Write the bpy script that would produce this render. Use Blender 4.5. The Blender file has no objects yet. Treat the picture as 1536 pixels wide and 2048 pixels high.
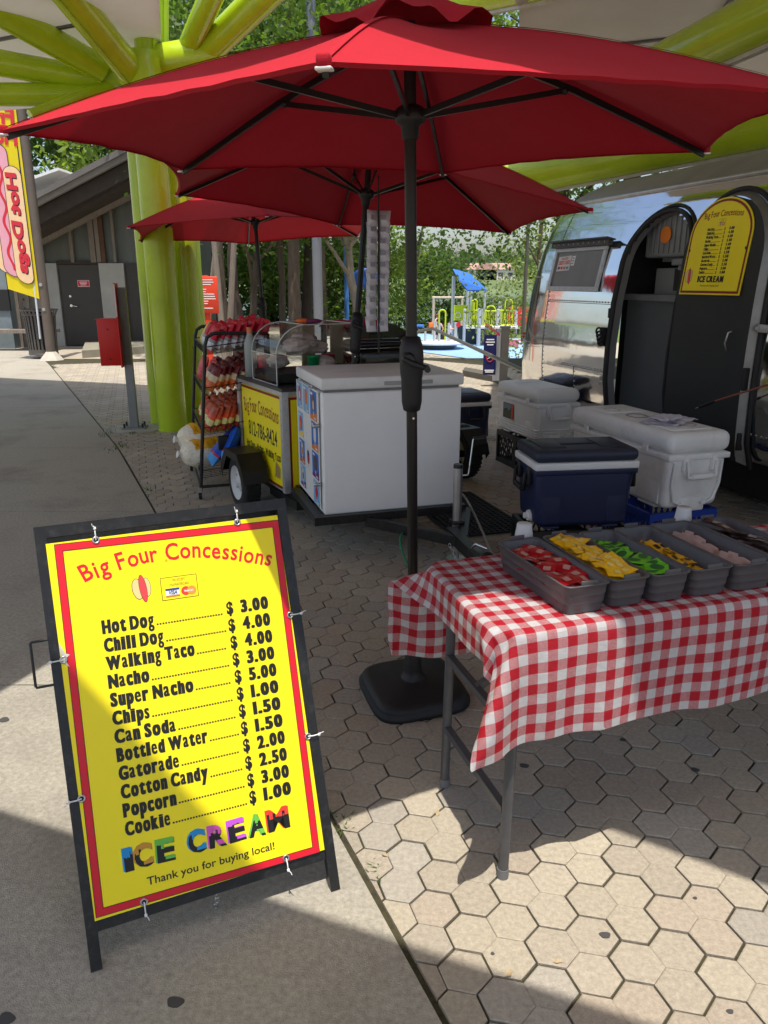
import bpy, bmesh, math, random
from mathutils import Matrix, Vector, noise
random.seed(7)
S = bpy.context.scene
COL = S.collection
R = math.radians

# ------------------------------------------------------------------ camera
HC = 1.62
FPX = 1530.0                       # focal length in pixels of the 1536 x 2048 photograph
PITCH = math.atan(FPX / 5071.0)
cam_d = bpy.data.cameras.new('camera')
cam_d.sensor_fit = 'VERTICAL'
cam_d.sensor_height = 24.0
cam_d.lens = 24.0 * FPX / 2048.0
cam_d.clip_start = 0.05
cam_d.clip_end = 3000
cam = bpy.data.objects.new('camera', cam_d)
COL.objects.link(cam)
cam.location = (0, 0, HC)
cam.rotation_euler = (math.pi / 2 - PITCH, 0, 0)
S.camera = cam

# ------------------------------------------------------------------ world, sun, exposure
SHX, SHY = -0.02, 0.252               # shadow shift per metre of height
SUN = Vector((SHX, SHY, -1.0)).normalized()      # direction the light travels
SUN_EL = math.asin(-SUN.z)
w = bpy.data.worlds.new('World')
S.world = w
w.use_nodes = True
nt = w.node_tree
bg = nt.nodes['Background']
sky = nt.nodes.new('ShaderNodeTexSky')
sky.sky_type = 'NISHITA'
sky.sun_disc = False
sky.sun_elevation = SUN_EL
sky.sun_rotation = math.atan2(-SUN.x, -SUN.y)
sky.air_density = 1.0
sky.dust_density = 3.0
sky.ozone_density = 0.6
nt.links.new(sky.outputs[0], bg.inputs[0])
bg.inputs[1].default_value = 0.118
sl = bpy.data.lights.new('sun', 'SUN')
sl.energy = 2.75
sl.angle = R(0.5)
sl.color = (1.0, 0.95, 0.86)
so = bpy.data.objects.new('sun', sl)
COL.objects.link(so)
so.rotation_euler = SUN.to_track_quat('-Z', 'Y').to_euler()
so.location = (0, -5, 12)
S.view_settings.view_transform = 'Standard'
S.view_settings.look = 'None'
S.view_settings.gamma = 1
S.view_settings.exposure = 0.93
S.render.engine = 'CYCLES'
S.cycles.use_denoising = True
S.cycles.max_bounces = 10
S.cycles.transparent_max_bounces = 24
S.cycles.diffuse_bounces = 5

# ------------------------------------------------------------------ measuring helpers (a pixel of the photograph -> a point of the place)
SP, CP = math.sin(PITCH), math.cos(PITCH)
def ray(px, py):
    x = (px - 768) / FPX; y = (1024 - py) / FPX
    return Vector((x, y * SP + CP, y * CP - SP))
def at_z(px, py, z=0.0):
    r = ray(px, py); return r * ((z - HC) / r.z) + Vector((0, 0, HC))
def at_y(px, py, Y):
    r = ray(px, py); return r * (Y / r.y) + Vector((0, 0, HC))
TH = R(17.5)                        # everything on the plaza lines up with this yaw
UX = Vector((math.cos(TH), math.sin(TH), 0)); VX = Vector((-math.sin(TH), math.cos(TH), 0))
def UV(u, v, z=0.0): return UX * u + VX * v + Vector((0, 0, z))
def at_v(px, py, v):
    r = ray(px, py); t = v / r.dot(VX); p = r * t + Vector((0, 0, HC)); return Vector((p.dot(UX), p.dot(VX), p.z))
def at_u(px, py, u):
    r = ray(px, py); t = u / r.dot(UX); p = r * t + Vector((0, 0, HC)); return Vector((p.dot(UX), p.dot(VX), p.z))

# ------------------------------------------------------------------ materials
def srgb(r, g, b):
    f = lambda c: ((c / 255 + 0.055) / 1.055) ** 2.4 if c > 10 else c / 255 / 12.92
    return (f(r), f(g), f(b))
MATS = {}
def M(name, col, rough=0.6, metal=0.0, var=0.12, scale=8.0, bump=0.0, bscale=None, spec=0.5, trans=0.0, ior=1.45, transl=0.0, attr=None,
      emit=None, coat=0.0, sheen=0.0, detail=4.0, dirt=None, dscale=3.0, damt=0.5, stretch=None):
    """principled material with soft tone variation, optional dirt colour and bump"""
    if name in MATS: return MATS[name]
    m = bpy.data.materials.new(name); m.use_nodes = True
    n = m.node_tree.nodes; l = m.node_tree.links
    p = n['Principled BSDF']; out = n['Material Output']
    p.inputs['Roughness'].default_value = rough
    p.inputs['Metallic'].default_value = metal
    p.inputs['Specular IOR Level'].default_value = spec
    p.inputs['IOR'].default_value = ior
    p.inputs['Transmission Weight'].default_value = trans
    p.inputs['Coat Weight'].default_value = coat
    p.inputs['Sheen Weight'].default_value = sheen
    tc = n.new('ShaderNodeTexCoord'); co = tc.outputs['Object']
    if stretch:
        mp = n.new('ShaderNodeMapping'); mp.inputs['Scale'].default_value = stretch; l.new(co, mp.inputs['Vector']); co = mp.outputs[0]
    if attr:
        a = n.new('ShaderNodeAttribute'); a.attribute_name = attr; base = a.outputs['Color']
    else:
        rgb = n.new('ShaderNodeRGB'); rgb.outputs[0].default_value = (*col, 1); base = rgb.outputs[0]
    if var > 0:
        nz = n.new('ShaderNodeTexNoise'); nz.inputs['Scale'].default_value = scale; nz.inputs['Detail'].default_value = detail; nz.inputs['Roughness'].default_value = 0.65
        l.new(co, nz.inputs['Vector'])
        mr = n.new('ShaderNodeMapRange'); mr.inputs[1].default_value = 0.25; mr.inputs[2].default_value = 0.75
        mr.inputs[3].default_value = 1 - var; mr.inputs[4].default_value = 1 + var
        l.new(nz.outputs[0], mr.inputs[0])
        mx = n.new('ShaderNodeMix'); mx.data_type = 'RGBA'; mx.blend_type = 'MULTIPLY'; mx.inputs[0].default_value = 1
        l.new(base, mx.inputs[6]); l.new(mr.outputs[0], mx.inputs[7]); base = mx.outputs[2]
    if dirt is not None:
        nz2 = n.new('ShaderNodeTexNoise'); nz2.inputs['Scale'].default_value = dscale; nz2.inputs['Detail'].default_value = 6; nz2.inputs['Roughness'].default_value = 0.7
        l.new(co, nz2.inputs['Vector'])
        r2 = n.new('ShaderNodeMapRange'); r2.inputs[1].default_value = 0.5; r2.inputs[2].default_value = 0.75; r2.inputs[3].default_value = 0; r2.inputs[4].default_value = damt
        l.new(nz2.outputs[0], r2.inputs[0])
        mx2 = n.new('ShaderNodeMix'); mx2.data_type = 'RGBA'; l.new(r2.outputs[0], mx2.inputs[0]); l.new(base, mx2.inputs[6]); mx2.inputs[7].default_value = (*dirt, 1)
        base = mx2.outputs[2]
    l.new(base, p.inputs['Base Color'])
    if bump > 0:
        nb = n.new('ShaderNodeTexNoise'); nb.inputs['Scale'].default_value = bscale or scale * 6; nb.inputs['Detail'].default_value = 3
        l.new(co, nb.inputs['Vector'])
        b = n.new('ShaderNodeBump'); b.inputs['Strength'].default_value = bump; b.inputs['Distance'].default_value = 0.01
        l.new(nb.outputs[0], b.inputs['Height']); l.new(b.outputs[0], p.inputs['Normal'])
    if transl > 0:
        tr = n.new('ShaderNodeBsdfTranslucent'); l.new(base, tr.inputs['Color'])
        ms = n.new('ShaderNodeMixShader'); ms.inputs[0].default_value = transl
        l.new(p.outputs[0], ms.inputs[1]); l.new(tr.outputs[0], ms.inputs[2]); l.new(ms.outputs[0], out.inputs[0])
    if emit:
        p.inputs['Emission Color'].default_value = (*col, 1); p.inputs['Emission Strength'].default_value = emit
    MATS[name] = m
    return m

# ------------------------------------------------------------------ mesh builder
_font_cache = {}
def text_mesh(s, bold=0.0, res=3):
    key = (s, bold, res)
    if key in _font_cache: return _font_cache[key]
    cu = bpy.data.curves.new('lettering_curve', 'FONT')
    cu.body = s; cu.size = 1.0; cu.offset = bold; cu.resolution_u = res
    ob = bpy.data.objects.new('lettering_curve', cu)
    me = bpy.data.meshes.new_from_object(ob)
    vs = [v.co.copy() for v in me.vertices]; fs = [tuple(p.vertices) for p in me.polygons]
    bpy.data.objects.remove(ob); bpy.data.curves.remove(cu); bpy.data.meshes.remove(me)
    _font_cache[key] = (vs, fs)
    return vs, fs

class MB:
    def __init__(s, mat=None):
        s.v = []; s.f = []; s.mi = []; s.sm = []; s.mats = []; s.X = Matrix(); s.cur = mat
        s.uv = None; s.tone = None
    def _m(s, m):
        m = m or s.cur
        if m not in s.mats: s.mats.append(m)
        return s.mats.index(m)
    def add(s, vs, fs, m=None, smooth=False):
        o = len(s.v); X = s.X
        s.v += [X @ Vector(v) for v in vs]
        i = s._m(m)
        for f in fs:
            s.f.append([o + k for k in f]); s.mi.append(i); s.sm.append(smooth)
        return s
    def box(s, c, d, m=None, rot=None):
        hx, hy, hz = d[0] / 2, d[1] / 2, d[2] / 2
        vs = [Vector((x, y, z)) for x in (-hx, hx) for y in (-hy, hy) for z in (-hz, hz)]
        if rot is not None: vs = [rot @ v for v in vs]
        c = Vector(c)
        return s.add([v + c for v in vs], [(0, 1, 3, 2), (4, 6, 7, 5), (0, 4, 5, 1), (2, 3, 7, 6), (0, 2, 6, 4), (1, 5, 7, 3)], m)
    def beam(s, p0, p1, wd, hg, m=None, up=(0, 0, 1)):
        p0, p1 = Vector(p0), Vector(p1); d = p1 - p0; L = d.length; d.normalize()
        x = d.cross(Vector(up))
        if x.length < 1e-4: x = d.cross(Vector((0, 1, 0)))
        x.normalize(); y = x.cross(d)
        rot = Matrix((x, d, y)).transposed()
        return s.box((p0 + p1) / 2, (wd, L, hg), m, rot)
    def rbox(s, c, d, r=0.01, m=None, rot=None, seg=2, taper=None, vert_only=False):
        bm = bmesh.new(); bmesh.ops.create_cube(bm, size=1)
        for v in bm.verts:
            v.co = Vector((v.co.x * d[0], v.co.y * d[1], v.co.z * d[2]))
            if taper and v.co.z < 0: v.co.x *= taper; v.co.y *= taper
        es = [e for e in bm.edges if (not vert_only) or abs((e.verts[0].co - e.verts[1].co).normalized().z) > 0.7]
        bmesh.ops.bevel(bm, geom=es, offset=r, segments=seg, affect='EDGES', profile=0.5)
        bm.verts.ensure_lookup_table()
        c = Vector(c)
        vs = [(rot @ v.co if rot is not None else v.co) + c for v in bm.verts]
        fs = [[v.index for v in f.verts] for f in bm.faces]
        bm.free()
        return s.add(vs, fs, m, True)
    def cyl(s, p0, p1, r0, r1=None, n=14, m=None, caps=True, smooth=True):
        p0, p1 = Vector(p0), Vector(p1); r1 = r0 if r1 is None else r1
        d = (p1 - p0).normalized()
        x = d.orthogonal().normalized(); y = d.cross(x)
        vs = []
        for k in range(n):
            a = 2 * math.pi * k / n; e = x * math.cos(a) + y * math.sin(a)
            vs += [p0 + e * r0, p1 + e * r1]
        fs = [(2 * k, 2 * ((k + 1) % n), 2 * ((k + 1) % n) + 1, 2 * k + 1) for k in range(n)]
        s.add(vs, fs, m, smooth)
        if caps:
            o = [p0 + (x * math.cos(2 * math.pi * k / n) + y * math.sin(2 * math.pi * k / n)) * r0 for k in range(n)]
            q = [p1 + (x * math.cos(2 * math.pi * k / n) + y * math.sin(2 * math.pi * k / n)) * r1 for k in range(n)]
            if r0 > 1e-5: s.add(o, [list(range(n))[::-1]], m)
            if r1 > 1e-5: s.add(q, [list(range(n))], m)
        return s
    def tube(s, pts, r, n=8, m=None, closed=False, caps=True):
        pts = [Vector(p) for p in pts]; N = len(pts)
        rr = r if isinstance(r, (list, tuple)) else [r] * N
        vs = []; prev = None
        for i, p in enumerate(pts):
            a = pts[(i - 1) % N] if (i > 0 or closed) else p; b = pts[(i + 1) % N] if (i < N - 1 or closed) else p
            d = (b - a).normalized()
            x = d.orthogonal().normalized() if prev is None else (prev - d * prev.dot(d)).normalized()
            prev = x; y = d.cross(x)
            for k in range(n):
                t = 2 * math.pi * k / n; vs.append(p + (x * math.cos(t) + y * math.sin(t)) * rr[i])
        fs = []
        for i in range(N if closed else N - 1):
            j = (i + 1) % N
            for k in range(n):
                q = (k + 1) % n; fs.append((i * n + k, i * n + q, j * n + q, j * n + k))
        s.add(vs, fs, m, True)
        if caps and not closed:
            s.add(vs[:n], [list(range(n))[::-1]], m); s.add(vs[-n:], [list(range(n))], m)
        return s
    def lathe(s, prof, o=(0, 0, 0), n=24, m=None, smooth=True):
        o = Vector(o); vs = []
        for (r, z) in prof:
            for k in range(n):
                a = 2 * math.pi * k / n; vs.append(o + Vector((r * math.cos(a), r * math.sin(a), z)))
        fs = []
        for i in range(len(prof) - 1):
            for k in range(n):
                q = (k + 1) % n; fs.append((i * n + k, i * n + q, (i + 1) * n + q, (i + 1) * n + k))
        return s.add(vs, fs, m, smooth)
    def prism(s, poly, z0, z1, m=None, smooth=False):
        n = len(poly)
        a = sum(poly[i][0] * poly[(i + 1) % n][1] - poly[(i + 1) % n][0] * poly[i][1] for i in range(n))
        if a < 0: poly = poly[::-1]
        vs = [(x, y, z0) for x, y in poly] + [(x, y, z1) for x, y in poly]
        s.add(vs, [list(range(n))[::-1], list(range(n, 2 * n))], m)
        return s.add(vs, [(i, (i + 1) % n, n + (i + 1) % n, n + i) for i in range(n)], m, smooth)
    def sheet(s, poly, m=None, z=0.0):
        n = len(poly)
        a = sum(poly[i][0] * poly[(i + 1) % n][1] - poly[(i + 1) % n][0] * poly[i][1] for i in range(n))
        if a < 0: poly = poly[::-1]
        return s.add([(x, y, z) for x, y in poly], [list(range(n))], m)
    def sphere(s, c, r, m=None, n=12, sc=(1, 1, 1)):
        c = Vector(c); vs = []; k2 = max(6, n // 2)
        for i in range(k2 + 1):
            t = math.pi * i / k2
            for k in range(n):
                a = 2 * math.pi * k / n
                vs.append(c + Vector((r * sc[0] * math.sin(t) * math.cos(a), r * sc[1] * math.sin(t) * math.sin(a), -r * sc[2] * math.cos(t))))
        fs = [(i * n + k, i * n + (k + 1) % n, (i + 1) * n + (k + 1) % n, (i + 1) * n + k) for i in range(k2) for k in range(n)]
        return s.add(vs, fs, m, True)
    def text(s, t, x, y, cap, m=None, bold=0.0, xs=1.0, align='l', z=0.0, rot=0.0, shear=0.0, res=3, width=None):
        """lettering lying in the local xy plane; cap = height of a capital letter"""
        vs, fs = text_mesh(t, bold, res)
        if not vs: return s
        k = cap / 0.682
        w0 = min(v.x for v in vs); w1 = max(v.x for v in vs)
        if width: xs = width / ((w1 - w0) * k)
        off = {'l': w0, 'r': w1, 'c': (w0 + w1) / 2}[align]
        c, sn = math.cos(rot), math.sin(rot); out = []
        for v in vs:
            a = (v.x - off) * k * xs + shear * v.y * k; b = v.y * k
            out.append((x + a * c - b * sn, y + a * sn + b * c, z))
        return s.add(out, fs, m)
    def build(s, name, parent=None, loc=None, rz=None, auto=None):
        me = bpy.data.meshes.new(name)
        me.from_pydata([tuple(v) for v in s.v], [], s.f)
        for m in s.mats: me.materials.append(m)
        me.polygons.foreach_set('material_index', s.mi)
        me.polygons.foreach_set('use_smooth', s.sm)
        if s.uv:
            ul = me.uv_layers.new(name='UVMap')
            for lp in me.loops: ul.data[lp.index].uv = s.uv[lp.vertex_index]
        if s.tone:
            at = me.color_attributes.new('tone', 'FLOAT_COLOR', 'CORNER')
            flat = []
            for p, c in zip(me.polygons, s.tone): flat += [c[0], c[1], c[2], 1.0] * p.loop_total
            at.data.foreach_set('color', flat)
        me.validate(); me.update()
        o = bpy.data.objects.new(name, me); COL.objects.link(o)
        if parent: o.parent = parent
        if loc is not None: o.location = loc
        if rz is not None: o.rotation_euler = (0, 0, rz)
        return o

def tag(o, label=None, cat=None, group=None, kind=None):
    if label: o['label'] = label
    if cat: o['category'] = cat
    if group: o['group'] = group
    if kind: o['kind'] = kind
    return o
def thing(name, label, cat, loc=(0, 0, 0), rz=0.0, group=None):
    o = bpy.data.objects.new(name, None); COL.objects.link(o)
    o.empty_display_size = 0.1
    o.location = loc; o.rotation_euler = (0, 0, rz)
    return tag(o, label, cat, group)
def dup(o, loc=None, rot=None, label=None, group=None, parent=None):
    c = o.copy(); COL.objects.link(c)
    if parent: c.parent = parent
    if loc is not None: c.location = loc
    if rot is not None: c.rotation_euler = rot
    if label: c['label'] = label
    if group: c['group'] = group
    for ch in [x for x in o.children]: dup(ch, parent=c)
    return c
def arc(cx, cy, r, a0, a1, n): return [(cx + r * math.cos(a0 + (a1 - a0) * i / n), cy + r * math.sin(a0 + (a1 - a0) * i / n)) for i in range(n + 1)]
def rrect(x0, y0, x1, y1, r, n=5):
    return arc(x1 - r, y0 + r, r, -math.pi / 2, 0, n) + arc(x1 - r, y1 - r, r, 0, math.pi / 2, n) + arc(x0 + r, y1 - r, r, math.pi / 2, math.pi, n) + arc(x0 + r, y0 + r, r, math.pi, 1.5 * math.pi, n)

# shared materials
black_metal = M('black_metal', (0.012, 0.012, 0.012), 0.38, 0.0, 0.3, 30, 0.05, dirt=(0.12, 0.11, 0.1), dscale=40, damt=0.25)
black_plastic = M('black_plastic', (0.014, 0.014, 0.015), 0.5, 0, 0.15, 20, 0.04)
rubber = M('rubber', (0.012, 0.012, 0.012), 0.8, 0, 0.2, 15)
steel = M('steel', (0.5, 0.5, 0.5), 0.35, 0.9, 0.15, 12)
chrome = M('chrome', (0.7, 0.7, 0.7), 0.15, 1.0, 0.05, 12)
white_plastic = M('white_plastic', (0.78, 0.78, 0.76), 0.45, 0, 0.04, 6)
white_paint = M('white_paint', (0.75, 0.75, 0.74), 0.5, 0, 0.05, 5)
yellow_ink = M('yellow_print', srgb(252, 232, 20), 0.42, 0, 0.03, 5)
red_ink = M('red_print', srgb(215, 25, 45), 0.45, 0, 0.04, 5)
black_ink = M('black_print', (0.012, 0.011, 0.01), 0.45, 0, 0.0)
maroon_ink = M('maroon_print', srgb(140, 30, 25), 0.45, 0, 0.05, 5)
# ================================================================== THE SETTING
concrete = M('concrete', srgb(160, 154, 141), 0.9, 0, 0.34, 60.0, 0.45, 240, dirt=srgb(110, 104, 95), dscale=1.3, damt=0.6, detail=12)
far_paving = M('far_paving', srgb(165, 155, 138), 0.9, 0, 0.14, 2.2, 0.1, 60, detail=8)
grout = M('moss_grout', srgb(62, 58, 40), 0.95, 0, 0.45, 30, 0.4, 120)
paver_mat = M('paver_stone', (1, 1, 1), 0.88, 0, 0.24, 70, 0.35, 260, attr='tone', detail=6, dirt=srgb(205, 190, 165), dscale=130, damt=0.35)
lawn_mat = M('lawn', (0.10, 0.16, 0.035), 0.9, 0, 0.35, 2.5, 0.4, 40)

g = MB(grout)
g.sheet([(-9, 0.3), (7, 0.3), (7, 17.2), (-9, 17.2)], z=-0.0105)
g.sheet([(-60, -30), (60, -30), (60, 17.2), (-60, 17.2)], far_paving, z=-0.0145)
tag(g.build('ground'), kind='structure')

# concrete sidewalk: slabs either side of thin joints
edge = [(0.62, 0.25), (0.145, 1.331), (-0.211, 2.143), (-1.1, 4.1), (-2.646, 7.521), (-4.45, 11.1), (-6.743, 15.644), (-9.6, 21.0)]
def edge_x(y):
    for (x0, y0), (x1, y1) in zip(edge, edge[1:]):
        if y <= y1: return x0 + (x1 - x0) * (y - y0) / (y1 - y0)
    return edge[-1][0]
sw = MB(concrete)
joints = [-3.0, 1.05, 2.86, 5.38, 7.62, 10.2, 13.0, 16.2, 21.0]
for a, b in zip(joints, joints[1:]):
    ys = [a + 0.004] + [y for x, y in edge if a + .1 < y < b - .1] + [b - 0.004]
    tilt = 0.17
    pts = [(edge_x(max(y, .26)) - 0.012, y) for y in ys]
    x_l = -30
    sw.prism([(x_l, pts[0][1] - 0.0)] + pts + [(x_l, pts[-1][1])], -0.06, 0.0)
swo = sw.build('sidewalk'); tag(swo, kind='structure')

# hexagonal pavers, laid three to a stone
PITCH_H = 0.1195
def hex_center(q, r):      # axial a along u, b at -60 degrees from u
    return (0.3649 * math.cos(TH) + 1.742 * math.sin(TH) + PITCH_H * (q + 0.5 * r), -0.3649 * math.sin(TH) + 1.742 * math.cos(TH) - PITCH_H * r * math.sin(R(60)))
DIRS = [(1, 0), (0, 1), (-1, 1), (-1, 0), (0, -1), (1, -1)]
def cluster(q, r):
    k = (q - r) % 3
    return (q, r) if k == 0 else ((q - 1, r) if k == 1 else (q, r - 1))
pv = MB(paver_mat); pv.tone = []
tones = [srgb(167, 157, 140), srgb(163, 153, 137), srgb(161, 152, 137), srgb(161, 154, 142), srgb(170, 160, 142), srgb(161, 149, 133)]
rng = random.Random(3)
ct = {}
def add_hex(q, r, fine=True):
    u, v = hex_center(q, r)
    p = UV(u, v)
    cl = cluster(q, r)
    if cl not in ct:
        t = rng.choice(tones); k = rng.uniform(0.91, 1.06); ct[cl] = tuple(c * k for c in t)
    k2 = rng.uniform(0.96, 1.04)
    tone = tuple(c * k2 for c in ct[cl])
    # signed half distance per side
    off = []
    for dq, dr in DIRS:
        same = cluster(q + dq, r + dr) == cl
        off.append(PITCH_H / 2 - ((0.0004 if same else rng.uniform(0.0022, 0.0046))))
    angs = [0, -60, -120, 180, 120, 60]
    def ring(sub):
        pts = []
        for k in range(6):
            a0, a1 = R(angs[k]), R(angs[(k + 1) % 6]); d0, d1 = off[k] - sub, off[(k + 1) % 6] - sub
            det = math.cos(a0) * math.sin(a1) - math.sin(a0) * math.cos(a1)
            x = (d0 * math.sin(a1) - d1 * math.sin(a0)) / det; y = (math.cos(a0) * d1 - math.cos(a1) * d0) / det
            pts.append((u + x, v + y))
        return pts[::-1]
    if fine:
        top, rim = ring(0.0032), ring(0.0)
        zt = rng.uniform(-0.0012, 0.0012)
        vs = [UV(x, y, zt) for x, y in top] + [UV(x, y, zt - 0.002) for x, y in rim] + [UV(x, y, -0.014) for x, y in rim]
        fs = [list(range(6))] + [(i, i + 6, (i + 1) % 6 + 6, (i + 1) % 6) for i in range(6)] + [(i + 6, i + 12, (i + 1) % 6 + 12, (i + 1) % 6 + 6) for i in range(6)]
    else:
        vs = [UV(x, y, 0) for x, y in ring(0.0)]; fs = [list(range(6))]
    pv.add(vs, fs); pv.tone += [tone] * len(fs)
def clip_ok(p):
    return p.x > edge_x(max(p.y, .26)) + 0.075
def add_cut(q, r):
    # a paver cut along the sidewalk edge
    u, v = hex_center(q, r); c = UV(u, v); a = (PITCH_H / 2 - .003) / math.cos(R(30))
    poly = [(c.x + a * math.cos(R(30 + 60 * k) + TH), c.y + a * math.sin(R(30 + 60 * k) + TH)) for k in range(6)]
    e0, e1 = Vector((edge_x(c.y - .3), c.y - .3)), Vector((edge_x(c.y + .3), c.y + .3)); d = e1 - e0; nrm = Vector((d.y, -d.x)).normalized()
    out = []
    for i in range(6):
        p, q_ = Vector(poly[i]), Vector(poly[(i + 1) % 6]); dp, dq = (p - e0).dot(nrm) - .008, (q_ - e0).dot(nrm) - .008
        if dp >= 0: out.append(p)
        if (dp >= 0) != (dq >= 0): out.append(p.lerp(q_, dp / (dp - dq)))
    if len(out) < 3: return
    n_ = len(out); k = rng.uniform(.88, 1.05); t = tuple(x * k for x in rng.choice(tones))
    pv.add([(p.x, p.y, 0) for p in out] + [(p.x, p.y, -.013) for p in out], [list(range(n_))] + [(i, i + n_, (i + 1) % n_ + n_, (i + 1) % n_) for i in range(n_)])
    pv.tone += [t] * (n_ + 1)
for r_ in range(-150, 20):
    for q_ in range(-80, 110):
        u, v = hex_center(q_, r_)
        if not (0.4 < v < 17): continue
        p = UV(u, v)
        if p.y < 0.7: continue
        if not clip_ok(p):
            if p.x > edge_x(max(p.y, .26)) - .06 and p.y < 15: add_cut(q_, r_)
            continue
        x = p.x / max(p.y, .4)
        if x > 0.75 and p.y > 1.5 or p.x > 6.5: continue
        if p.y > 9 and p.x > 2.5: continue
        add_hex(q_, r_, p.y < 8.0)
tag(pv.build('pavers'), kind='structure')

# far plaza, lawn, blue play surface, river and the far bank
fp = MB(far_paving)
def terrain(x, y):
    fx = min(1, max(0, (x + 1.5) / 2.0)); fy = min(1, max(0, (y - 13.0) / 17.0)); fy = fy * fy * (3 - 2 * fy)
    return -1.83 * fx * fy
def at_ground(px, py):
    r = ray(px, py); t = 2.0
    for k in range(4000):
        p = r * t + Vector((0, 0, HC))
        if p.z <= terrain(p.x, p.y): return p
        t += .02 + t * .002
    return p
fp.sheet([(1.0, 9.0), (60, 9.0), (60, 13.0), (1.0, 13.0)], z=-0.006)
def tgrid(b, xs, ys, dz):
    vs = [(x, y, terrain(x, y) + dz) for y in ys for x in xs]; n_ = len(xs)
    b.add(vs, [(j * n_ + i, j * n_ + i + 1, (j + 1) * n_ + i + 1, (j + 1) * n_ + i) for j in range(len(ys) - 1) for i in range(n_ - 1)], smooth=True)
tgrid(fp, [-60, -20, -8, -4, -3, -2] , [17.0, 20, 25, 31], -.006)
tgrid(fp, [-2, -1.5, -1, -.5, 0, .5, 1], [17.0 + .5 * k for k in range(29)], -.006)
tgrid(fp, [1, 2, 4, 8, 20, 60], [13.0 + .6 * k for k in range(56)], -.006)
tag(fp.build('path'), kind='structure')
lw = MB(lawn_mat)
lw.add([(-60, 30.9, -0.004), (-1.5, 30.9, -0.004), (-1.5, 60, -1.9), (-60, 60, -1.9)], [(0, 1, 2, 3)]); lw.add([(-1.5, 30.9, -0.004), (1, 30.9, -1.84), (1, 60, -1.9), (-1.5, 60, -1.9)], [(0, 1, 2, 3)]); lw.add([(1, 46.4, -1.84), (60, 46.4, -1.84), (60, 60, -1.9), (1, 60, -1.9)], [(0, 1, 2, 3)])
lw.add([(-60, 60, -1.9), (60, 60, -1.9), (60, 72, -3.6), (-60, 72, -3.6)], [(0, 1, 2, 3)])
tag(lw.build('lawn'), kind='structure')
water_mat = M('river_water', (0.09, 0.12, 0.15), 0.12, 0, 0.15, 0.05, 0.3, 0.8, spec=0.6)
wt = MB(water_mat); wt.sheet([(-700, 70), (900, 70), (900, 330), (-700, 330)], z=-3.4)
tag(wt.build('river'), kind='structure')
bank_mat = M('far_bank', (0.11, 0.15, 0.06), 0.95, 0, 0.4, 0.05, detail=8)
bk = MB(bank_mat)
bx = [(-700 + 40 * i) for i in range(41)]
vs = []
for x in bx:
    n1 = noise.noise(Vector((x * 0.013, 0.3, 0))) * 3; n2 = noise.noise(Vector((x * 0.009, 5.3, 0))) * 9
    vs += [(x, 322, -3.5), (x, 345, 2.0), (x, 420, 7 + n1), (x, 620, 14 + n2), (x, 1500, 30 + n2)]
fs = [(i * 5 + j, (i + 1) * 5 + j, (i + 1) * 5 + j + 1, i * 5 + j + 1) for i in range(len(bx) - 1) for j in range(4)]
bk.add(vs, fs, smooth=True)
tag(bk.build('hills'), kind='structure')

# ================================================================== THE GREEN STEEL TREE AND ITS ROOF PANELS
green = M('lime_paint', srgb(178, 204, 36), 0.25, 0, 0.08, 3, 0.0, dirt=srgb(128, 146, 24), dscale=2.5, damt=0.3, coat=0.3)
ZR = 3.95
shift = Vector((-SHX, -SHY)) * ZR
def roofpt(x, y): return (x + shift.x, y + shift.y)          # ground shadow point -> roof edge that casts it
A_ = roofpt(-1.392, 3.287); B_ = roofpt(-1.78, 2.28); C_ = roofpt(3.8, 0.037)
panel_light = M('pale_fabric', (0.62, 0.60, 0.55), 0.8, 0, 0.06, 1.2, transl=0.42)
panel_grey = M('grey_fabric', (0.50, 0.475, 0.44), 0.85, 0, 0.08, 1.0, transl=0.22, dirt=(0.78, 0.75, 0.70), dscale=2.6, damt=0.0)
def roof_panel(name, label, poly, mat, seams):
    t = thing(name, label, 'roof panel', (poly[0][0], poly[0][1], ZR))
    o = Vector((poly[0][0], poly[0][1]))
    b = MB(mat); b.prism([(x - o.x, y - o.y) for x, y in poly], 0.0, 0.05); b.build('panel', t)
    s = MB(M('roof_seam', (0.10, 0.10, 0.10), 0.6))
    for (p, q) in seams: s.beam((p[0] - o.x, p[1] - o.y, -0.012), (q[0] - o.x, q[1] - o.y, -0.012), 0.05, 0.02)
    if seams: s.build('seam', t)
    return t
roof_panel('roof_panel', 'pale translucent roof panel above the lime green struts, brightest of the canopy', [A_, (-1.86, 7.3), (-2.9, 11.25), (-6.77, 12.55), (-10, 13.65), (-6.5, 5.0), (-4.2, 1.2), B_], panel_light,
           [((-2.6, 8.1), (-9, 11.2)), ((-2.3, 10.2), (-7.5, 8.4)), ((-3.2, 7.2), (-6.4, 12.3))])
roof_panel('roof_panel', 'grey underside of the canopy roof panel above the silver trailer', [C_, (7, -1.9), (7, 11.4), (6.0, 12.8), (2.8, 17), (1.2, 7.8), (1.0, 7.3), (-1.9, 7.3), (A_[0] - .0, A_[1])], panel_grey,
           [((2.1, 9.0), (8, 6.5)), ((2.9, 7.0), (4.0, 14.0))])
D_ = Vector(B_).lerp(Vector(C_), (3.4 - B_[0]) / (C_[0] - B_[0]))
roof_panel('roof_panel', 'canopy roof panel behind the viewpoint, whose shadow crosses the sidewalk foreground', [B_, tuple(D_), (D_.x, D_.y - 2.8), (B_[0] - 1.6, B_[1] - 2.8), (B_[0] - 2.0, B_[1] + .1)], panel_grey, [])  # unseen panel, added and sized to cast the foreground shade
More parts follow.
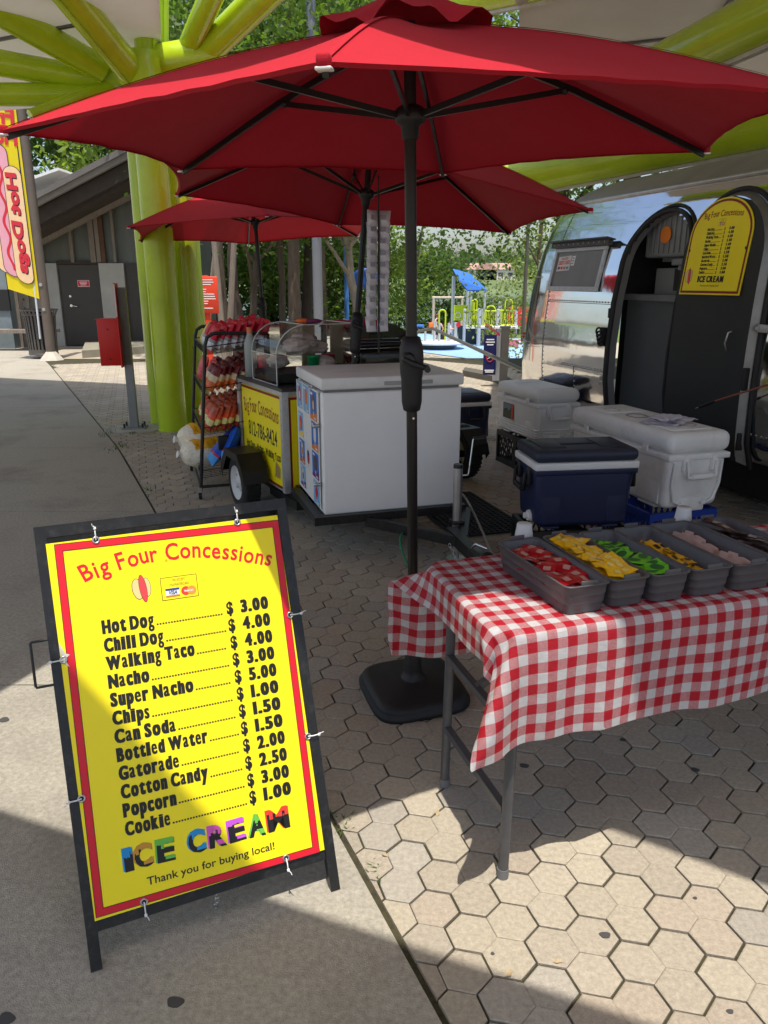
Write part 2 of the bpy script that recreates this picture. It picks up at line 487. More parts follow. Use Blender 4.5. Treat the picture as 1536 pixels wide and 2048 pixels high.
# the tree: clustered columns, hub and radiating struts
tree = thing('steel_canopy_tree', 'lime green steel tree of clustered columns with struts fanning out at the top', 'canopy support', (-2.4, 8.62, 0))
def rel(p, o): return Vector(p) - o.location
c0 = Vector((-2.40, 8.62, 0)); cx_ = [c0, at_y(330, 852, 9.08), at_y(389, 850, 9.08), Vector((-2.32, 9.5, 0))]
for c in cx_:
    b = MB(green); p = Vector((c.x, c.y, 0)) - tree.location
    b.cyl(p, p + Vector((0, 0, 3.75)), 0.158, n=32); b.cyl(p, p + Vector((0, 0, 0.015)), 0.17, n=32)
    b.build('column', tree)
hubc = at_y(305, 140, 8.9)
b = MB(green)
hb = rel(hubc, tree)
b.cyl(hb + Vector((-.62, .05, -.02)), hb + Vector((.75, -.15, .12)), 0.17, n=28)
b.cyl(hb + Vector((-.1, -.35, -.12)), hb + Vector((-.1, .5, -.1)), 0.16, n=28)
b.cyl(hb + Vector((-.05, -.1, -.4)), hb + Vector((-.05, -.1, .12)), 0.22, n=32)
b.build('hub', tree)
for (hx, hy, hY, ox, oy, oz, r) in [
    (205, 138, 8.75, -170, -75, 3.75, 0.125), (262, 142, 8.6, 90, -70, 3.82, 0.145), (292, 112, 8.8, 296, -120, 3.85, 0.115),
    (318, 110, 9.1, 318, -60, 3.9, 0.10), (372, 108, 8.9, 455, -80, 3.85, 0.11), (398, 118, 8.9, 590, -70, 3.82, 0.14),
    (200, 160, 8.9, -160, 96, 3.6, 0.115), (205, 188, 8.9, -160, 186, 3.35, 0.10), (255, 100, 9.6, 232, -90, 3.9, 0.10), (225, 165, 8.9, 60, 230, 3.2, 0.05)]:
    p0 = at_y(hx, hy, hY); p1 = at_y(ox, oy - 160, hY - .15) if ox in (296, 318, 232) else at_y(ox, oy, hY - 1.25) if oy < 0 else at_y(ox, oy, hY - 0.6)
    b = MB(green)
    d = (p1 - p0)
    b.cyl(rel(p0, tree), rel(p1, tree), r, n=26)
    x = d.cross(Vector((0, 0, 1))).normalized()
    e = (x.cross(d)).normalized()
    b.beam(rel(p0, tree) - e * (r + .004), rel(p1, tree) - e * (r + .004), 0.03, 0.02, up=e)     # the fin along the underside
    b.build('strut', tree)
# two big tubes carrying the right hand panel
for lab, pa, pb, r in (('lime green roof tube running low behind the front red parasol', at_y(985, 368, 9.6), at_y(1640, 232, 7.4), 0.185),
                       ('lime green roof tube at the upper right corner against the grey panel', at_y(1180, 205, 7.2), at_y(1680, -40, 4.6), 0.16),
                       ('lime green roof tube at the top edge right of the parasol vent', at_y(850, 20, 9.0), at_y(1120, -40, 7.4), 0.13)):
    t = thing('roof_tube', lab, 'roof tube', pa)
    d = pb - pa
    b = MB(green); b.cyl((0, 0, 0), d, r, n=30)
    b.build('tube', t)
    x = d.cross(Vector((0, 0, 1))).normalized(); e = x.cross(d).normalized()
    f = MB(M('weathered_strip', srgb(190, 188, 176), 0.7, 0, 0.2, 6))
    f.beam(-e * (r + .012), d - e * (r + .012), 0.05, 0.025, up=e); f.build('edge_strip', t)

# ================================================================== PARASOLS
fabric = M('red_canvas', srgb(180, 28, 46), 0.8, 0, 0.06, 3, 0.2, 500, spec=0.25, transl=0.06, sheen=0.02)
pole_mat = M('bronze_pole', (0.016, 0.014, 0.013), 0.35, 0.2, 0.1, 10)
tip_mat = M('white_tip', (0.7, 0.68, 0.66), 0.6)
def parasol(label, loc, R_, zr, rise, phi, axis, crank_z, base=False, hub_z=None):
    root = thing('parasol', label, 'parasol', loc, 0, 'red parasols')
    a = Vector(axis).normalized()
    e1 = Vector((0, 1, 0)).cross(a).normalized(); e2 = a.cross(e1)
    root.rotation_euler = Matrix((e1, e2, a)).transposed().to_euler()
    hub_z = hub_z or zr + 0.06
    ztop = zr + rise
    def V(k): return Vector((R_ * math.cos(phi + k * math.pi / 3), R_ * math.sin(phi + k * math.pi / 3), zr))
    apex = Vector((0, 0, ztop))
    NT, NW = 14, 14
    cb = MB(fabric)
    for k in range(6):
        va, vb = V(k), V(k + 1); vs = []
        for i in range(NT + 1):
            t = 0.06 + 0.94 * i / NT
            for j in range(NW + 1):
                q = j / NW
                pa = apex.lerp(va, t); pb = apex.lerp(vb, t); p = pa.lerp(pb, q)
                s = 4 * q * (1 - q)
                p = p - Vector((p.x, p.y, 0)) * (0.045 * s * t ** 4)
                p.z += -0.018 * math.sin(math.pi * t) * s + 0.014 * s * t ** 4 + 0.035 * math.sin(math.pi * t) * (1 - .35 * s)
                p.z += .004 * s * noise.noise(Vector((p.x * 5, p.y * 5, k))) + .0016 * s * math.sin(q * 46 + 3 * t) * t ** 6
                vs.append(p)
        fs = [(i * (NW + 1) + j, i * (NW + 1) + j + 1, (i + 1) * (NW + 1) + j + 1, (i + 1) * (NW + 1) + j) for i in range(NT) for j in range(NW)]
        cb.add(vs, fs, smooth=True)
        # turned hem
        lo = [vs[NT * (NW + 1) + j] for j in range(NW + 1)]
        hem = [p + Vector((0, 0, -0.006)) - Vector((p.x, p.y, 0)) * 0.012 for p in lo]
        cb.add(lo + hem, [(j, j + 1, NW + 2 + j, NW + 1 + j) for j in range(NW)], smooth=True)
    canopy = cb.build('canopy', root)
    sm_ = MB(fabric)
    for k in range(6):
        va = V(k); side = Vector((-va.y, va.x, 0)).normalized() * .009; P = []
        for i in range(NT + 1):
            t = .1 + .9 * i / NT; p = apex.lerp(va, t); p.z += .035 * math.sin(math.pi * t) + .0025; P += [p - side, p + side]
        sm_.add(P, [(2 * i, 2 * i + 1, 2 * i + 3, 2 * i + 2) for i in range(NT)], smooth=True)
    sm_.build('seam_tape', canopy)
    vb_ = MB(fabric)
    n = 72; rings = []
    for (rr, zz, wv) in ((0.03, 0.11, 0), (0.12, 0.085, 0), (0.20, 0.035, .25), (0.285, -0.005, 1)):
        for k in range(n):
            th = 2 * math.pi * k / n
            hexr = rr * (0.93 + 0.07 * math.cos(6 * (th - phi)))
            zrib = ztop + 0.02 - (ztop - zr) * hexr / R_
            rings.append(Vector((hexr * math.cos(th), hexr * math.sin(th), zrib + zz * .35 + 0.026 + wv * 0.02 * math.sin(6 * (th - phi) + 1.2) + wv * 0.012 * math.sin(13 * th))))
    vb_.add(rings, [(i * n + k, i * n + (k + 1) % n, (i + 1) * n + (k + 1) % n, (i + 1) * n + k) for i in range(3) for k in range(n)], smooth=True)
    vb_.lathe([(0.0, ztop + .17), (0.02, ztop + .165), (0.028, ztop + .13), (0.03, ztop + .09)], m=pole_mat, n=16)
    vb_.build('vent_cap', root)
    b = MB(pole_mat)
    b.cyl((0, 0, 0.03), (0, 0, ztop), 0.0195, n=20); b.build('pole', root)
    b = MB(black_plastic)
    b.lathe([(0.021, hub_z - .07), (0.027, hub_z - .065), (0.029, hub_z - .03), (0.046, hub_z - .02), (0.05, hub_z), (0.046, hub_z + .02), (0.03, hub_z + .03), (0.021, hub_z + .03)], n=24)
    b.build('runner', root)
    b = MB(black_plastic); b.lathe([(0.021, ztop - .09), (0.05, ztop - .08), (0.055, ztop - .05), (0.021, ztop - .03)], n=20); b.build('top_hub', root)
    for k in range(6):
        v = V(k)
        tin = apex.lerp(v, 0.05); tout = apex.lerp(v, 0.985); dz = Vector((0, 0, -0.022)); bow = Vector((0, 0, 0.028))
        b = MB(pole_mat)
        pts = [tin + dz, apex.lerp(v, .3) + dz + bow * .8, apex.lerp(v, .5) + dz + bow, apex.lerp(v, .75) + dz + bow * .6, tout + dz * .8]
        for p, q in zip(pts, pts[1:]): b.beam(p, q, 0.012, 0.02)
        rib = b.build('rib', root)
        b = MB(fabric); o = v + Vector((0, 0, 0.000)); d2 = Vector((v.x, v.y, 0)).normalized()
        b.rbox(o - d2 * 0.012 + Vector((0, 0, .004)), (0.028, 0.026, 0.022), 0.006, rot=Matrix.Rotation(math.atan2(d2.y, d2.x), 3, 'Z'))
        b.rbox(o - d2 * 0.012 + Vector((0, 0, -0.010)), (0.026, 0.030, 0.006), 0.002, tip_mat, rot=Matrix.Rotation(math.atan2(d2.y, d2.x), 3, 'Z'))
        b.build('rib_pocket', root)
        b = MB(pole_mat)
        sp = apex.lerp(v, 0.47) + dz + bow - Vector((0, 0, .012)); s0 = Vector((v.x, v.y, 0)).normalized() * 0.04 + Vector((0, 0, hub_z))
        b.beam(s0, sp, 0.010, 0.018); b.sphere(sp, 0.014, black_plastic, 8); b.build('strut', root)
    b = MB(black_plastic)
    cz = crank_z
    b.lathe([(0.021, cz - .135), (0.030, cz - .13), (0.036, cz - .10), (0.037, cz - .02), (0.040, cz), (0.043, cz + .05), (0.041, cz + .09), (0.031, cz + .125), (0.021, cz + .13)], n=28)
    b.lathe([(0.0385, cz - .012), (0.0385, cz - .004)], n=28)
    hs = b.build('crank_housing', root)
    b = MB(black_plastic)
    b.cyl((-.012, -0.034, cz + .055), (-.012, -0.066, cz + .055), 0.026, 0.020, n=18)
    b.tube([(-.03, -.064, cz + .06), (0.0, -.07, cz + .045), (0.045, -.072, cz + .03), (0.055, -.074, cz + .028)], 0.010, 8)
    b.cyl((0.05, -.06, cz + .03), (0.05, -.115, cz + .03), 0.009, 0.011, n=10)
    b.build('crank_handle', hs)
    b = MB(chrome); b.cyl((.005, -.03, cz - .155), (.005, -.02, cz - .155), .004, n=8); b.build('rivet', root)
    if base:
        b = MB(M('resin_base', (0.011, 0.011, 0.012), 0.55, 0, 0.2, 25, 0.12, 140))
        prof = [(0.192, 0.0), (0.20, 0.012), (0.20, 0.03), (0.192, 0.036), (0.192, 0.045), (0.182, 0.062), (0.16, 0.072), (0.06, 0.082), (0.052, 0.085)]
        n = 64; vs = []
        for (rr, zz) in prof:
            for k in range(n):
                th = 2 * math.pi * k / n + TH
                c, sn = math.cos(th - TH), math.sin(th - TH)
                e = 4.6 if rr > 0.1 else 2
                f = rr / ((abs(c) ** e + abs(sn) ** e) ** (1 / e))
                vs.append((f * math.cos(th), f * math.sin(th), zz))
        b.add(vs, [(i * n + k, i * n + (k + 1) % n, (i + 1) * n + (k + 1) % n, (i + 1) * n + k) for i in range(len(prof) - 1) for k in range(n)], smooth=True)
        b.lathe([(0.052, .082), (0.036, .10), (0.0335, .12), (0.0325, .34), (0.0205, .345)], n=24, m=black_plastic)
        b.build('base', root)
    return root
ax1 = (-0.0173, -0.0463, 0.9988)
parasol('red parasol nearest the viewer, on a black square base beside the checked table', (0.12, 2.786, 0), 1.2013, 2.0486, 0.335, 1.4095, ax1, 1.31, True, 2.125)
parasol('red parasol behind the front one, its dark pole leaning behind the white freezer', (-0.295, 5.14, 0), 1.415, 2.114, 0.50, 0.7028, (0.08517, 0.0476, 0.9952), 1.30, False, 2.16)
parasol('smallest looking red parasol, farthest back beside the lime green columns', (-1.204, 8.15, 0), 1.37, 2.10, 0.48, 1.7992, (-0.0421, 0.0304, 0.9987), 1.33, False, 2.19)
# ================================================================== A-FRAME PRICE SIGN
def clip_half(tris, a, b, c):
    """keep the part of 2-d triangles/polys where a*x + b*y + c >= 0"""
    out = []
    for poly in tris:
        r = []
        for i in range(len(poly)):
            p, q = poly[i], poly[(i + 1) % len(poly)]
            dp, dq = a * p[0] + b * p[1] + c, a * q[0] + b * q[1] + c
            if dp >= 0: r.append(p)
            if (dp >= 0) != (dq >= 0):
                t = dp / (dp - dq); r.append((p[0] + (q[0] - p[0]) * t, p[1] + (q[1] - p[1]) * t))
        if len(r) >= 3: out.append(r)
    return out
def arc_text(b, s, xa, xb, cap, yf, rotf, m, bold=0.012, z=0.0, seed=2):
    """a hand-drawn looking heading, letter by letter along a bow"""
    rg = random.Random(seed)
    adv = []
    for ch in s:
        if ch == ' ': adv.append(0.30); continue
        vs, _ = text_mesh(ch, bold); adv.append(max(v.x for v in vs) - min(v.x for v in vs) + 0.10)
    tot = sum(adv); k = (xb - xa) / tot; x = xa
    for ch, a in zip(s, adv):
        if ch != ' ':
            xc = x + a * k / 2
            b.text(ch, xc, yf(xc) + rg.uniform(-.0015, .0015) * cap / .04, cap, m, bold, xs=k / (cap / 0.729) * 0.98, align='c', z=z, rot=rotf(xc) + rg.uniform(-.06, .06), shear=rg.uniform(-.05, .05))
        x += a * k
MENU = [('Hot Dog', '3.00'), ('Chili Dog', '4.00'), ('Walking Taco', '4.00'), ('Nacho', '3.00'), ('Super Nacho', '5.00'), ('Chips', '1.00'), ('Can Soda', '1.50'),
        ('Bottled Water', '1.50'), ('Gatorade', '2.00'), ('Cotton Candy', '2.50'), ('Popcorn', '3.00'), ('Cookie', '1.00')]
ink = {n: M('ink_' + n, srgb(*c), 0.45, 0, 0.04, 6) for n, c in dict(blue=(30, 150, 215), orange=(205, 150, 50), green=(110, 195, 75), pink=(225, 95, 190), violet=(200, 90, 215), red=(230, 65, 50),
        bun=(225, 205, 140), sausage=(225, 70, 75), navy=(40, 60, 140), gold=(190, 130, 50), amber=(240, 150, 60), white=(235, 235, 235), grey=(120, 120, 120)).items()}
def ice_cream_letters(b, x0, y0, x1, y1, cap, z):
    letters = [('I', 'blue'), ('C', 'orange'), ('E', 'green'), (' ', None), ('C', 'blue'), ('R', 'pink'), ('E', 'violet'), ('A', 'green'), ('M', 'red')]
    wid = [0.42 if c == 'I' else (0.45 if c == ' ' else (1.15 if c == 'M' else 0.86)) for c, _ in letters]
    k = (x1 - x0) / sum(wid); x = x0; rg = random.Random(5)
    for (ch, cn), w_ in zip(letters, wid):
        if ch != ' ':
            y = y0 + (y1 - y0) * (x - x0) / (x1 - x0)
            vs, fs = text_mesh(ch, 0.045, 3)
            kk = cap / 0.80; mnx, mxx = min(v.x for v in vs), max(v.x for v in vs); ks = w_ * k * 0.86 / (mxx - mnx)
            rot = rg.uniform(-.08, .08)
            P = [((v.x - mnx) * ks, (v.y + .03) * kk) for v in vs]
            def put(polys, m, dz, dx=0, dy=0):
                for poly in polys:
                    o = [((x + px + dx) - py * rot * .5, y + py + px * rot * .5 + dy, z + dz) for px, py in poly]
                    b.add(o, [list(range(len(o)))], m)
            polys = [[P[i] for i in f] for f in fs]
            put(polys, ink[cn], 0.0, -cap * .07, cap * .035)
            put(polys, black_ink, 0.0004)
            W = w_ * k * .86; nst = 7
            for i in range(nst):
                a, c = W * i / nst - .001, W * (i + 1) / nst + (.001 if i == nst - 1 else 0)
                h = cap * (0.78 - 0.26 * rg.random())
                st = clip_half(clip_half(clip_half(polys, 1, 0, -a), -1, 0, c), 0, 1, -h)
                put(st, ink[cn], 0.0008, -cap * .015, cap * .012)
            st = clip_half(clip_half(polys, 0, -1, cap * .30), 1, 0, -W * .45); st = clip_half(st, 0, 1, -cap * .09)
            if ch in 'CERA': put(st, ink[cn], 0.0008, 0, 0)
        x += w_ * k
def heavy(b, s, x, y, cap, width, m=None, z=0.0, align='l', bold=.034, smear=.058):
    """heavy condensed lettering, set letter by letter"""
    k = cap / .682; it = []; tot = 0
    for ch in s:
        if ch == ' ': it.append((None, .26, 0)); tot += .26; continue
        vs, fs = text_mesh(ch, .010 if ch in 'aegs' else bold); a = min(v.x for v in vs); c = max(v.x for v in vs)
        st = .12 if ch in 'il!I' else 0.0
        it.append(((vs, fs, a), c - a + 2 * smear + .045 + st, st)); tot += it[-1][1]
    xs = width / (tot * k); X_ = x - (width if align == 'r' else (width / 2 if align == 'c' else 0))
    for (g_, adv, st), ch in zip(it, s):
        if g_:
            vs, fs, a = g_; n_ = 3
            for q in range(n_):
                dx = smear * (.7 if ch in 'aegs' else 1) * q + st * q / (n_ - 1) * .8
                out = []
                for v in vs:
                    yy = v.y
                    if ch.islower(): yy = yy * 1.20 if yy < .449 else .539 + (yy - .449) * (.682 - .539) / (.233)
                    out.append((X_ + (v.x - a + dx) * k * xs, y + yy * k, z + .00006 * q))
                b.add(out, fs, m)
        X_ += adv * k * xs
def plain_hot_dog(b, cx, cy, h, z):
    el = lambda ox, oy, rx, ry, rot, n=24: [(cx + ox + rx * math.cos(t) * math.cos(rot) - ry * math.sin(t) * math.sin(rot), cy + oy + rx * math.cos(t) * math.sin(rot) + ry * math.sin(t) * math.cos(rot)) for t in [2 * math.pi * i / n for i in range(n)]]
    b.sheet(el(-h * .17, 0, h * .205, h * .40, .12), black_ink, z); b.sheet(el(-h * .17, 0, h * .185, h * .38, .12), ink['bun'], z + .0003)
    b.sheet(el(h * .16, h * .03, h * .145, h * .36, .05), black_ink, z); b.sheet(el(h * .16, h * .03, h * .13, h * .345, .05), ink['bun'], z + .0003)
    b.sheet(el(h * .02, 0, h * .135, h * .52, .10), black_ink, z + .0005); b.sheet(el(h * .02, 0, h * .118, h * .505, .10), ink['sausage'], z + .0008)
def card_box(b, x0, y0, x1, y1, z):
    wd, hg = x1 - x0, y1 - y0
    b.sheet([(x0, y0), (x1, y0), (x1, y1), (x0, y1)], black_ink, z); e = .0016 * wd / .096
    b.sheet([(x0 + e, y0 + e), (x1 - e, y0 + e), (x1 - e, y1 - e), (x0 + e, y1 - e)], yellow_ink, z + .0003)
    b.text('WE ACCEPT', (x0 + x1) / 2, y0 + hg * .79, hg * .11, black_ink, 0, .62, 'c', z + .0006)
    b.text('VISA/MASTERCARD', (x0 + x1) / 2, y0 + hg * .59, hg * .11, black_ink, 0, .62, 'c', z + .0006)
    ax, bx_ = x0 + wd * .11, x0 + wd * .49
    ay, by_ = y0 + hg * .12, y0 + hg * .50
    b.sheet([(ax, ay), (bx_, ay), (bx_, by_), (ax, by_)], ink['white'], z + .0006)
    b.sheet([(ax, by_ - hg * .09), (bx_, by_ - hg * .09), (bx_, by_), (ax, by_)], ink['navy'], z + .0009)
    b.sheet([(ax, ay), (bx_, ay), (bx_, ay + hg * .08), (ax, ay + hg * .08)], ink['gold'], z + .0009)
    b.text('VISA', (ax + bx_) / 2, ay + hg * .115, hg * .16, ink['navy'], .03, 0.8, 'c', z + .0011, shear=.2)
    r = hg * .20; cy = y0 + hg * .31
    b.sheet(arc(x0 + wd * .66, cy, r, 0, 2 * math.pi, 24)[:-1], ink['red'], z + .0006)
    b.sheet(arc(x0 + wd * .82, cy, r, 0, 2 * math.pi, 24)[:-1], ink['amber'], z + .0009)
    b.text('MasterCard', x0 + wd * .74, cy - hg * .04, hg * .09, ink['white'], .03, .62, 'c', z + .0012)

YAW, LEAN = R(24.4), R(20.5)
sign = thing('price_sign', 'yellow A-frame price board in a black metal frame standing on the sidewalk', 'price sign', (-0.700, 1.486, 0), YAW)
PM = Matrix(((1, 0, 0, 0), (0, math.sin(LEAN), -math.cos(LEAN), 0), (0, math.cos(LEAN), math.sin(LEAN), 0), (0, 0, 0, 1)))
PM = PM @ Matrix.Translation((0.0, 0.115, 0.012))       # x along the board, y up the board, z out of its face
PW, PH = 0.600, 0.937
PR = PM @ Matrix.Translation((.13, .45, 0)) @ Matrix.Rotation(-.0165, 4, 'Z') @ Matrix.Translation((-.13, -.45, 0))
def on_panel(mb): mb.X = PM; return mb
def on_print(mb): mb.X = PR; return mb
b = on_panel(MB(black_metal))
b.box((-0.010, (PH + .03 - .118) / 2, -.012), (0.027, PH + .03 + .118, 0.026)); b.box((PW + .016, (PH + .03 - .118) / 2, -.012), (0.027, PH + .03 + .118, 0.026))
b.box((PW / 2 + .003, PH + .03, -.0125), (PW + .053, 0.030, 0.0275)); b.box((PW / 2 + .003, -0.016, -.0135), (PW - .002, 0.026, 0.020))
b.build('front_frame', sign)
b = on_panel(MB(yellow_ink)); b.box((PW / 2, PH / 2, 0.0), (PW, PH, 0.005))
board = b.build('sign_board', sign)
b = on_print(MB(red_ink))
def frame_ring(b, i0, i1, m, z):
    x0, x1, y0, y1 = i0, PW - i0 + .004, i0 - .006, PH - i0 + .005
    d = i1 - i0
    for q in (((x0, y0), (x1, y0), (x1, y0 + d), (x0, y0 + d)), ((x0, y1 - d), (x1, y1 - d), (x1, y1), (x0, y1)), ((x0, y0 + d), (x0 + d, y0 + d), (x0 + d, y1 - d), (x0, y1 - d)), ((x1 - d, y0 + d), (x1, y0 + d), (x1, y1 - d), (x1 - d, y1 - d))):
        b.sheet(list(q), m, z)
frame_ring(b, .0105, .0305, black_ink, .0030); frame_ring(b, .0122, .0288, red_ink, .0034)
b.build('border', board)
b = on_print(MB(red_ink))
yf = lambda x: 0.8585 - ((x - .285) ** 2) / (2 * .72) - (0.004 if x > .4 else 0)
arc_text(b, 'Big Four Concessions', .070, .556, .043, yf, lambda x: -(x - .285) / .72, None, .016, .0032)
b.text('®', .274, .853, .006, red_ink, 0, 1, 'l', .0032)
b.build('heading', board)
b = on_print(MB(black_ink))
for i, (n_, p_) in enumerate(MENU):
    y = 0.692 - 0.0464 * i
    wlet = sum({'i': .55, 'l': .5, ' ': .5, 'W': 1.5, 'w': 1.3, 'D': 1.12, 'N': 1.12, 'G': 1.12, 'B': 1.05, 'C': 1.05, 'S': 1.05, 'H': 1.1, 't': .65, 'r': .72, 'T': 1.0}.get(c, .93) for c in n_)
    wd = wlet * 0.0212
    heavy(b, n_, .100, y, .0318, wd, None, .0032)
    x = .100 + wd + .006
    while x < .410:
        b.box((x, y + .0021, .0030), (.0046, .0042, .0004)); x += .0073
    heavy(b, '$', .4190, y, .0312, .0200, None, .0032, bold=.03, smear=.02)
    heavy(b, p_, .5365, y, .0312, .0790, None, .0032, 'r')
b.build('price_list', board)
b = on_print(MB(black_ink)); b.text('Thank you for buying local!', .138, .0475, .0190, None, .012, width=.332, z=.0032); b.build('footer_lettering', board)
b = on_print(MB(black_ink)); ice_cream_letters(b, .090, .094, .530, .094, .060, .0030); b.build('ice_cream_lettering', board)
b = on_print(MB(ink['bun'])); plain_hot_dog(b, .2095, .792, .070, .0030); b.build('hot_dog_picture', board)
b = on_print(MB(yellow_ink)); card_box(b, .2555, .752, .3505, .812, .0030); b.build('card_notice', board)
ties = [(.118, PH - .006, 0, 1), (.485, PH - .006, 0, 1), (.006, .645, -1, 0), (.006, .300, -1, 0), (PW - .004, .655, 1, 0), (PW - .002, .315, 1, 0), (.118, .010, 0, -1), (.490, .010, 0, -1)]
tie_mat = M('cable_tie', (0.75, 0.75, 0.75), 0.4)
for (x, y, dx, dy) in ties:
    b = on_panel(MB(steel)); b.tube([(x + .0075 * math.cos(t), y + .0075 * math.sin(t), .0042) for t in [2 * math.pi * k / 14 for k in range(14)]], .0026, 6, closed=True)
    b.cyl((x, y, .0028), (x, y, .0036), .006, m=rubber, n=12); b.build('grommet', sign)
    b = on_panel(MB(tie_mat)); q = Vector((x, y, .005)); e = Vector((dx, dy, 0)); sdv = Vector((-dy, dx, 0)) * .006
    b.tube([q, q + e * .012 + Vector((0, 0, .007)), q + e * .028 + Vector((0, 0, .006)), q + e * .036 + Vector((0, 0, .001)) + sdv * .3], .0018, 6)
    b.rbox(q + e * .030 + Vector((0, 0, .007)), (.007, .007, .006), .001)
    b.tube([q + e * .030 + Vector((0, 0, .008)), q + e * .036 + Vector((0, 0, .014)) + sdv * .8, q + e * .042 + Vector((0, 0, .015)) + sdv], .0012, 5)
    b.build('cable_tie', sign)
b = on_panel(MB(black_metal)); b.tube([(-.022, .700, -.012), (-.060, .700, -.014), (-.064, .697, -.014), (-.064, .590, -.014), (-.060, .587, -.014), (-.022, .587, -.012)], .0035, 6)
b.box((-.042, .700, -.016), (.044, .003, .020)); b.box((-.042, .587, -.016), (.044, .003, .020)); b.build('carry_handle', sign)
b = on_panel(MB(M('torn_print', srgb(210, 205, 190), .7))); b.add([(.000, .69, .004), (.012, .66, .005), (.022, .655, .004), (.010, .645, .006), (.018, .625, .004), (.002, .640, .004)], [(0, 1, 2, 3, 4, 5)]); b.build('torn_corner', board)
# rear leaf of the A-frame
top = PM @ Vector((0, PH + .03, -.02))
RM = Matrix.Translation((0, top.y + .012, top.z)) @ Matrix.Rotation(-R(17.5), 4, 'X')
b = MB(black_metal); b.X = RM; L = 1.025
for x in (-.010, PW + .016): b.box((x, .034, -L / 2), (.027, .026, L))
for z in (-.02, -.89): b.box((PW / 2 + .003, .034, z), (PW - .002, .022, .026))
b.build('rear_frame', sign)
b = MB(yellow_ink); b.X = RM; b.box((PW / 2, .045, -.46), (PW - .01, .005, .86)); b.build('rear_board', sign)
b = MB(chrome); p = PM @ Vector((.30, -.03, -.02))
for k in range(6):
    c = p + Vector((.003 * math.sin(k * 2.3), .004 * k, -.006 - .0115 * k)); ax = Vector((1, 0, 0)) if k % 2 else Vector((0, 1, 0))
    b.tube([c + ax * (.0045 * math.cos(t)) + Vector((0, 0, .008 * math.sin(t))) for t in [2 * math.pi * i / 10 for i in range(10)]], .0013, 5, closed=True)
b.build('chain', sign)
# ================================================================== TABLE, CLOTH, TRAYS AND PACKETS
TB = (0.80, 2.60, 1.575, 2.14, 0.76)
leg_mat = M('grey_tube', (0.10, 0.10, 0.105), 0.45, 0.3, 0.15, 20)
tab = thing('folding_table', 'folding table on grey tube legs under the red checked cloth', 'table', UV(0.80, 1.575), TH)
def tl(u, v, z): return Vector((u - .80, v - 1.575, z))
b = MB(M('table_top', (0.5, 0.5, 0.48), 0.6)); b.prism([tuple(tl(x, y, 0).xy) for x, y in rrect(TB[0] + .016, TB[2] + .016, TB[1] - .016, TB[3] - .016, .09)], TB[4] - .045, TB[4] - .010); b.build('table_top', tab)
for (u, v) in ((.858, 1.60), (.853, 2.03), (2.50, 1.60), (2.50, 2.03)):
    b = MB(leg_mat)
    sgn = 1 if u < 1.5 else -1
    b.cyl(tl(u, v, 0.02), tl(u + .01 * sgn, v, .72), .0150, n=16)
    b.cyl(tl(u, v, .0), tl(u, v, .03), .017, n=16, m=M('grey_foot', (.16, .16, .165), .6)); b.build('leg', tab)
for u in (.856, 2.50):
    for z_ in (.48, .22): b = MB(leg_mat); b.beam(tl(u, 1.605, z_), tl(u, 2.025, z_), .022, .022); b.build('cross_bar', tab)
    s_ = 1 if u < 1.5 else -1
    b = MB(leg_mat); b.beam(tl(u, 1.82, .48), tl(u + .40 * s_, 1.82, .72), .02, .02); b.build('brace', tab)
CLOTH_I = [0, 1, 2, 3, 4, 5, 6, 7, 8, 9, 10, 11, 12, 13, 14, 15, 16, 17, 18, 19, 20, 21, 22, 23, 24, 28, 32, 36, 40, 44, 48, 52, 56, 60, 64, 68, 72, 76, 80, 84, 88, 92, 96, 100, 104, 108, 112, 115]
CLOTH_J = [0, 2, 4, 6, 8, 10, 12, 14, 16, 18, 20, 22, 24, 26, 28, 30, 32, 34, 36, 38, 40, 42, 44, 46, 48, 50, 52, 54, 56, 58, 60, 62, 64, 66, 68, 70]
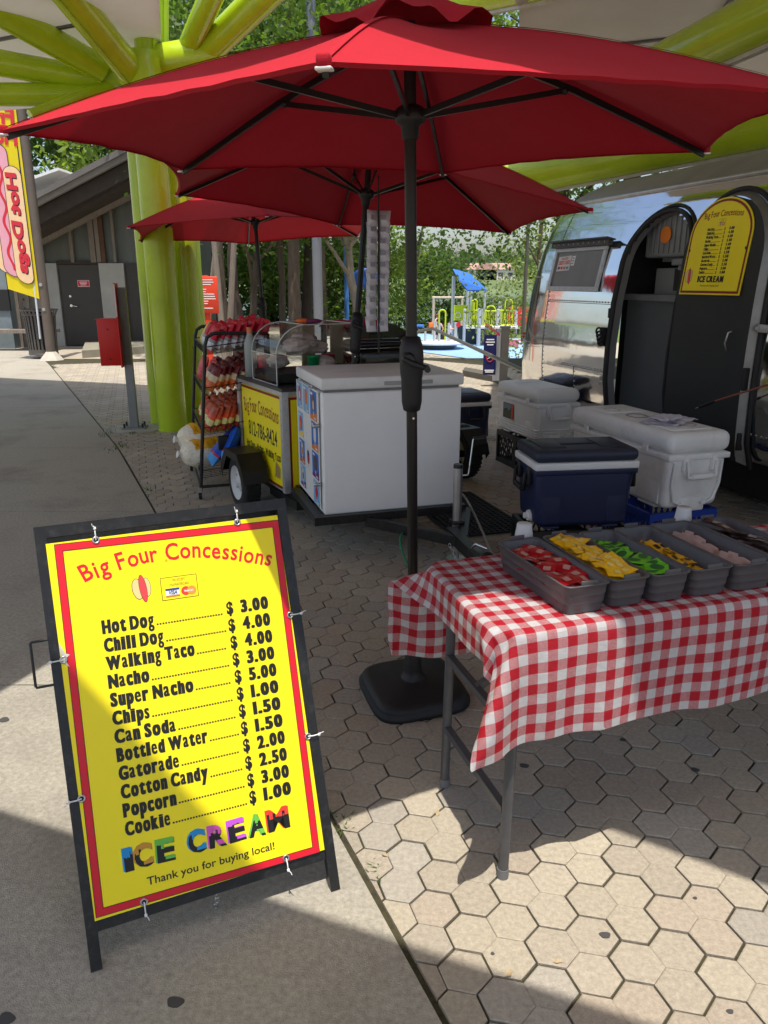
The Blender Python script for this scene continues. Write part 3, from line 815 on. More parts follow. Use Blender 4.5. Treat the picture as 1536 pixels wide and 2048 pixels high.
CLOTH = [
    695,1500,445,711,1506,449,728,1511,451,745,1515,452,762,1518,453,780,1521,453,797,1524,454,813,1529,455,831,1532,455,848,1534,455,865,1537,456,882,1541,456,899,1546,456,916,1550,457,933,1553,457,951,1556,457,968,1559,457,985,1561,457,1003,1562,458,1020,1563,458,1038,1564,458,1055,1566,458,1073,1569,458,1090,1570,459,1107,1567,459,1176,1560,459,1246,1559,459,1316,1561,459,1386,1566,459,1456,1567,459,1526,1568,459,1596,1568,459,1666,1568,459,1736,1568,459,1806,1568,459,1876,1568,459,1947,1567,459,2017,1566,459,2087,1565,459,2157,1566,459,2227,1567,459,2297,1568,459,2367,1571,459,2436,1583,460,2500,1592,461,2547,1541,456,2571,1572,444,2556,1619,431,
    704,1519,474,713,1506,482,730,1502,485,745,1512,487,761,1517,488,779,1521,489,796,1524,489,813,1528,490,830,1532,490,847,1535,491,864,1538,491,882,1542,491,899,1546,492,916,1549,492,933,1552,492,950,1555,492,968,1558,493,985,1560,493,1002,1562,493,1020,1563,493,1037,1564,493,1055,1566,494,1072,1568,494,1090,1569,494,1107,1567,494,1176,1560,495,1246,1560,495,1316,1562,495,1386,1566,495,1456,1567,495,1526,1567,495,1596,1567,495,1666,1567,495,1736,1567,495,1806,1567,495,1876,1566,495,1947,1566,495,2017,1565,495,2087,1565,495,2157,1566,495,2227,1567,495,2297,1568,495,2367,1569,495,2436,1578,495,2501,1589,496,2550,1541,492,2567,1580,478,2561,1627,465,
    721,1539,498,721,1527,510,729,1514,519,746,1509,522,763,1512,523,778,1521,524,795,1526,525,812,1529,525,829,1532,526,847,1535,526,864,1539,526,881,1542,527,898,1545,527,915,1548,527,933,1551,528,950,1554,528,967,1557,528,985,1559,528,1002,1561,528,1020,1563,529,1037,1564,529,1054,1565,529,1072,1568,529,1089,1569,529,1107,1567,530,1176,1561,530,1246,1561,530,1316,1563,530,1386,1566,530,1456,1567,530,1526,1567,530,1596,1567,530,1666,1566,530,1736,1566,530,1806,1566,530,1876,1566,530,1947,1565,530,2017,1565,530,2087,1565,530,2157,1566,530,2227,1567,530,2297,1568,530,2367,1568,530,2437,1573,531,2502,1587,531,2554,1541,527,2562,1587,512,2573,1629,498,
    742,1558,520,737,1548,534,737,1536,546,746,1523,554,762,1517,558,779,1518,559,795,1524,560,811,1531,561,829,1535,561,846,1537,561,863,1540,562,880,1543,562,898,1546,562,915,1549,563,932,1551,563,950,1554,563,967,1557,563,984,1559,564,1002,1561,564,1019,1562,564,1037,1564,564,1054,1565,564,1072,1567,565,1089,1568,565,1106,1567,565,1176,1562,565,1246,1562,566,1316,1564,566,1386,1566,566,1456,1566,566,1526,1566,566,1596,1566,566,1666,1566,566,1736,1566,566,1806,1566,566,1876,1565,566,1947,1565,566,2017,1565,566,2087,1565,566,2157,1566,566,2227,1566,566,2297,1567,566,2367,1568,566,2437,1570,566,2503,1584,567,2558,1543,562,2559,1595,547,2588,1620,528,
    763,1576,542,755,1569,556,754,1557,568,753,1545,581,762,1532,590,777,1526,594,795,1526,595,812,1530,596,828,1536,596,845,1541,597,862,1543,597,880,1545,597,897,1548,598,914,1550,598,932,1552,598,949,1555,599,967,1557,599,984,1559,599,1001,1561,599,1019,1562,600,1036,1564,600,1054,1565,600,1071,1567,600,1089,1568,600,1106,1567,600,1176,1563,601,1246,1563,601,1316,1564,601,1386,1566,601,1456,1566,601,1526,1566,601,1596,1566,601,1666,1566,601,1736,1566,601,1806,1565,601,1876,1565,601,1947,1565,601,2017,1565,601,2087,1565,601,2157,1566,601,2227,1566,601,2297,1567,601,2367,1567,601,2437,1567,601,2504,1582,602,2563,1547,597,2560,1604,581,2586,1598,555,
    785,1593,565,774,1589,578,772,1577,590,775,1564,601,770,1555,616,778,1542,625,793,1535,630,811,1535,631,828,1538,632,845,1542,632,862,1547,632,879,1549,633,896,1551,633,914,1552,633,931,1554,634,949,1556,634,966,1558,634,984,1559,635,1001,1561,635,1018,1563,635,1036,1564,635,1053,1565,635,1071,1566,636,1088,1567,636,1106,1567,636,1176,1564,636,1246,1564,636,1316,1565,636,1386,1566,636,1456,1566,636,1526,1566,636,1596,1566,636,1666,1566,636,1736,1566,636,1806,1565,636,1876,1565,636,1947,1565,636,2017,1565,636,2087,1565,636,2157,1566,636,2227,1566,636,2297,1567,636,2367,1567,637,2437,1566,636,2505,1579,637,2567,1553,632,2570,1610,614,2562,1603,580,
    808,1606,589,796,1605,601,786,1599,614,788,1585,625,795,1573,635,789,1565,650,794,1553,661,809,1545,665,827,1544,667,844,1547,667,861,1550,668,878,1553,668,896,1555,668,913,1556,669,931,1557,669,948,1558,669,966,1560,670,983,1561,670,1001,1562,670,1018,1563,670,1036,1564,671,1053,1565,671,1071,1566,671,1088,1566,671,1106,1566,671,1176,1564,672,1246,1564,672,1316,1565,672,1386,1566,672,1456,1566,672,1526,1566,672,1596,1566,672,1666,1566,672,1736,1566,672,1806,1566,672,1876,1565,672,1947,1565,672,2017,1565,672,2087,1566,672,2157,1566,672,2227,1566,672,2297,1566,672,2367,1567,672,2437,1566,672,2506,1575,673,2570,1560,666,2571,1594,642,2547,1590,608,
    810,1622,613,820,1614,625,808,1611,638,796,1608,651,806,1596,658,814,1583,667,808,1576,682,811,1564,695,826,1556,700,843,1554,702,860,1556,703,878,1558,703,895,1559,703,913,1560,704,930,1561,704,948,1562,705,965,1562,705,983,1563,705,1000,1563,706,1018,1564,706,1035,1565,706,1053,1565,706,1070,1565,706,1088,1566,707,1105,1566,707,1175,1565,707,1246,1565,707,1316,1565,707,1386,1566,707,1456,1566,707,1526,1566,707,1596,1566,707,1666,1566,707,1736,1566,707,1806,1566,707,1876,1566,707,1947,1566,707,2017,1566,707,2087,1566,707,2157,1566,707,2227,1566,707,2297,1566,707,2367,1566,707,2437,1567,707,2506,1570,708,2572,1569,701,2568,1594,667,2574,1587,630,
    784,1618,637,796,1620,650,808,1620,663,820,1618,675,809,1611,687,808,1597,698,822,1590,706,833,1579,714,826,1576,730,842,1568,734,860,1567,736,877,1567,737,894,1567,738,912,1568,739,930,1568,739,947,1568,740,965,1568,740,982,1568,740,1000,1568,741,1017,1568,741,1035,1568,741,1052,1568,742,1070,1568,742,1088,1568,742,1105,1568,742,1175,1568,742,1245,1568,743,1316,1568,743,1386,1568,743,1456,1568,743,1526,1568,743,1596,1568,743,1666,1568,743,1736,1568,743,1806,1568,743,1876,1568,743,1947,1568,743,2017,1568,743,2087,1568,743,2157,1568,743,2227,1568,743,2297,1568,743,2367,1568,743,2437,1567,743,2507,1568,742,2572,1580,734,2577,1606,687,2602,1591,650,
    769,1600,660,771,1611,673,783,1609,686,795,1609,699,806,1612,712,816,1617,725,813,1604,736,829,1600,740,842,1593,748,840,1579,766,856,1573,771,875,1574,770,893,1575,769,911,1575,770,929,1575,770,947,1576,771,964,1576,771,982,1576,771,999,1577,771,1017,1577,771,1035,1577,771,1052,1578,772,1070,1578,772,1087,1578,772,1105,1578,772,1175,1579,772,1245,1579,772,1316,1579,772,1386,1579,772,1456,1579,772,1526,1579,772,1596,1579,773,1666,1579,772,1736,1579,772,1806,1579,772,1876,1579,772,1947,1579,772,2017,1579,772,2087,1579,772,2157,1579,772,2227,1579,772,2297,1579,772,2367,1579,772,2437,1579,772,2508,1579,771,2570,1589,755,2598,1596,713,2623,1610,670,
    791,1613,665,787,1615,682,780,1619,698,776,1620,715,777,1616,732,787,1614,747,797,1612,762,814,1616,761,826,1611,772,842,1613,765,859,1613,770,876,1613,767,894,1613,768,912,1613,767,929,1613,768,947,1613,768,964,1613,768,982,1613,768,999,1613,768,1017,1614,768,1035,1614,768,1052,1614,768,1070,1614,768,1087,1614,768,1105,1614,768,1175,1614,768,1245,1614,767,1316,1614,767,1386,1614,768,1456,1614,767,1526,1614,767,1596,1614,767,1666,1614,767,1736,1614,767,1806,1614,767,1876,1614,767,1947,1614,767,2017,1614,767,2087,1614,767,2157,1614,767,2227,1614,767,2297,1614,767,2367,1614,767,2437,1614,767,2507,1614,769,2570,1614,773,2608,1623,728,2608,1638,683,
    794,1648,664,793,1649,681,792,1650,699,790,1650,716,782,1651,732,793,1649,746,792,1648,764,807,1647,772,825,1647,768,843,1648,768,860,1648,772,877,1648,768,895,1648,768,912,1648,769,930,1648,768,947,1648,768,965,1649,768,982,1649,768,1000,1649,768,1017,1649,768,1035,1649,768,1052,1649,768,1070,1649,768,1087,1650,768,1105,1650,767,1175,1650,767,1245,1650,767,1316,1650,767,1386,1650,767,1456,1650,767,1526,1650,767,1596,1650,767,1666,1650,767,1736,1650,767,1806,1650,767,1876,1650,767,1947,1650,767,2017,1650,767,2087,1650,767,2157,1650,767,2227,1650,767,2297,1650,767,2367,1650,767,2437,1650,767,2507,1650,771,2570,1649,768,2609,1648,734,2619,1650,690,
    791,1683,662,788,1684,679,785,1684,697,790,1684,713,792,1684,731,787,1684,747,792,1683,765,808,1683,771,825,1683,767,843,1684,770,860,1684,769,878,1684,768,895,1684,768,913,1684,768,930,1684,768,948,1684,767,965,1684,767,983,1684,767,1000,1684,768,1018,1685,768,1035,1685,768,1053,1685,768,1070,1685,768,1088,1685,768,1105,1685,768,1175,1685,767,1245,1685,767,1316,1685,768,1386,1685,768,1456,1685,768,1526,1685,768,1596,1685,768,1666,1685,767,1736,1685,767,1806,1685,767,1876,1685,767,1947,1685,767,2017,1685,768,2087,1685,768,2157,1685,768,2227,1685,768,2297,1685,767,2367,1685,767,2437,1685,767,2507,1685,770,2572,1684,768,2608,1683,734,2612,1683,682,
    787,1719,660,788,1719,678,791,1719,695,788,1719,712,787,1719,730,789,1719,747,792,1719,764,808,1719,771,825,1719,767,843,1719,768,860,1719,768,878,1719,767,895,1719,767,913,1719,767,930,1719,767,948,1719,767,965,1719,767,983,1720,767,1000,1720,767,1018,1720,768,1035,1720,769,1053,1720,770,1070,1721,769,1088,1721,769,1105,1721,769,1176,1721,769,1246,1721,769,1316,1721,770,1386,1721,771,1456,1721,772,1526,1721,772,1596,1721,771,1666,1721,770,1736,1721,769,1806,1721,768,1876,1721,768,1947,1721,769,2017,1721,770,2087,1721,771,2157,1721,771,2227,1721,771,2297,1721,770,2367,1721,769,2437,1721,769,2507,1721,771,2573,1720,767,2609,1719,733,2609,1718,680,
    788,1754,660,790,1754,677,788,1754,695,788,1754,712,789,1754,730,790,1755,747,792,1755,764,808,1754,771,825,1755,767,843,1755,767,860,1755,767,878,1755,767,896,1755,767,913,1755,767,931,1755,767,948,1755,767,966,1755,767,983,1755,767,1001,1755,767,1018,1755,768,1036,1756,769,1053,1756,770,1070,1756,770,1088,1756,770,1106,1756,770,1176,1756,770,1246,1756,771,1316,1756,772,1386,1756,773,1456,1756,774,1526,1756,775,1596,1756,773,1666,1756,772,1736,1756,771,1806,1756,770,1876,1756,770,1947,1756,771,2017,1756,773,2087,1756,773,2157,1756,774,2227,1756,773,2297,1756,772,2367,1756,771,2437,1756,771,2507,1756,770,2574,1755,767,2611,1754,732,2609,1753,679,
    789,1790,659,789,1790,677,789,1790,694,789,1790,712,790,1790,729,790,1790,747,792,1790,764,808,1790,771,825,1790,767,843,1790,767,860,1790,767,878,1790,767,896,1790,767,913,1790,767,931,1790,767,948,1790,767,966,1790,767,983,1791,767,1001,1791,767,1018,1791,767,1036,1791,768,1053,1791,770,1070,1791,770,1088,1791,770,1106,1791,770,1176,1791,770,1246,1791,771,1316,1791,772,1386,1791,773,1456,1791,774,1526,1791,774,1596,1791,773,1666,1791,772,1736,1791,772,1806,1791,771,1876,1791,771,1947,1791,772,2017,1791,773,2087,1791,773,2157,1791,773,2227,1791,773,2297,1791,772,2367,1791,771,2437,1791,772,2507,1791,768,2575,1791,767,2612,1790,731,2609,1789,679,
    789,1825,659,789,1825,677,789,1825,694,790,1825,712,790,1825,729,791,1825,747,792,1826,764,808,1825,772,825,1826,768,843,1826,767,860,1826,767,878,1826,767,896,1826,767,913,1826,767,931,1826,767,948,1826,767,966,1826,767,983,1826,767,1001,1826,767,1018,1826,767,1036,1827,768,1053,1827,769,1070,1827,769,1088,1827,769,1106,1827,769,1176,1827,770,1246,1827,771,1316,1827,772,1386,1827,773,1456,1827,774,1526,1827,774,1596,1827,773,1666,1827,773,1736,1827,772,1806,1827,772,1876,1827,772,1947,1827,772,2017,1827,773,2087,1827,773,2157,1827,773,2227,1827,773,2297,1827,772,2367,1827,772,2437,1827,772,2507,1827,768,2575,1826,767,2612,1825,730,2609,1824,678,
    789,1861,659,789,1861,677,790,1861,694,790,1861,712,790,1861,729,792,1861,747,793,1861,764,808,1861,772,825,1861,768,843,1861,767,860,1861,767,878,1861,767,895,1861,767,913,1861,767,931,1861,767,948,1861,767,966,1861,767,983,1862,767,1001,1862,767,1018,1862,767,1036,1862,768,1053,1862,769,1070,1862,769,1088,1862,769,1106,1862,769,1176,1862,770,1246,1862,770,1316,1862,772,1386,1862,773,1456,1862,773,1526,1862,774,1596,1862,773,1666,1862,773,1736,1862,773,1806,1862,773,1876,1862,773,1947,1862,773,2017,1862,773,2087,1862,773,2157,1862,773,2227,1862,772,2297,1862,772,2367,1862,772,2437,1862,772,2507,1862,768,2576,1862,767,2611,1861,730,2610,1860,677,
    789,1896,659,789,1896,676,790,1896,694,790,1896,711,790,1896,729,792,1896,746,793,1896,764,808,1896,772,825,1897,768,843,1897,767,860,1897,767,878,1897,767,895,1897,767,913,1897,767,930,1897,767,948,1897,767,966,1897,767,983,1897,767,1001,1897,767,1018,1897,767,1036,1898,768,1053,1898,770,1070,1898,770,1088,1898,769,1106,1898,769,1176,1898,770,1246,1898,770,1316,1898,772,1386,1898,773,1456,1898,773,1526,1898,773,1596,1898,773,1666,1898,773,1736,1898,773,1806,1898,773,1876,1898,773,1947,1898,773,2017,1898,772,2087,1898,772,2157,1898,772,2227,1898,772,2297,1898,772,2367,1898,772,2437,1898,772,2507,1898,768,2576,1897,768,2610,1896,729,2610,1895,677,
    788,1931,659,789,1932,676,790,1932,694,790,1932,711,790,1932,729,793,1932,746,793,1932,764,808,1932,773,825,1932,768,843,1932,767,860,1932,767,878,1932,767,895,1932,767,913,1932,767,930,1932,767,948,1932,767,965,1932,767,983,1933,767,1001,1933,767,1018,1933,768,1036,1933,769,1053,1933,770,1070,1933,770,1088,1933,770,1106,1933,770,1176,1933,770,1246,1933,770,1316,1933,772,1386,1933,772,1456,1933,773,1526,1933,773,1596,1933,772,1666,1933,773,1736,1933,773,1806,1933,774,1876,1933,773,1947,1933,773,2017,1933,772,2087,1933,772,2157,1933,772,2227,1933,772,2297,1933,772,2367,1933,772,2437,1933,773,2507,1933,769,2577,1933,768,2609,1932,728,2611,1931,676,
    787,1967,659,789,1967,676,790,1967,694,790,1967,711,790,1967,729,793,1967,746,793,1967,764,808,1967,773,825,1968,768,843,1968,767,860,1968,767,878,1968,767,895,1968,767,913,1968,767,930,1968,767,948,1968,767,965,1968,767,983,1968,767,1000,1968,767,1018,1968,768,1036,1968,769,1053,1969,771,1070,1969,771,1088,1969,771,1106,1969,770,1176,1969,770,1246,1969,771,1316,1969,772,1386,1969,772,1456,1969,773,1526,1969,772,1596,1969,772,1666,1969,772,1736,1969,773,1806,1969,774,1876,1969,774,1947,1969,773,2017,1969,772,2087,1969,772,2157,1969,772,2227,1969,772,2297,1969,772,2367,1969,772,2437,1969,773,2507,1969,770,2577,1968,768,2608,1967,728,2613,1966,676,
    783,2002,659,787,2002,676,789,2002,694,791,2003,711,791,2003,729,793,2003,746,793,2003,764,808,2003,773,825,2003,768,843,2003,767,860,2003,767,878,2003,767,895,2003,767,913,2003,767,930,2003,767,948,2003,767,965,2003,767,983,2004,767,1000,2004,767,1018,2004,768,1035,2004,768,1053,2004,769,1070,2004,769,1088,2004,769,1105,2004,769,1176,2004,769,1246,2004,769,1316,2004,770,1386,2004,770,1456,2004,770,1526,2004,770,1596,2004,770,1666,2004,770,1736,2004,771,1806,2004,771,1876,2004,771,1947,2004,770,2017,2004,770,2087,2004,769,2157,2004,769,2227,2004,770,2297,2004,770,2367,2004,770,2437,2004,770,2507,2004,771,2577,2004,768,2609,2002,727,2616,2001,676,
    772,2035,662,779,2037,678,786,2038,694,787,2038,711,788,2038,729,792,2038,746,792,2038,764,808,2039,772,825,2039,768,842,2039,768,860,2039,767,878,2039,767,895,2039,767,913,2039,767,930,2039,767,948,2039,767,965,2039,767,983,2039,767,1000,2039,767,1018,2039,767,1035,2039,767,1053,2039,767,1070,2039,767,1088,2039,767,1105,2039,767,1176,2039,767,1246,2039,767,1316,2039,767,1386,2039,768,1456,2039,768,1526,2039,768,1596,2039,767,1666,2039,767,1736,2039,768,1806,2039,768,1876,2039,768,1947,2039,768,2017,2039,767,2087,2039,767,2157,2039,767,2227,2039,767,2297,2039,767,2367,2039,768,2437,2039,768,2507,2039,768,2577,2039,768,2608,2038,727,2620,2037,676,
    754,2065,668,765,2067,682,769,2068,699,777,2070,715,784,2072,730,793,2073,745,792,2074,764,808,2074,772,825,2074,767,842,2074,769,860,2074,768,877,2074,768,895,2074,768,912,2074,767,930,2074,767,948,2074,767,965,2075,767,983,2075,767,1000,2075,767,1018,2075,767,1035,2075,767,1053,2075,767,1070,2075,767,1088,2075,767,1105,2075,767,1176,2075,767,1246,2075,767,1316,2075,767,1386,2075,767,1456,2075,767,1526,2075,767,1596,2075,767,1666,2075,767,1736,2075,767,1806,2075,767,1876,2075,767,1947,2075,767,2017,2075,767,2087,2075,767,2157,2075,767,2227,2075,767,2297,2075,767,2367,2075,767,2437,2075,767,2507,2075,768,2578,2075,768,2619,2071,729,2622,2072,677,
    744,2099,672,758,2102,681,768,2103,695,778,2105,710,785,2107,726,785,2107,743,800,2100,748,811,2107,761,825,2109,771,842,2109,768,860,2109,767,877,2109,767,895,2110,767,912,2110,767,930,2110,767,947,2110,767,965,2110,767,982,2110,767,1000,2110,767,1018,2110,767,1035,2110,767,1053,2110,767,1070,2110,767,1088,2110,767,1105,2110,767,1175,2110,768,1246,2110,768,1316,2110,768,1386,2110,768,1456,2110,768,1526,2110,768,1596,2110,768,1666,2110,768,1736,2110,768,1806,2110,768,1876,2110,768,1947,2110,768,2017,2110,767,2087,2110,768,2157,2110,768,2227,2110,768,2297,2110,768,2367,2110,768,2438,2110,768,2508,2110,767,2577,2110,772,2612,2101,731,2644,2087,692,
    733,2132,678,748,2135,687,760,2137,700,775,2139,707,786,2137,721,792,2130,736,808,2128,730,824,2129,737,835,2135,749,841,2145,765,859,2146,766,877,2145,766,895,2145,766,912,2145,766,930,2145,766,947,2145,766,965,2145,766,982,2145,766,1000,2145,766,1017,2144,766,1035,2145,766,1053,2145,766,1070,2144,766,1088,2144,766,1105,2145,766,1175,2145,766,1246,2144,766,1316,2144,766,1386,2145,766,1456,2145,766,1526,2144,766,1596,2144,766,1666,2144,766,1736,2145,766,1806,2144,766,1876,2144,766,1947,2145,766,2017,2145,766,2087,2145,766,2157,2144,766,2227,2145,766,2297,2144,766,2367,2145,766,2438,2145,766,2508,2146,766,2559,2125,751,2598,2124,708,2639,2118,676,
    721,2164,687,735,2167,697,745,2163,712,758,2165,723,775,2164,723,793,2163,723,810,2162,723,828,2160,723,827,2144,727,843,2149,729,860,2154,731,877,2148,732,895,2148,732,912,2148,732,930,2148,733,947,2148,733,965,2148,734,983,2148,734,1000,2148,734,1018,2148,734,1035,2148,734,1053,2148,734,1070,2148,734,1088,2148,734,1105,2148,734,1175,2148,734,1246,2148,735,1316,2148,735,1386,2148,735,1456,2148,735,1526,2148,734,1596,2148,734,1666,2148,734,1736,2148,734,1806,2148,734,1876,2148,734,1947,2148,734,2017,2148,734,2087,2148,734,2157,2148,734,2227,2148,734,2297,2148,734,2367,2148,734,2437,2148,733,2507,2149,732,2557,2142,721,2579,2111,682,2618,2121,649,
    708,2195,700,725,2193,697,742,2187,695,759,2182,693,775,2177,692,791,2170,690,806,2161,690,821,2151,690,832,2138,693,846,2149,695,862,2155,696,878,2148,696,896,2150,697,913,2151,697,931,2150,697,948,2148,698,966,2147,698,983,2149,698,1000,2151,698,1018,2151,699,1035,2149,699,1053,2148,699,1070,2148,699,1088,2149,699,1105,2149,699,1176,2149,699,1246,2149,699,1316,2149,699,1386,2149,699,1456,2149,699,1526,2148,699,1596,2148,699,1666,2148,699,1736,2148,699,1806,2148,699,1876,2148,699,1947,2148,699,2017,2148,699,2087,2148,699,2157,2148,699,2227,2147,699,2297,2147,699,2367,2146,698,2437,2149,698,2506,2151,696,2563,2157,690,2559,2105,655,2597,2114,622,
    708,2200,665,721,2188,663,735,2178,662,752,2174,660,768,2167,658,784,2159,657,797,2148,658,814,2143,658,831,2145,658,846,2155,660,863,2156,660,879,2148,660,897,2151,661,914,2153,662,931,2150,662,949,2147,662,966,2147,663,984,2149,663,1001,2152,663,1018,2153,663,1036,2150,663,1053,2148,663,1070,2148,663,1088,2148,663,1106,2149,663,1176,2149,663,1246,2150,664,1316,2149,664,1386,2149,664,1456,2149,664,1526,2148,663,1596,2148,663,1666,2148,663,1736,2148,663,1806,2147,663,1876,2147,663,1947,2147,663,2017,2147,663,2087,2147,663,2157,2146,663,2227,2146,663,2297,2146,663,2367,2142,663,2437,2147,662,2506,2147,661,2559,2169,657,2542,2118,627,2575,2106,594,
    709,2205,630,722,2193,628,735,2182,627,749,2171,625,764,2163,624,780,2155,624,797,2149,623,814,2147,623,830,2154,624,847,2159,624,864,2155,625,880,2149,625,898,2153,626,915,2155,626,932,2151,626,949,2147,627,967,2146,627,984,2149,627,1001,2153,628,1019,2154,628,1036,2151,628,1053,2148,628,1071,2147,628,1088,2148,628,1106,2149,628,1176,2149,628,1246,2150,628,1316,2150,628,1386,2149,628,1456,2149,628,1526,2148,628,1596,2148,628,1666,2147,628,1736,2147,628,1806,2147,628,1876,2147,628,1947,2146,628,2017,2146,628,2087,2145,628,2157,2145,628,2227,2144,628,2297,2144,628,2367,2139,628,2436,2146,627,2505,2143,626,2552,2176,623,2551,2131,596,2552,2102,568,
    712,2212,595,724,2200,593,736,2188,592,750,2177,590,764,2167,589,780,2159,588,796,2153,588,814,2153,588,830,2159,588,848,2159,589,864,2154,589,882,2151,590,899,2155,590,916,2156,591,933,2151,591,950,2146,591,967,2146,592,984,2150,592,1001,2154,592,1019,2155,592,1036,2151,592,1053,2148,592,1071,2147,592,1088,2148,592,1106,2149,592,1176,2150,593,1246,2151,593,1316,2150,593,1386,2150,593,1456,2149,593,1526,2148,593,1596,2147,593,1666,2147,593,1736,2147,593,1806,2146,593,1876,2146,592,1946,2145,592,2017,2145,592,2087,2144,592,2157,2144,592,2227,2142,592,2297,2142,592,2366,2136,593,2436,2143,591,2505,2137,591,2545,2179,588,2567,2136,565,2531,2109,541,
    715,2205,565,731,2211,561,743,2198,559,752,2184,556,765,2172,554,780,2163,553,796,2156,552,813,2159,553,831,2161,553,848,2159,553,865,2154,554,882,2153,554,899,2157,555,917,2157,555,934,2151,556,950,2146,556,968,2146,556,985,2150,556,1002,2155,557,1019,2156,557,1036,2152,557,1053,2148,557,1071,2147,557,1088,2148,557,1106,2149,557,1176,2150,557,1246,2152,557,1316,2151,557,1386,2150,557,1456,2149,557,1526,2148,557,1596,2147,557,1666,2147,557,1736,2147,557,1806,2146,557,1876,2145,557,1946,2145,557,2017,2144,557,2087,2142,557,2157,2142,557,2227,2140,557,2297,2140,557,2366,2132,557,2436,2141,556,2505,2131,556,2539,2180,553,2576,2147,533,2541,2120,509,
    710,2203,530,728,2205,528,745,2205,525,760,2196,523,771,2182,521,781,2169,518,796,2160,517,814,2160,517,831,2161,518,849,2158,518,866,2155,518,883,2156,519,900,2159,519,918,2158,520,934,2152,520,951,2146,520,968,2146,521,985,2151,521,1002,2156,521,1019,2157,521,1036,2153,521,1053,2148,522,1071,2146,522,1088,2148,522,1106,2149,522,1176,2151,522,1246,2153,522,1316,2152,522,1386,2151,522,1456,2149,522,1526,2148,522,1596,2147,522,1666,2147,522,1736,2147,522,1806,2145,522,1876,2144,522,1946,2144,522,2017,2143,522,2087,2141,522,2157,2141,522,2227,2137,522,2297,2138,522,2366,2129,522,2435,2138,521,2504,2127,521,2535,2180,518,2579,2161,500,2558,2121,479,
    708,2202,494,725,2196,494,741,2203,490,758,2200,488,771,2188,486,783,2177,484,797,2166,482,814,2162,482,832,2160,482,849,2159,483,867,2158,483,884,2159,483,901,2161,484,919,2159,484,935,2152,485,951,2146,485,969,2146,485,986,2151,486,1002,2157,486,1020,2158,486,1037,2154,486,1053,2149,486,1071,2146,486,1088,2147,486,1106,2149,486,1176,2151,486,1246,2154,486,1316,2152,486,1386,2152,486,1456,2149,486,1526,2149,486,1596,2147,486,1666,2147,486,1736,2147,486,1806,2145,486,1876,2144,486,1946,2143,486,2017,2142,486,2087,2139,486,2157,2139,486,2227,2135,486,2297,2136,486,2366,2126,487,2435,2135,485,2504,2124,486,2532,2178,483,2580,2174,468,2572,2127,447,
    713,2203,459,720,2187,460,737,2191,457,753,2196,453,771,2194,451,785,2185,450,799,2174,448,815,2168,447,833,2165,447,850,2163,447,867,2162,448,885,2162,448,902,2163,449,920,2159,449,936,2152,449,952,2146,450,970,2146,450,986,2152,450,1003,2158,450,1020,2159,451,1037,2154,451,1054,2149,451,1071,2146,451,1088,2147,451,1106,2149,451,1176,2152,451,1246,2155,451,1316,2153,451,1386,2153,451,1456,2150,451,1526,2150,451,1596,2148,451,1666,2147,451,1736,2147,451,1806,2145,451,1876,2144,451,1946,2142,451,2017,2141,451,2087,2138,451,2157,2137,451,2227,2132,451,2297,2133,451,2366,2123,451,2435,2132,450,2503,2121,450,2531,2177,447,2579,2188,435,2578,2140,415,
    722,2200,425,715,2184,426,732,2184,423,749,2188,419,766,2189,417,783,2186,415,800,2181,413,817,2176,413,834,2172,412,851,2168,412,868,2166,413,886,2165,413,903,2164,413,920,2159,414,936,2152,414,953,2146,414,970,2146,414,987,2152,415,1003,2159,415,1020,2160,415,1037,2155,415,1054,2149,415,1071,2146,415,1088,2147,415,1106,2149,415,1176,2152,415,1246,2156,416,1316,2154,415,1386,2154,415,1456,2151,415,1526,2151,415,1596,2148,415,1666,2148,415,1736,2147,415,1806,2146,415,1876,2144,415,1946,2142,415,2016,2139,415,2087,2137,415,2157,2135,415,2226,2130,416,2296,2131,415,2365,2119,416,2435,2129,415,2503,2118,415,2530,2176,412,2576,2200,402,2579,2153,382,
]
nxc, nyc = len(CLOTH_I), len(CLOTH_J)
pts = [[tuple(c / 1000 for c in CLOTH[(j * nxc + i) * 3:(j * nxc + i) * 3 + 3]) for i in range(nxc)] for j in range(nyc)]
cloth_m = bpy.data.materials.new('gingham'); cloth_m.use_nodes = True
n = cloth_m.node_tree.nodes; l = cloth_m.node_tree.links; p = n['Principled BSDF']; p.inputs['Roughness'].default_value = 0.62; p.inputs['Specular IOR Level'].default_value = 0.35
uvn = n.new('ShaderNodeUVMap'); uvn.uv_map = 'UVMap'
sx = n.new('ShaderNodeSeparateXYZ'); l.new(uvn.outputs[0], sx.inputs[0])
def math_node(op, a, b_=None):
    k = n.new('ShaderNodeMath'); k.operation = op
    for i, q in enumerate((a, b_)):
        if q is None: continue
        if isinstance(q, (int, float)): k.inputs[i].default_value = q
        else: l.new(q, k.inputs[i])
    return k.outputs[0]
CH = 0.0290
def band(s): return math_node('GREATER_THAN', math_node('FRACT', math_node('DIVIDE', s, CH * 2)), 0.5)
bx1, by1 = band(sx.outputs[0]), band(sx.outputs[1])
both = math_node('MULTIPLY', bx1, by1); anyb = math_node('MAXIMUM', bx1, by1); one = math_node('SUBTRACT', anyb, both)
tw = math_node('GREATER_THAN', math_node('FRACT', math_node('DIVIDE', math_node('ADD', sx.outputs[0], math_node('MULTIPLY', sx.outputs[1], 0.55)), 0.0021)), 0.36)
cov = math_node('MAXIMUM', both, math_node('MULTIPLY', one, tw))
mixc = n.new('ShaderNodeMix'); mixc.data_type = 'RGBA'; l.new(cov, mixc.inputs[0])
mixc.inputs[6].default_value = (0.74, 0.73, 0.74, 1); mixc.inputs[7].default_value = (*srgb(196, 22, 44), 1)
nz = n.new('ShaderNodeTexNoise'); nz.inputs['Scale'].default_value = 60; l.new(uvn.outputs[0], nz.inputs['Vector'])
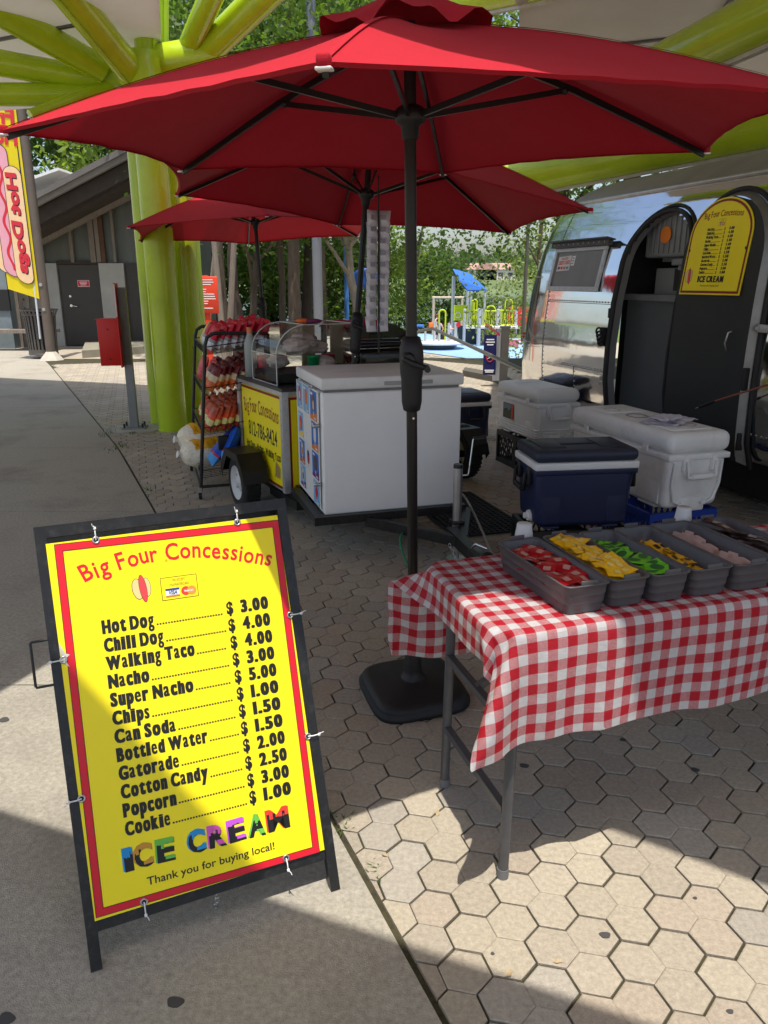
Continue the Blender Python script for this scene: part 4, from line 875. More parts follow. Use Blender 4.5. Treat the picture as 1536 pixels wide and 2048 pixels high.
mv = n.new('ShaderNodeMix'); mv.data_type = 'RGBA'; mv.blend_type = 'MULTIPLY'; mv.inputs[0].default_value = 0.25; l.new(mixc.outputs[2], mv.inputs[6]); l.new(nz.outputs[0], mv.inputs[7]); l.new(mv.outputs[2], p.inputs['Base Color'])
mpn = n.new('ShaderNodeMapping'); mpn.inputs['Scale'].default_value = (25, 900, 1); l.new(uvn.outputs[0], mpn.inputs[0])
nb = n.new('ShaderNodeTexNoise'); nb.inputs['Scale'].default_value = 1; l.new(mpn.outputs[0], nb.inputs['Vector'])
bp = n.new('ShaderNodeBump'); bp.inputs['Strength'].default_value = 0.55; bp.inputs['Distance'].default_value = 0.006; l.new(nb.outputs[0], bp.inputs['Height']); l.new(bp.outputs[0], p.inputs['Normal'])
trb = n.new('ShaderNodeBsdfTranslucent'); l.new(mv.outputs[2], trb.inputs[0]); msh = n.new('ShaderNodeMixShader'); msh.inputs[0].default_value = .22
l.new(p.outputs[0], msh.inputs[1]); l.new(trb.outputs[0], msh.inputs[2]); l.new(msh.outputs[0], n['Material Output'].inputs[0])
b = MB(cloth_m); b.uv = []
o0 = UV(.80, 1.575)
vs = []
for j in range(nyc):
    for i in range(nxc):
        u, v, z = pts[j][i]
        edge_d = min(i, j, nyc - 1 - j)
        if z < .75: v += (.014 * math.sin(u * 15.3 + .6) + .008 * math.sin(u * 37 + 1)) * min(1, max(0, (.76 - z) / .28)) * (1 if v < 1.8 else -.6)
        if z < .74: 
            wv = .006 * noise.noise(Vector((u * 9, v * 9, z * 4))) ; u += wv; v += wv * .7
        else: z += .0016 * noise.noise(Vector((u * 14, v * 14, 2)))
        vs.append((u - .80, v - 1.575, z)); b.uv.append((CLOTH_I[i] * .017543 + .011, CLOTH_J[j] * .0176 + .004))
b.add(vs, [(j * nxc + i, j * nxc + i + 1, (j + 1) * nxc + i + 1, (j + 1) * nxc + i) for j in range(nyc - 1) for i in range(nxc - 1)], smooth=True)
clo = b.build('tablecloth', None, o0, TH)
sb = clo.modifiers.new('smooth', 'SUBSURF'); sb.levels = 2; sb.render_levels = 2; sb.subdivision_type = 'CATMULL_CLARK'
tag(clo, 'red and white checked cloth draped over the folding table', 'tablecloth')

tray_mat = M('grey_tray', (0.085, 0.082, 0.088), 0.42, 0, 0.08, 10)
ZT = 0.771
def make_tray(u0, u1, v0, v1, label, skew=0.0):
    uc, vc = (u0 + u1) / 2, (v0 + v1) / 2
    t = thing('condiment_tray', label, 'tray', UV(uc, vc, ZT), TH + skew, 'grey trays of condiments in a row on the table')
    hw, hl, h = (u1 - u0) / 2, (v1 - v0) / 2, .083
    b = MB(tray_mat)
    def ring(f, z, g=0.0, r=.022): return [(x, y, z) for x, y in rrect(-hw * f - g, -hl * (1 - (1 - f) * .45) - g, hw * f + g, hl * (1 - (1 - f) * .45) + g, r, 4)]
    rings = [ring(.88, 0), ring(.885, .004)]
    for zz in (.026, .05): rings += [ring(.885 + .115 * zz / h, zz - .001), ring(.885 + .115 * zz / h, zz, .0012), ring(.885 + .115 * zz / h, zz + .002, .0012)]
    rings += [ring(.99, h - .006), ring(.995, h - .004, .004), ring(1, h, .004), ring(.985, h, 0), ring(.965, h - .006, -.002), ring(.865, .006, -.003), ring(.4, .005, -.004)]
    n = len(rings[0]); vs = [p for r_ in rings for p in r_]
    b.add(vs, [(i * n + k, i * n + (k + 1) % n, (i + 1) * n + (k + 1) % n, (i + 1) * n + k) for i in range(len(rings) - 1) for k in range(n)], smooth=True)
    b.add(rings[-1], [list(range(n))]); b.add(rings[0], [list(range(n))[::-1]])
    b.build('tray_body', t)
    for sg in (1, -1):
        b = MB(tray_mat); b.rbox((0, sg * (hl - .001), h + .004), (.05, .005, .017), .002); b.build('finger_tab', t)
    return t, uc, vc, hw, hl, skew
trays = []
spec = [(1.008, 1.142, 1.625, 2.020, 'grey tray of red ketchup packets, nearest tray at the left table end', .03),
        (1.156, 1.275, 1.632, 2.020, 'grey tray heaped full of yellow mustard packets', 0),
        (1.283, 1.405, 1.628, 2.018, 'grey tray of bright green relish packets', 0),
        (1.415, 1.548, 1.628, 2.022, 'grey tray holding a thin heap of long yellow and black packets', 0),
        (1.556, 1.702, 1.625, 2.026, 'grey tray with pale pink wrapped napkins standing inside', 0),
        (1.712, 1.850, 1.620, 2.022, 'grey tray of dark brown foil sachets, farthest right in the row', 0)]
for s_ in spec: trays.append(make_tray(*s_[:5], s_[5]))
def packet_mesh(L, W, T, m, lm, mark='round'):
    b = MB(m); nx, ny = 8, 6; vs = []
    for sg in (1, -1):
        for j in range(ny + 1):
            for i in range(nx + 1):
                x = -L / 2 + L * i / nx; y = -W / 2 + W * j / ny
                ex = max(0, 1 - (2 * abs(x) / (L * .86)) ** 2.5); ey = max(0, 1 - (2 * abs(y) / (W * .94)) ** 2.5)
                z = sg * (.0006 + T / 2 * (ex * ey) ** .6) + .0012 * math.sin(i * 1.9 + j * .7) * (1 if abs(x) > L * .38 else .25)
                vs.append((x, y, z))
    o = (nx + 1) * (ny + 1); fs = []
    for j in range(ny):
        for i in range(nx):
            a = j * (nx + 1) + i; fs.append((a, a + 1, a + nx + 2, a + nx + 1)); fs.append((o + a, o + a + nx + 1, o + a + nx + 2, o + a + 1))
    b.add(vs, fs, smooth=True)
    # printed badge
    n_ = 16
    if mark == 'round': pts_ = [(L * .20 * math.cos(t), W * .34 * math.sin(t)) for t in [2 * math.pi * k / n_ for k in range(n_)]]
    elif mark == 'oval': pts_ = [(L * .30 * math.cos(t), W * .30 * math.sin(t)) for t in [2 * math.pi * k / n_ for k in range(n_)]]
    else: pts_ = rrect(-L * .15, -W * .22, L * .15, W * .26, .003, 2)
    for zz in (T / 2 + .0018, -T / 2 - .0018):
        b.add([(x, y, zz) for x, y in (pts_ if zz > 0 else pts_[::-1])], [list(range(len(pts_)))], lm)
    return b
def foil(n_, c, r=.28): return M(n_, srgb(*c), r, 0, 0.1, 60, 0.15, 90, spec=0.7)
packs = {
    'ketchup_packet': (packet_mesh(.068, .044, .007, foil('red_foil', (170, 16, 30)), foil('pale_badge', (186, 140, 128)), 'box'), 'red ketchup packet lying in the leftmost grey tray', 'ketchup packets in the left tray', 'packet'),
    'mustard_packet': (packet_mesh(.064, .036, .006, foil('yellow_foil', (232, 182, 18)), foil('cream_badge', (226, 200, 110)), 'box'), 'yellow mustard packet heaped in the full second tray', 'mustard packets in the second tray', 'packet'),
    'relish_packet': (packet_mesh(.068, .042, .0065, foil('green_foil', (98, 185, 34)), foil('dark_green_badge', (25, 95, 40)), 'oval'), 'bright green relish packet lying in the third tray', 'relish packets in the third tray', 'packet'),
    'sauce_packet': (packet_mesh(.090, .026, .004, foil('gold_foil', (222, 170, 20)), foil('black_badge', (30, 26, 30)), 'box'), 'long yellow packet with black print in the fourth tray', 'long yellow packets in the fourth tray', 'packet'),
    'brown_sachet': (packet_mesh(.095, .028, .005, foil('brown_foil', (58, 36, 36)), foil('silver_badge', (150, 140, 140)), 'box'), 'dark brown foil sachet in the rightmost tray', 'brown sachets in the right tray', 'sachet')}
pm = {}
for k, (mb, lab, grp, cat) in packs.items():
    o = mb.build(k); pm[k] = o; tag(o, lab, cat, grp)
first = {}
rg = random.Random(11)
def drop(kind, tr, x, y, z, rz, tx=0.0, ty=0.0):
    _, uc, vc, hw, hl, sk = tr
    c, s_ = math.cos(sk), math.sin(sk)
    P = UV(uc + x * c - y * s_, vc + x * s_ + y * c, ZT + z)
    o = pm[kind] if kind not in first else pm[kind].copy()
    if kind in first: COL.objects.link(o)
    first[kind] = 1
    o.location = P; o.rotation_euler = (tx, ty, rz + TH + sk)
# ketchup: rows
for layer, n_, zz in ((0, 16, .042), (1, 16, .054), (2, 15, .065)):
    for i in range(n_):
        r_, c_ = divmod(i, 2)
        y = -.148 + r_ * .0445 + rg.uniform(-.006, .006) + layer * .012; x = -.028 + c_ * .056 + rg.uniform(-.008, .008)
        if y > .16: continue
        drop('ketchup_packet', trays[0], x, y, zz + rg.uniform(0, .006), rg.uniform(-1.1, 1.1), rg.uniform(-.2, .32), rg.uniform(-.26, .26))
for layer, zz in ((0, .046), (1, .066), (2, .084)):
    for r_ in range(11):
        for c_ in range(3 if layer < 2 else 2):
            y = -.152 + r_ * .0300 + layer * .004 + rg.uniform(-.005, .005); x = (-.024 + c_ * .024 if layer < 2 else -.016 + c_ * .032) + rg.uniform(-.006, .006)
            drop('mustard_packet', trays[1], x, y, zz + .004 * math.sin(r_) + rg.uniform(-.003, .004), R(90) * 0 + rg.uniform(-.6, .6), rg.uniform(-.15, .38), rg.uniform(-.25, .25))
for i in range(27):
    y = -.138 + i * .0106 + rg.uniform(-.01, .01); x = rg.choice((-.018, .016)) + rg.uniform(-.006, .006)
    drop('relish_packet', trays[2], x, y, .044 + .010 * (i % 3) + rg.uniform(0, .006), rg.uniform(-.9, .7), rg.uniform(-.22, .36), rg.uniform(-.26, .26))
for i in range(22):
    y = -.125 + i * .0115 + rg.uniform(-.01, .01); x = rg.uniform(-.018, .02)
    drop('sauce_packet', trays[3], x, y, .026 + .014 * (i % 3) + rg.uniform(0, .006), R(70) + rg.uniform(-.7, .6), rg.uniform(-.25, .25), rg.uniform(-.2, .2))
for i in range(22):
    y = -.10 + i * .0125 + rg.uniform(-.01, .01); x = rg.uniform(-.018, .018)
    drop('brown_sachet', trays[5], x, y, .040 + .018 * (i % 3) + rg.uniform(0, .006), R(105) + rg.uniform(-.45, .45), rg.uniform(-.3, .3), rg.uniform(-.2, .2))
for i in range(5):
    o = pm['sauce_packet'].copy(); COL.objects.link(o); tag(o, 'long yellow packet at the near end of the rightmost tray', 'packet', 'yellow packets beside the brown sachets')
    t_ = trays[5]; o.location = UV(t_[1] + rg.uniform(-.02, .02), t_[2] - .155 + .012 * i, ZT + .02 + .006 * i); o.rotation_euler = (rg.uniform(-.2, .2), rg.uniform(-.2, .2), TH + rg.uniform(-.5, .3))
napm = M('pink_wrapper', srgb(222, 190, 176), 0.6, 0, 0.06, 20, transl=.15)
nap0 = None
for i in range(16):
    if nap0 is None:
        b = MB(napm); b.add([(-.0008, -.05, 0), (-.0008, .05, 0), (-.0008, .05, .056), (-.0008, .012, .060), (-.0008, .010, .052), (-.0008, -.012, .057), (-.0008, -.05, .054)], [(0, 1, 2, 3, 4, 5, 6)])
        b.add([(.0008, -.05, 0), (.0008, .05, 0), (.0008, .05, .056), (.0008, .012, .060), (.0008, .010, .052), (.0008, -.012, .057), (.0008, -.05, .054)], [(6, 5, 4, 3, 2, 1, 0)])
        nap0 = o = b.build('wrapped_napkin'); tag(o, 'pale pink wrapped napkin standing in the fifth tray', 'napkin', 'wrapped napkins in the fifth tray')
    else: o = nap0.copy(); COL.objects.link(o)
    t_ = trays[4]; k = i % 3
    o.location = UV(t_[1] - .030 + .0035 * i + rg.uniform(-.002, .002), t_[2] + (-.10, .02, .10)[k] + rg.uniform(-.012, .012), ZT + .012 - .012 * (i % 2)); o.rotation_euler = (0, R(12) + rg.uniform(-.1, .1), TH + rg.uniform(-.06, .06))
cupm = M('clear_cup', (0.82, 0.82, 0.82), 0.25, 0, 0.0, transl=.35)
for (px, py, u, v, lab) in ((1047, 1083, 1.203, 2.06, 'upside down clear plastic cup stack behind the ketchup tray'), (1365, 1045, 1.865, 2.085, 'upside down clear plastic cup stack behind the brown sachet tray')):
    q = at_z(px, py - 2, .771); uu = q.dot(UX); vv = q.dot(VX)
    t = thing('cup_stack', lab, 'cups', UV(at_v(px, py, 2.085).x, 2.085, .768), TH)
    for k in range(5):
        b = MB(cupm); z0 = .012 * k
        b.lathe([(.0335, z0), (.0335, z0 + .003), (.0315, z0 + .004), (.0305, z0 + .012), (.0235, z0 + .062), (.0225, z0 + .064), (0, z0 + .064)], n=24); b.build('cup', t)
# ================================================================== COOLERS, CRATES, TOWEL
def cooler(label, loc, rz, L, W, H, body, lid, band=None, lid_h=.10, taper=.93, latches=True, ribs=False, end_handle=True):
    """a lidded ice chest: local x along its length, y across, z up"""
    t = thing('cooler', label, 'cooler', loc, rz)
    b = MB(body); hb = H - lid_h
    b.rbox((0, 0, hb / 2 + .004), (L, W, hb - .008), min(.045, W * .12), taper=taper, seg=4)
    for sx in (-1, 1):                                    # moulded corner posts and base runners
        b.rbox((sx * L * .30, 0, .006), (L * .16, W * .86, .014), .005)
        b.rbox((sx * L * .33, -W * .4775 * (1 + taper) / 2, hb * .46), (L * .20, .018, hb * .72), .008, rot=Matrix.Rotation(-math.atan(W / 2 * (1 - taper) / hb), 3, 'X'))
        b.rbox((sx * L * .33, W * .4775 * (1 + taper) / 2, hb * .46), (L * .20, .018, hb * .72), .008, rot=Matrix.Rotation(math.atan(W / 2 * (1 - taper) / hb), 3, 'X'))
    b.rbox((0, 0, hb - .022), (L + .016, W + .016, .036), .008)
    if ribs:
        for k in range(4): b.rbox((0, 0, hb * .12 + k * .022), (L * .975 + .008, W * .965 + .010, .012), .004)
    b.build('body', t)
    if end_handle and not band:
        b = MB(body)
        for sx in (-1, 1):
            x = sx * (L / 2 * (1 + taper) / 2 + .004)
            b.tube([(x + sx * .010, -W * .40, hb * .86), (x + sx * .004, -W * .40, hb * .45), (x - sx * .004, -W * .34, hb * .18), (x - sx * .006, -W * .20, hb * .10), (x - sx * .006, W * .20, hb * .10), (x - sx * .004, W * .34, hb * .18), (x + sx * .004, W * .40, hb * .45), (x + sx * .010, W * .40, hb * .86)], .010, 6)
            b.rbox((x - sx * .012, 0, hb * .10), (.03, W * .40, .085), .012)
        b.build('end_moulding', t)
    if band:
        b = MB(band); b.rbox((0, 0, hb + .010), (L + .022, W + .022, .042), .010, seg=3); b.build('band', t)
    b = MB(lid); z0 = hb + (.030 if band else 0)
    b.rbox((0, 0, (z0 + H) / 2), (L + .02, W + .02, H - z0), min(.050, (H - z0) * .46), seg=5)
    for sx in (-1, 1):
        b.rbox((sx * L * .30, 0, H + .001), (L * .24, W * .66, .008), .003)
    b.build('lid', t)
    for sx in (-1, 1):
        if not end_handle: break
        b = MB(body if not band else black_plastic); x = sx * (L / 2 + .012)
        b.tube([(x - sx * .02, -W * .24, hb * .86), (x + sx * .022, -W * .24, hb * .88), (x + sx * .026, -W * .235, hb * .62), (x + sx * .026, W * .235, hb * .62), (x + sx * .022, W * .24, hb * .88), (x - sx * .02, W * .24, hb * .86)], .0105, 8)
        b.cyl((x + sx * .026, -W * .17, hb * .62), (x + sx * .026, W * .17, hb * .62), .017, n=12)
        for sy in (-1, 1): b.rbox((x - sx * .004, sy * W * .24, hb * .84), (.03, .035, .10), .008)
        b.build('handle', t)
    b = MB(white_plastic); b.cyl((-L / 2 * taper + .005, -W * .14, .055), (-L / 2 * taper - .020, -W * .14, .055), .036, .030, n=18); b.cyl((-L / 2 * taper - .018, -W * .14, .055), (-L / 2 * taper - .040, -W * .14, .055), .020, .017, n=14); b.build('drain_plug', t)
    if latches:
        for sx in (-.28, .28):
            b = MB(body); b.rbox((sx * L, -W / 2 - .014, hb + .005), (.034, .016, .085), .005); b.rbox((sx * L, -W / 2 - .022, hb + .03), (.026, .012, .022), .004); b.build('latch', t)
    for sx in (-.3, .3):
        b = MB(body); b.rbox((sx * L, W / 2 + .012, hb + .004), (.05, .014, .04), .004); b.build('hinge', t)
    return t
cooler_white = M('cooler_white', (0.86, 0.86, 0.84), 0.5, 0, 0.06, 4, 0.04, 40, dirt=(0.46, 0.45, 0.42), dscale=5, damt=0.4)
cooler_white2 = M('cooler_cream', (0.86, 0.86, 0.84), 0.45, 0, 0.05, 4, 0.03, 40, dirt=(0.52, 0.51, 0.48), dscale=4, damt=0.25)
navy = M('navy_plastic', srgb(30, 38, 72), 0.45, 0, 0.08, 8, 0.04, 60)
slate = M('slate_plastic', srgb(42, 48, 66), 0.5, 0, 0.08, 8, 0.06, 80)
# local x axis of the big chest runs along the trailer (v)
RZV = TH + math.pi / 2
wc = cooler('large scuffed white cooler with a folded towel on its lid, by the trailer door', UV(3.12, 4.22, .29), RZV, 1.10, .42, .48, cooler_white, cooler_white, lid_h=.125, taper=.94)
for o in list(wc.children):
    if o.name.startswith('drain_plug'): pass
b = MB(M('scuff_grey', (.33, .33, .32), .6, 0, .1, 30))
for (x, y, r_) in ((-.32, -.06, .07), (.05, .03, .075), (.30, .05, .06)):
    b.tube([(x + r_ * math.cos(q), y + r_ * .8 * math.sin(q), .4835) for q in [2 * math.pi * k / 26 for k in range(26)]], .0035, 5, closed=True)
b.build('lid_ring', wc)
sc_ = cooler('smaller white cooler with a picture sticker, on black crates beyond the big cooler', UV(3.33, 6.06, .30), RZV, .76, .40, .45, cooler_white2, cooler_white2, lid_h=.11, ribs=True, taper=.94)
b = MB(ink['grey']); Xs = Matrix(((-1.35, 0, 0, .14), (0, 0, 1, .2035), (0, 1.35, 0, .205), (0, 0, 0, 1)))
b.X = Xs
b.sheet([(-.075, -.05), (.075, -.05), (.075, .05), (-.075, .05)], black_ink, 0.0); b.sheet([(.045, -.046), (.072, -.046), (.072, .046), (.045, .046)], ink['red'], .0006)
b.sheet([(-.07, -.046), (.042, -.046), (.042, .02), (.01, -.005), (-.02, .012), (-.07, -.01)], M('sticker_green', srgb(60, 80, 60), .5), .0006); b.sheet([(-.07, .0), (-.02, .018), (.01, .0), (.042, .026), (.042, .046), (-.07, .046)], M('sticker_sky', srgb(120, 140, 150), .5), .0006)
b.X = Xs @ Matrix.Rotation(math.pi, 4, 'Z') ; b.X = Xs
b.build('sticker', sc_)
nc = cooler('navy blue cooler with slate lid and white band standing on black crates', Vector((0.83, 4.05, .285)) + Matrix.Rotation(R(8), 3, 'Z') @ Vector((.29, .18, 0)), R(8), .575, .36, .455, navy, slate, white_plastic, lid_h=.100, taper=.92, latches=False)
b = MB(M('slate_dark', srgb(26, 30, 42), .5))
for (x, y) in ((-.22, -.11), (.22, -.11), (-.22, .11), (.22, .11)): b.cyl((x, y, .4545), (x, y, .4562), .038, n=22)
b.rbox((0, 0, .457), (.20, .05, .004), .0015); b.build('cup_holder', nc)
cooler('blue cooler half hidden behind the white freezer, near the far pavement', UV(3.30, 7.55, 0), RZV, .5, .36, .5, navy, slate, white_plastic, lid_h=.12, latches=False)
def crate(label, loc, rz, m, L=.48, W=.33, H=.28, group=None):
    t = thing('milk_crate', label, 'crate', loc, rz, group)
    b = MB(m)
    for (cx, cy, dx, dy) in ((0, -W / 2, L, .012), (0, W / 2, L, .012), (-L / 2, 0, .012, W), (L / 2, 0, .012, W)):
        b.box((cx, cy, .02), (dx + .012, dy + .012, .04)); b.box((cx, cy, H - .022), (dx + .014, dy + .014, .044)); 
        lon = dx > dy; S_ = dx if lon else dy; nb = int(S_ / .045)
        for k in range(nb + 1):
            a = -S_ / 2 + S_ * k / nb
            p0 = Vector((a, cy, .03)) if lon else Vector((cx, a, .03))
            for sg in (-1, 1):
                a2 = max(-S_ / 2, min(S_ / 2, a + sg * .10)); p1 = Vector((a2, cy, H - .03)) if lon else Vector((cx, a2, H - .03))
                b.beam(p0, p1, .008, .007, up=((0, 1, 0) if lon else (1, 0, 0)))
    for sx in (-1, 1):
        for sy in (-1, 1): b.box((sx * L / 2, sy * W / 2, H / 2), (.028, .028, H))
    b.build('crate_walls', t)
    b = MB(m)
    for k in range(9): b.box((-L / 2 + L * (k + .5) / 9, 0, .012), (.02, W, .010))
    for k in range(5): b.box((0, -W / 2 + W * (k + .5) / 5, .008), (L, .02, .010))
    b.build('crate_floor', t)
    return t
blue_crate = M('blue_crate', srgb(30, 60, 150), 0.5, 0, 0.08, 10)
crate('blue plastic milk crate under the near end of the large white cooler', UV(3.08, 3.88, 0), TH, blue_crate, .46, .34)
crate('blue plastic milk crate under the far end of the large white cooler', UV(3.12, 4.55, 0), TH, blue_crate, .46, .34)
nb_ = lambda x, y: Vector((0.83, 4.05, 0)) + Matrix.Rotation(R(8), 3, 'Z') @ Vector((x, y, 0))
crate('black milk crate under the left half of the navy cooler', nb_(.14, .18), R(8), black_plastic, .27, .34)
crate('black milk crate under the right half of the navy cooler', nb_(.43, .18), R(8), black_plastic, .27, .34)
crate('black milk crate under the near end of the smaller white cooler', UV(3.33, 5.88, 0), TH, black_plastic, .36, .34, .295)
crate('black milk crate under the far end of the smaller white cooler', UV(3.33, 6.25, 0), TH, black_plastic, .36, .34, .295)
# towel lying folded on the big cooler
tw_m = M('towel', srgb(212, 208, 222), 0.95, 0, 0.08, 30, 0.4, 300)
b = MB(tw_m)
for lay, (w_, h_, zz, rt, ox, oy) in enumerate(((.36, .24, .488, .25, 0, 0), (.30, .18, .499, .5, -.01, .02), (.18, .15, .512, -.1, -.06, -.02))):
    n_ = 18; vs = []
    for j in range(n_ + 1):
        for i in range(n_ + 1):
            x = w_ * (i / n_ - .5); y = h_ * (j / n_ - .5); e = min(i, j, n_ - i, n_ - j) / n_
            z = zz + .014 * noise.noise(Vector((x * 16 + lay * 7, y * 22, lay))) + .008 * min(1, e * 8) + (.004 * abs(math.sin(x * 60 + y * 20)))
            wx = .02 * noise.noise(Vector((x * 8, y * 8, lay + 5)))
            vs.append((ox + x * math.cos(rt) - y * math.sin(rt) + wx, oy + x * math.sin(rt) + y * math.cos(rt) + wx, max(z, .4875)))
    b.add(vs, [(j * (n_ + 1) + i, j * (n_ + 1) + i + 1, (j + 1) * (n_ + 1) + i + 1, (j + 1) * (n_ + 1) + i) for j in range(n_) for i in range(n_)], smooth=True)
tow = b.build('towel', None, UV(3.15, 4.02, .2905), TH + .3); tag(tow, 'crumpled pale grey towel lying on the large white cooler lid', 'towel')

# ================================================================== WHITE CHEST FREEZER ON A BLACK TRAILER
FU, FV, FZ = .972, 4.255, .285
fz_m = M('freezer_white', (0.88, 0.88, 0.87), 0.4, 0, 0.04, 2.0, 0, dirt=(0.78, 0.78, 0.77), dscale=2.2, damt=0.35)
fz = thing('chest_freezer', 'white chest freezer with ice lolly pictures on its side, on a black trailer', 'freezer', UV(FU, FV, 0), TH)
FW, FD, FT = .860, .70, 1.095
b = MB(fz_m); b.rbox((FW / 2, FD / 2, (FZ + FT - .085) / 2), (FW, FD, FT - .085 - FZ), .012, seg=3); b.box((FW / 2, FD / 2, FT - .077), (FW - .03, FD - .03, .02), M('gasket', (.2, .2, .2), .7)); b.build('cabinet', fz)
lidm = M('freezer_lid', (0.78, 0.78, 0.77), 0.4, 0, 0.06, 3, dirt=(.4, .4, .38), dscale=6, damt=.4)
b = MB(lidm); b.rbox((FW / 2, FD / 2 - .004, FT - .034), (FW + .018, FD + .016, .068), .012, seg=3); lid = b.build('lid', fz)
b = MB(M('freezer_grip', (.40, .40, .39), .45)); b.rbox((FW * .60, -.016, FT - .040), (.30, .012, .022), .004); b.rbox((FW * .60, -.0235, FT - .032), (.29, .006, .006), .002); b.build('grip', lid)
b = MB(black_metal); b.box((FW / 2 - .02, -.02, FZ - .022), (FW + .10, .05, .05)); b.box((FW / 2, FD + .02, FZ - .022), (FW + .06, .05, .05))
for x in (-.035, FW * .5, FW + .0): b.box((x, FD / 2, FZ - .025), (.05, FD + .02, .046))
b.beam((FW * .30, -.02, FZ - .05), (FW * .79, -.42, FZ - .09), .05, .06); b.beam((FW + .05, -.02, FZ - .05), (FW * .83, -.42, FZ - .09), .05, .06)
b.beam((FW * .80, -.30, FZ - .08), (FW * .80, -.62, FZ - .10), .06, .07)
b.box((FW * .5, .85, FZ - .04), (.06, .9, .06)); b.build('trailer_frame', fz)
b = MB(black_metal); b.rbox((FW * .80, -.72, FZ - .085), (.075, .20, .06), .015); b.sphere((FW * .80, -.80, FZ - .07), .042, n=14); b.tube([(FW * .80 - .03, -.66, FZ - .05), (FW * .80 - .03, -.72, FZ - .01), (FW * .80 + .01, -.78, FZ - .02)], .008, 6, chrome); b.build('coupler', fz)
JX, JY = FW * .80 + .06, -.24
b = MB(steel); b.cyl((JX, JY, .10), (JX, JY, .58), .027, n=20); b.cyl((JX, JY, .02), (JX, JY, .2), .020, n=16); b.cyl((JX, JY, .0), (JX, JY, .02), .06, n=20); b.cyl((JX, JY, .578), (JX, JY, .60), .029, .027, n=20, m=black_metal)
b.rbox((JX, JY, .25), (.075, .075, .02), .004, black_metal); jk = b.build('tongue_jack', fz)
b = MB(chrome); b.tube([(JX + .02, JY, .53), (JX + .06, JY, .53), (JX + .068, JY, .54), (JX + .085, JY - .01, .74), (JX + .092, JY - .012, .748)], .0055, 8); b.cyl((JX + .085, JY - .012, .745), (JX + .16, JY - .02, .748), .014, n=12, m=black_plastic); b.build('crank', jk)
b = MB(steel); p = Vector((FW * .80 - .09, -.50, .20))
for k in range(13):
    c = p + Vector((-.006 * k + .04 * math.sin(k * .3), -.012 * k, -.0145 * k)); ax = Vector((.8, .6, 0)) if k % 2 else Vector((-.6, .8, 0))
    b.tube([c + ax * (.008 * math.cos(q)) + Vector((0, 0, .013 * math.sin(q))) for q in [2 * math.pi * i / 10 for i in range(10)]], .0026, 5, closed=True)
b.build('safety_chain', fz)
# picture board hung on the left flank (faces -x locally)
b = MB(white_plastic); BX = -.012
LM_ = Matrix(((0, 0, -1, BX), (-1, 0, 0, FD * .955), (0, 1, 0, .315), (0, 0, 0, 1)))     # board x runs towards the viewer's right
b.X = LM_; BW, BH = .62, .70
b.box((BW / 2, BH / 2, 0), (BW, BH, .006)); pb = b.build('picture_board', fz)
cols = {n_: M('card_' + n_, srgb(*c), .4, 0, .06, 25) for n_, c in dict(sky=(120, 180, 225), blue=(45, 110, 200), orange=(235, 120, 30), brown=(110, 75, 55), cream=(225, 210, 180), purple=(110, 40, 120), red=(215, 40, 50), yellow=(240, 215, 70), rust=(190, 85, 35), white=(225, 225, 225), navy=(40, 45, 110)).items()}
def lolly(b, x, y, w_, h_, bgc, foot, shape, c1, c2=None):
    b.sheet([(x, y), (x + w_, y), (x + w_, y + h_), (x, y + h_)], cols[bgc], .0036)
    if foot: b.sheet([(x, y), (x + w_, y), (x + w_, y + h_ * .30), (x, y + h_ * .12)], cols[foot], .0040)
    cx, cy = x + w_ * .52, y + h_ * .55
    b.sheet([(cx - w_ * .05, cy - h_ * .42), (cx + w_ * .05, cy - h_ * .42), (cx + w_ * .05, cy), (cx - w_ * .05, cy)], cols['cream'], .0042)
    if shape == 'bar': pts_ = rrect(cx - w_ * .2, cy - h_ * .25, cx + w_ * .2, cy + h_ * .32, w_ * .17, 5)
    elif shape == 'diamond': pts_ = [(cx - w_ * .26, cy - h_ * .05), (cx, cy - h_ * .36), (cx + w_ * .26, cy - h_ * .02), (cx + w_ * .02, cy + h_ * .34)]
    else: pts_ = [(cx + w_ * .24 * math.cos(q), cy + h_ * .30 * math.sin(q)) for q in [2 * math.pi * k / 18 for k in range(18)]]
    b.sheet(pts_, cols[c1], .0046)
    if c2: b.sheet([(px * .55 + cx * .45, py * .55 + (cy - h_ * .12) * .45) for px, py in pts_], cols[c2], .0050)
    b.sheet([(x + w_ * .08, y + h_ * .84), (x + w_ * .42, y + h_ * .84), (x + w_ * .42, y + h_ * .92), (x + w_ * .08, y + h_ * .92)], cols['white'], .0042)
    b.sheet([(x + w_ * .55, y + h_ * .06), (x + w_ * .9, y + h_ * .06), (x + w_ * .9, y + h_ * .12), (x + w_ * .55, y + h_ * .12)], cols['white'], .0050)
CARD = [(.02, .53, .16, .165, 'sky', None, 'oval', 'red', 'white'), (.21, .53, .17, .165, 'sky', None, 'bar', 'orange', None), (.41, .515, .18, .175, 'blue', 'orange', 'bar', 'brown', 'cream'),
        (.04, .345, .15, .16, 'sky', 'yellow', 'oval', 'red', 'orange'), (.43, .335, .18, .17, 'blue', 'orange', 'bar', 'white', None),
        (.05, .175, .16, .155, 'blue', 'rust', 'bar', 'cream', 'rust'), (.235, .165, .16, .15, 'white', None, 'bar', 'navy', 'red'), (.43, .165, .18, .16, 'blue', 'purple', 'bar', 'brown', None),
        (.06, .02, .16, .145, 'sky', 'purple', 'oval', 'cream', 'brown'), (.45, .005, .16, .145, 'sky', None, 'diamond', 'red', None)]
for c in CARD:
    b = MB(cols['sky']); b.X = LM_; lolly(b, *c); b.build('picture_card', pb)
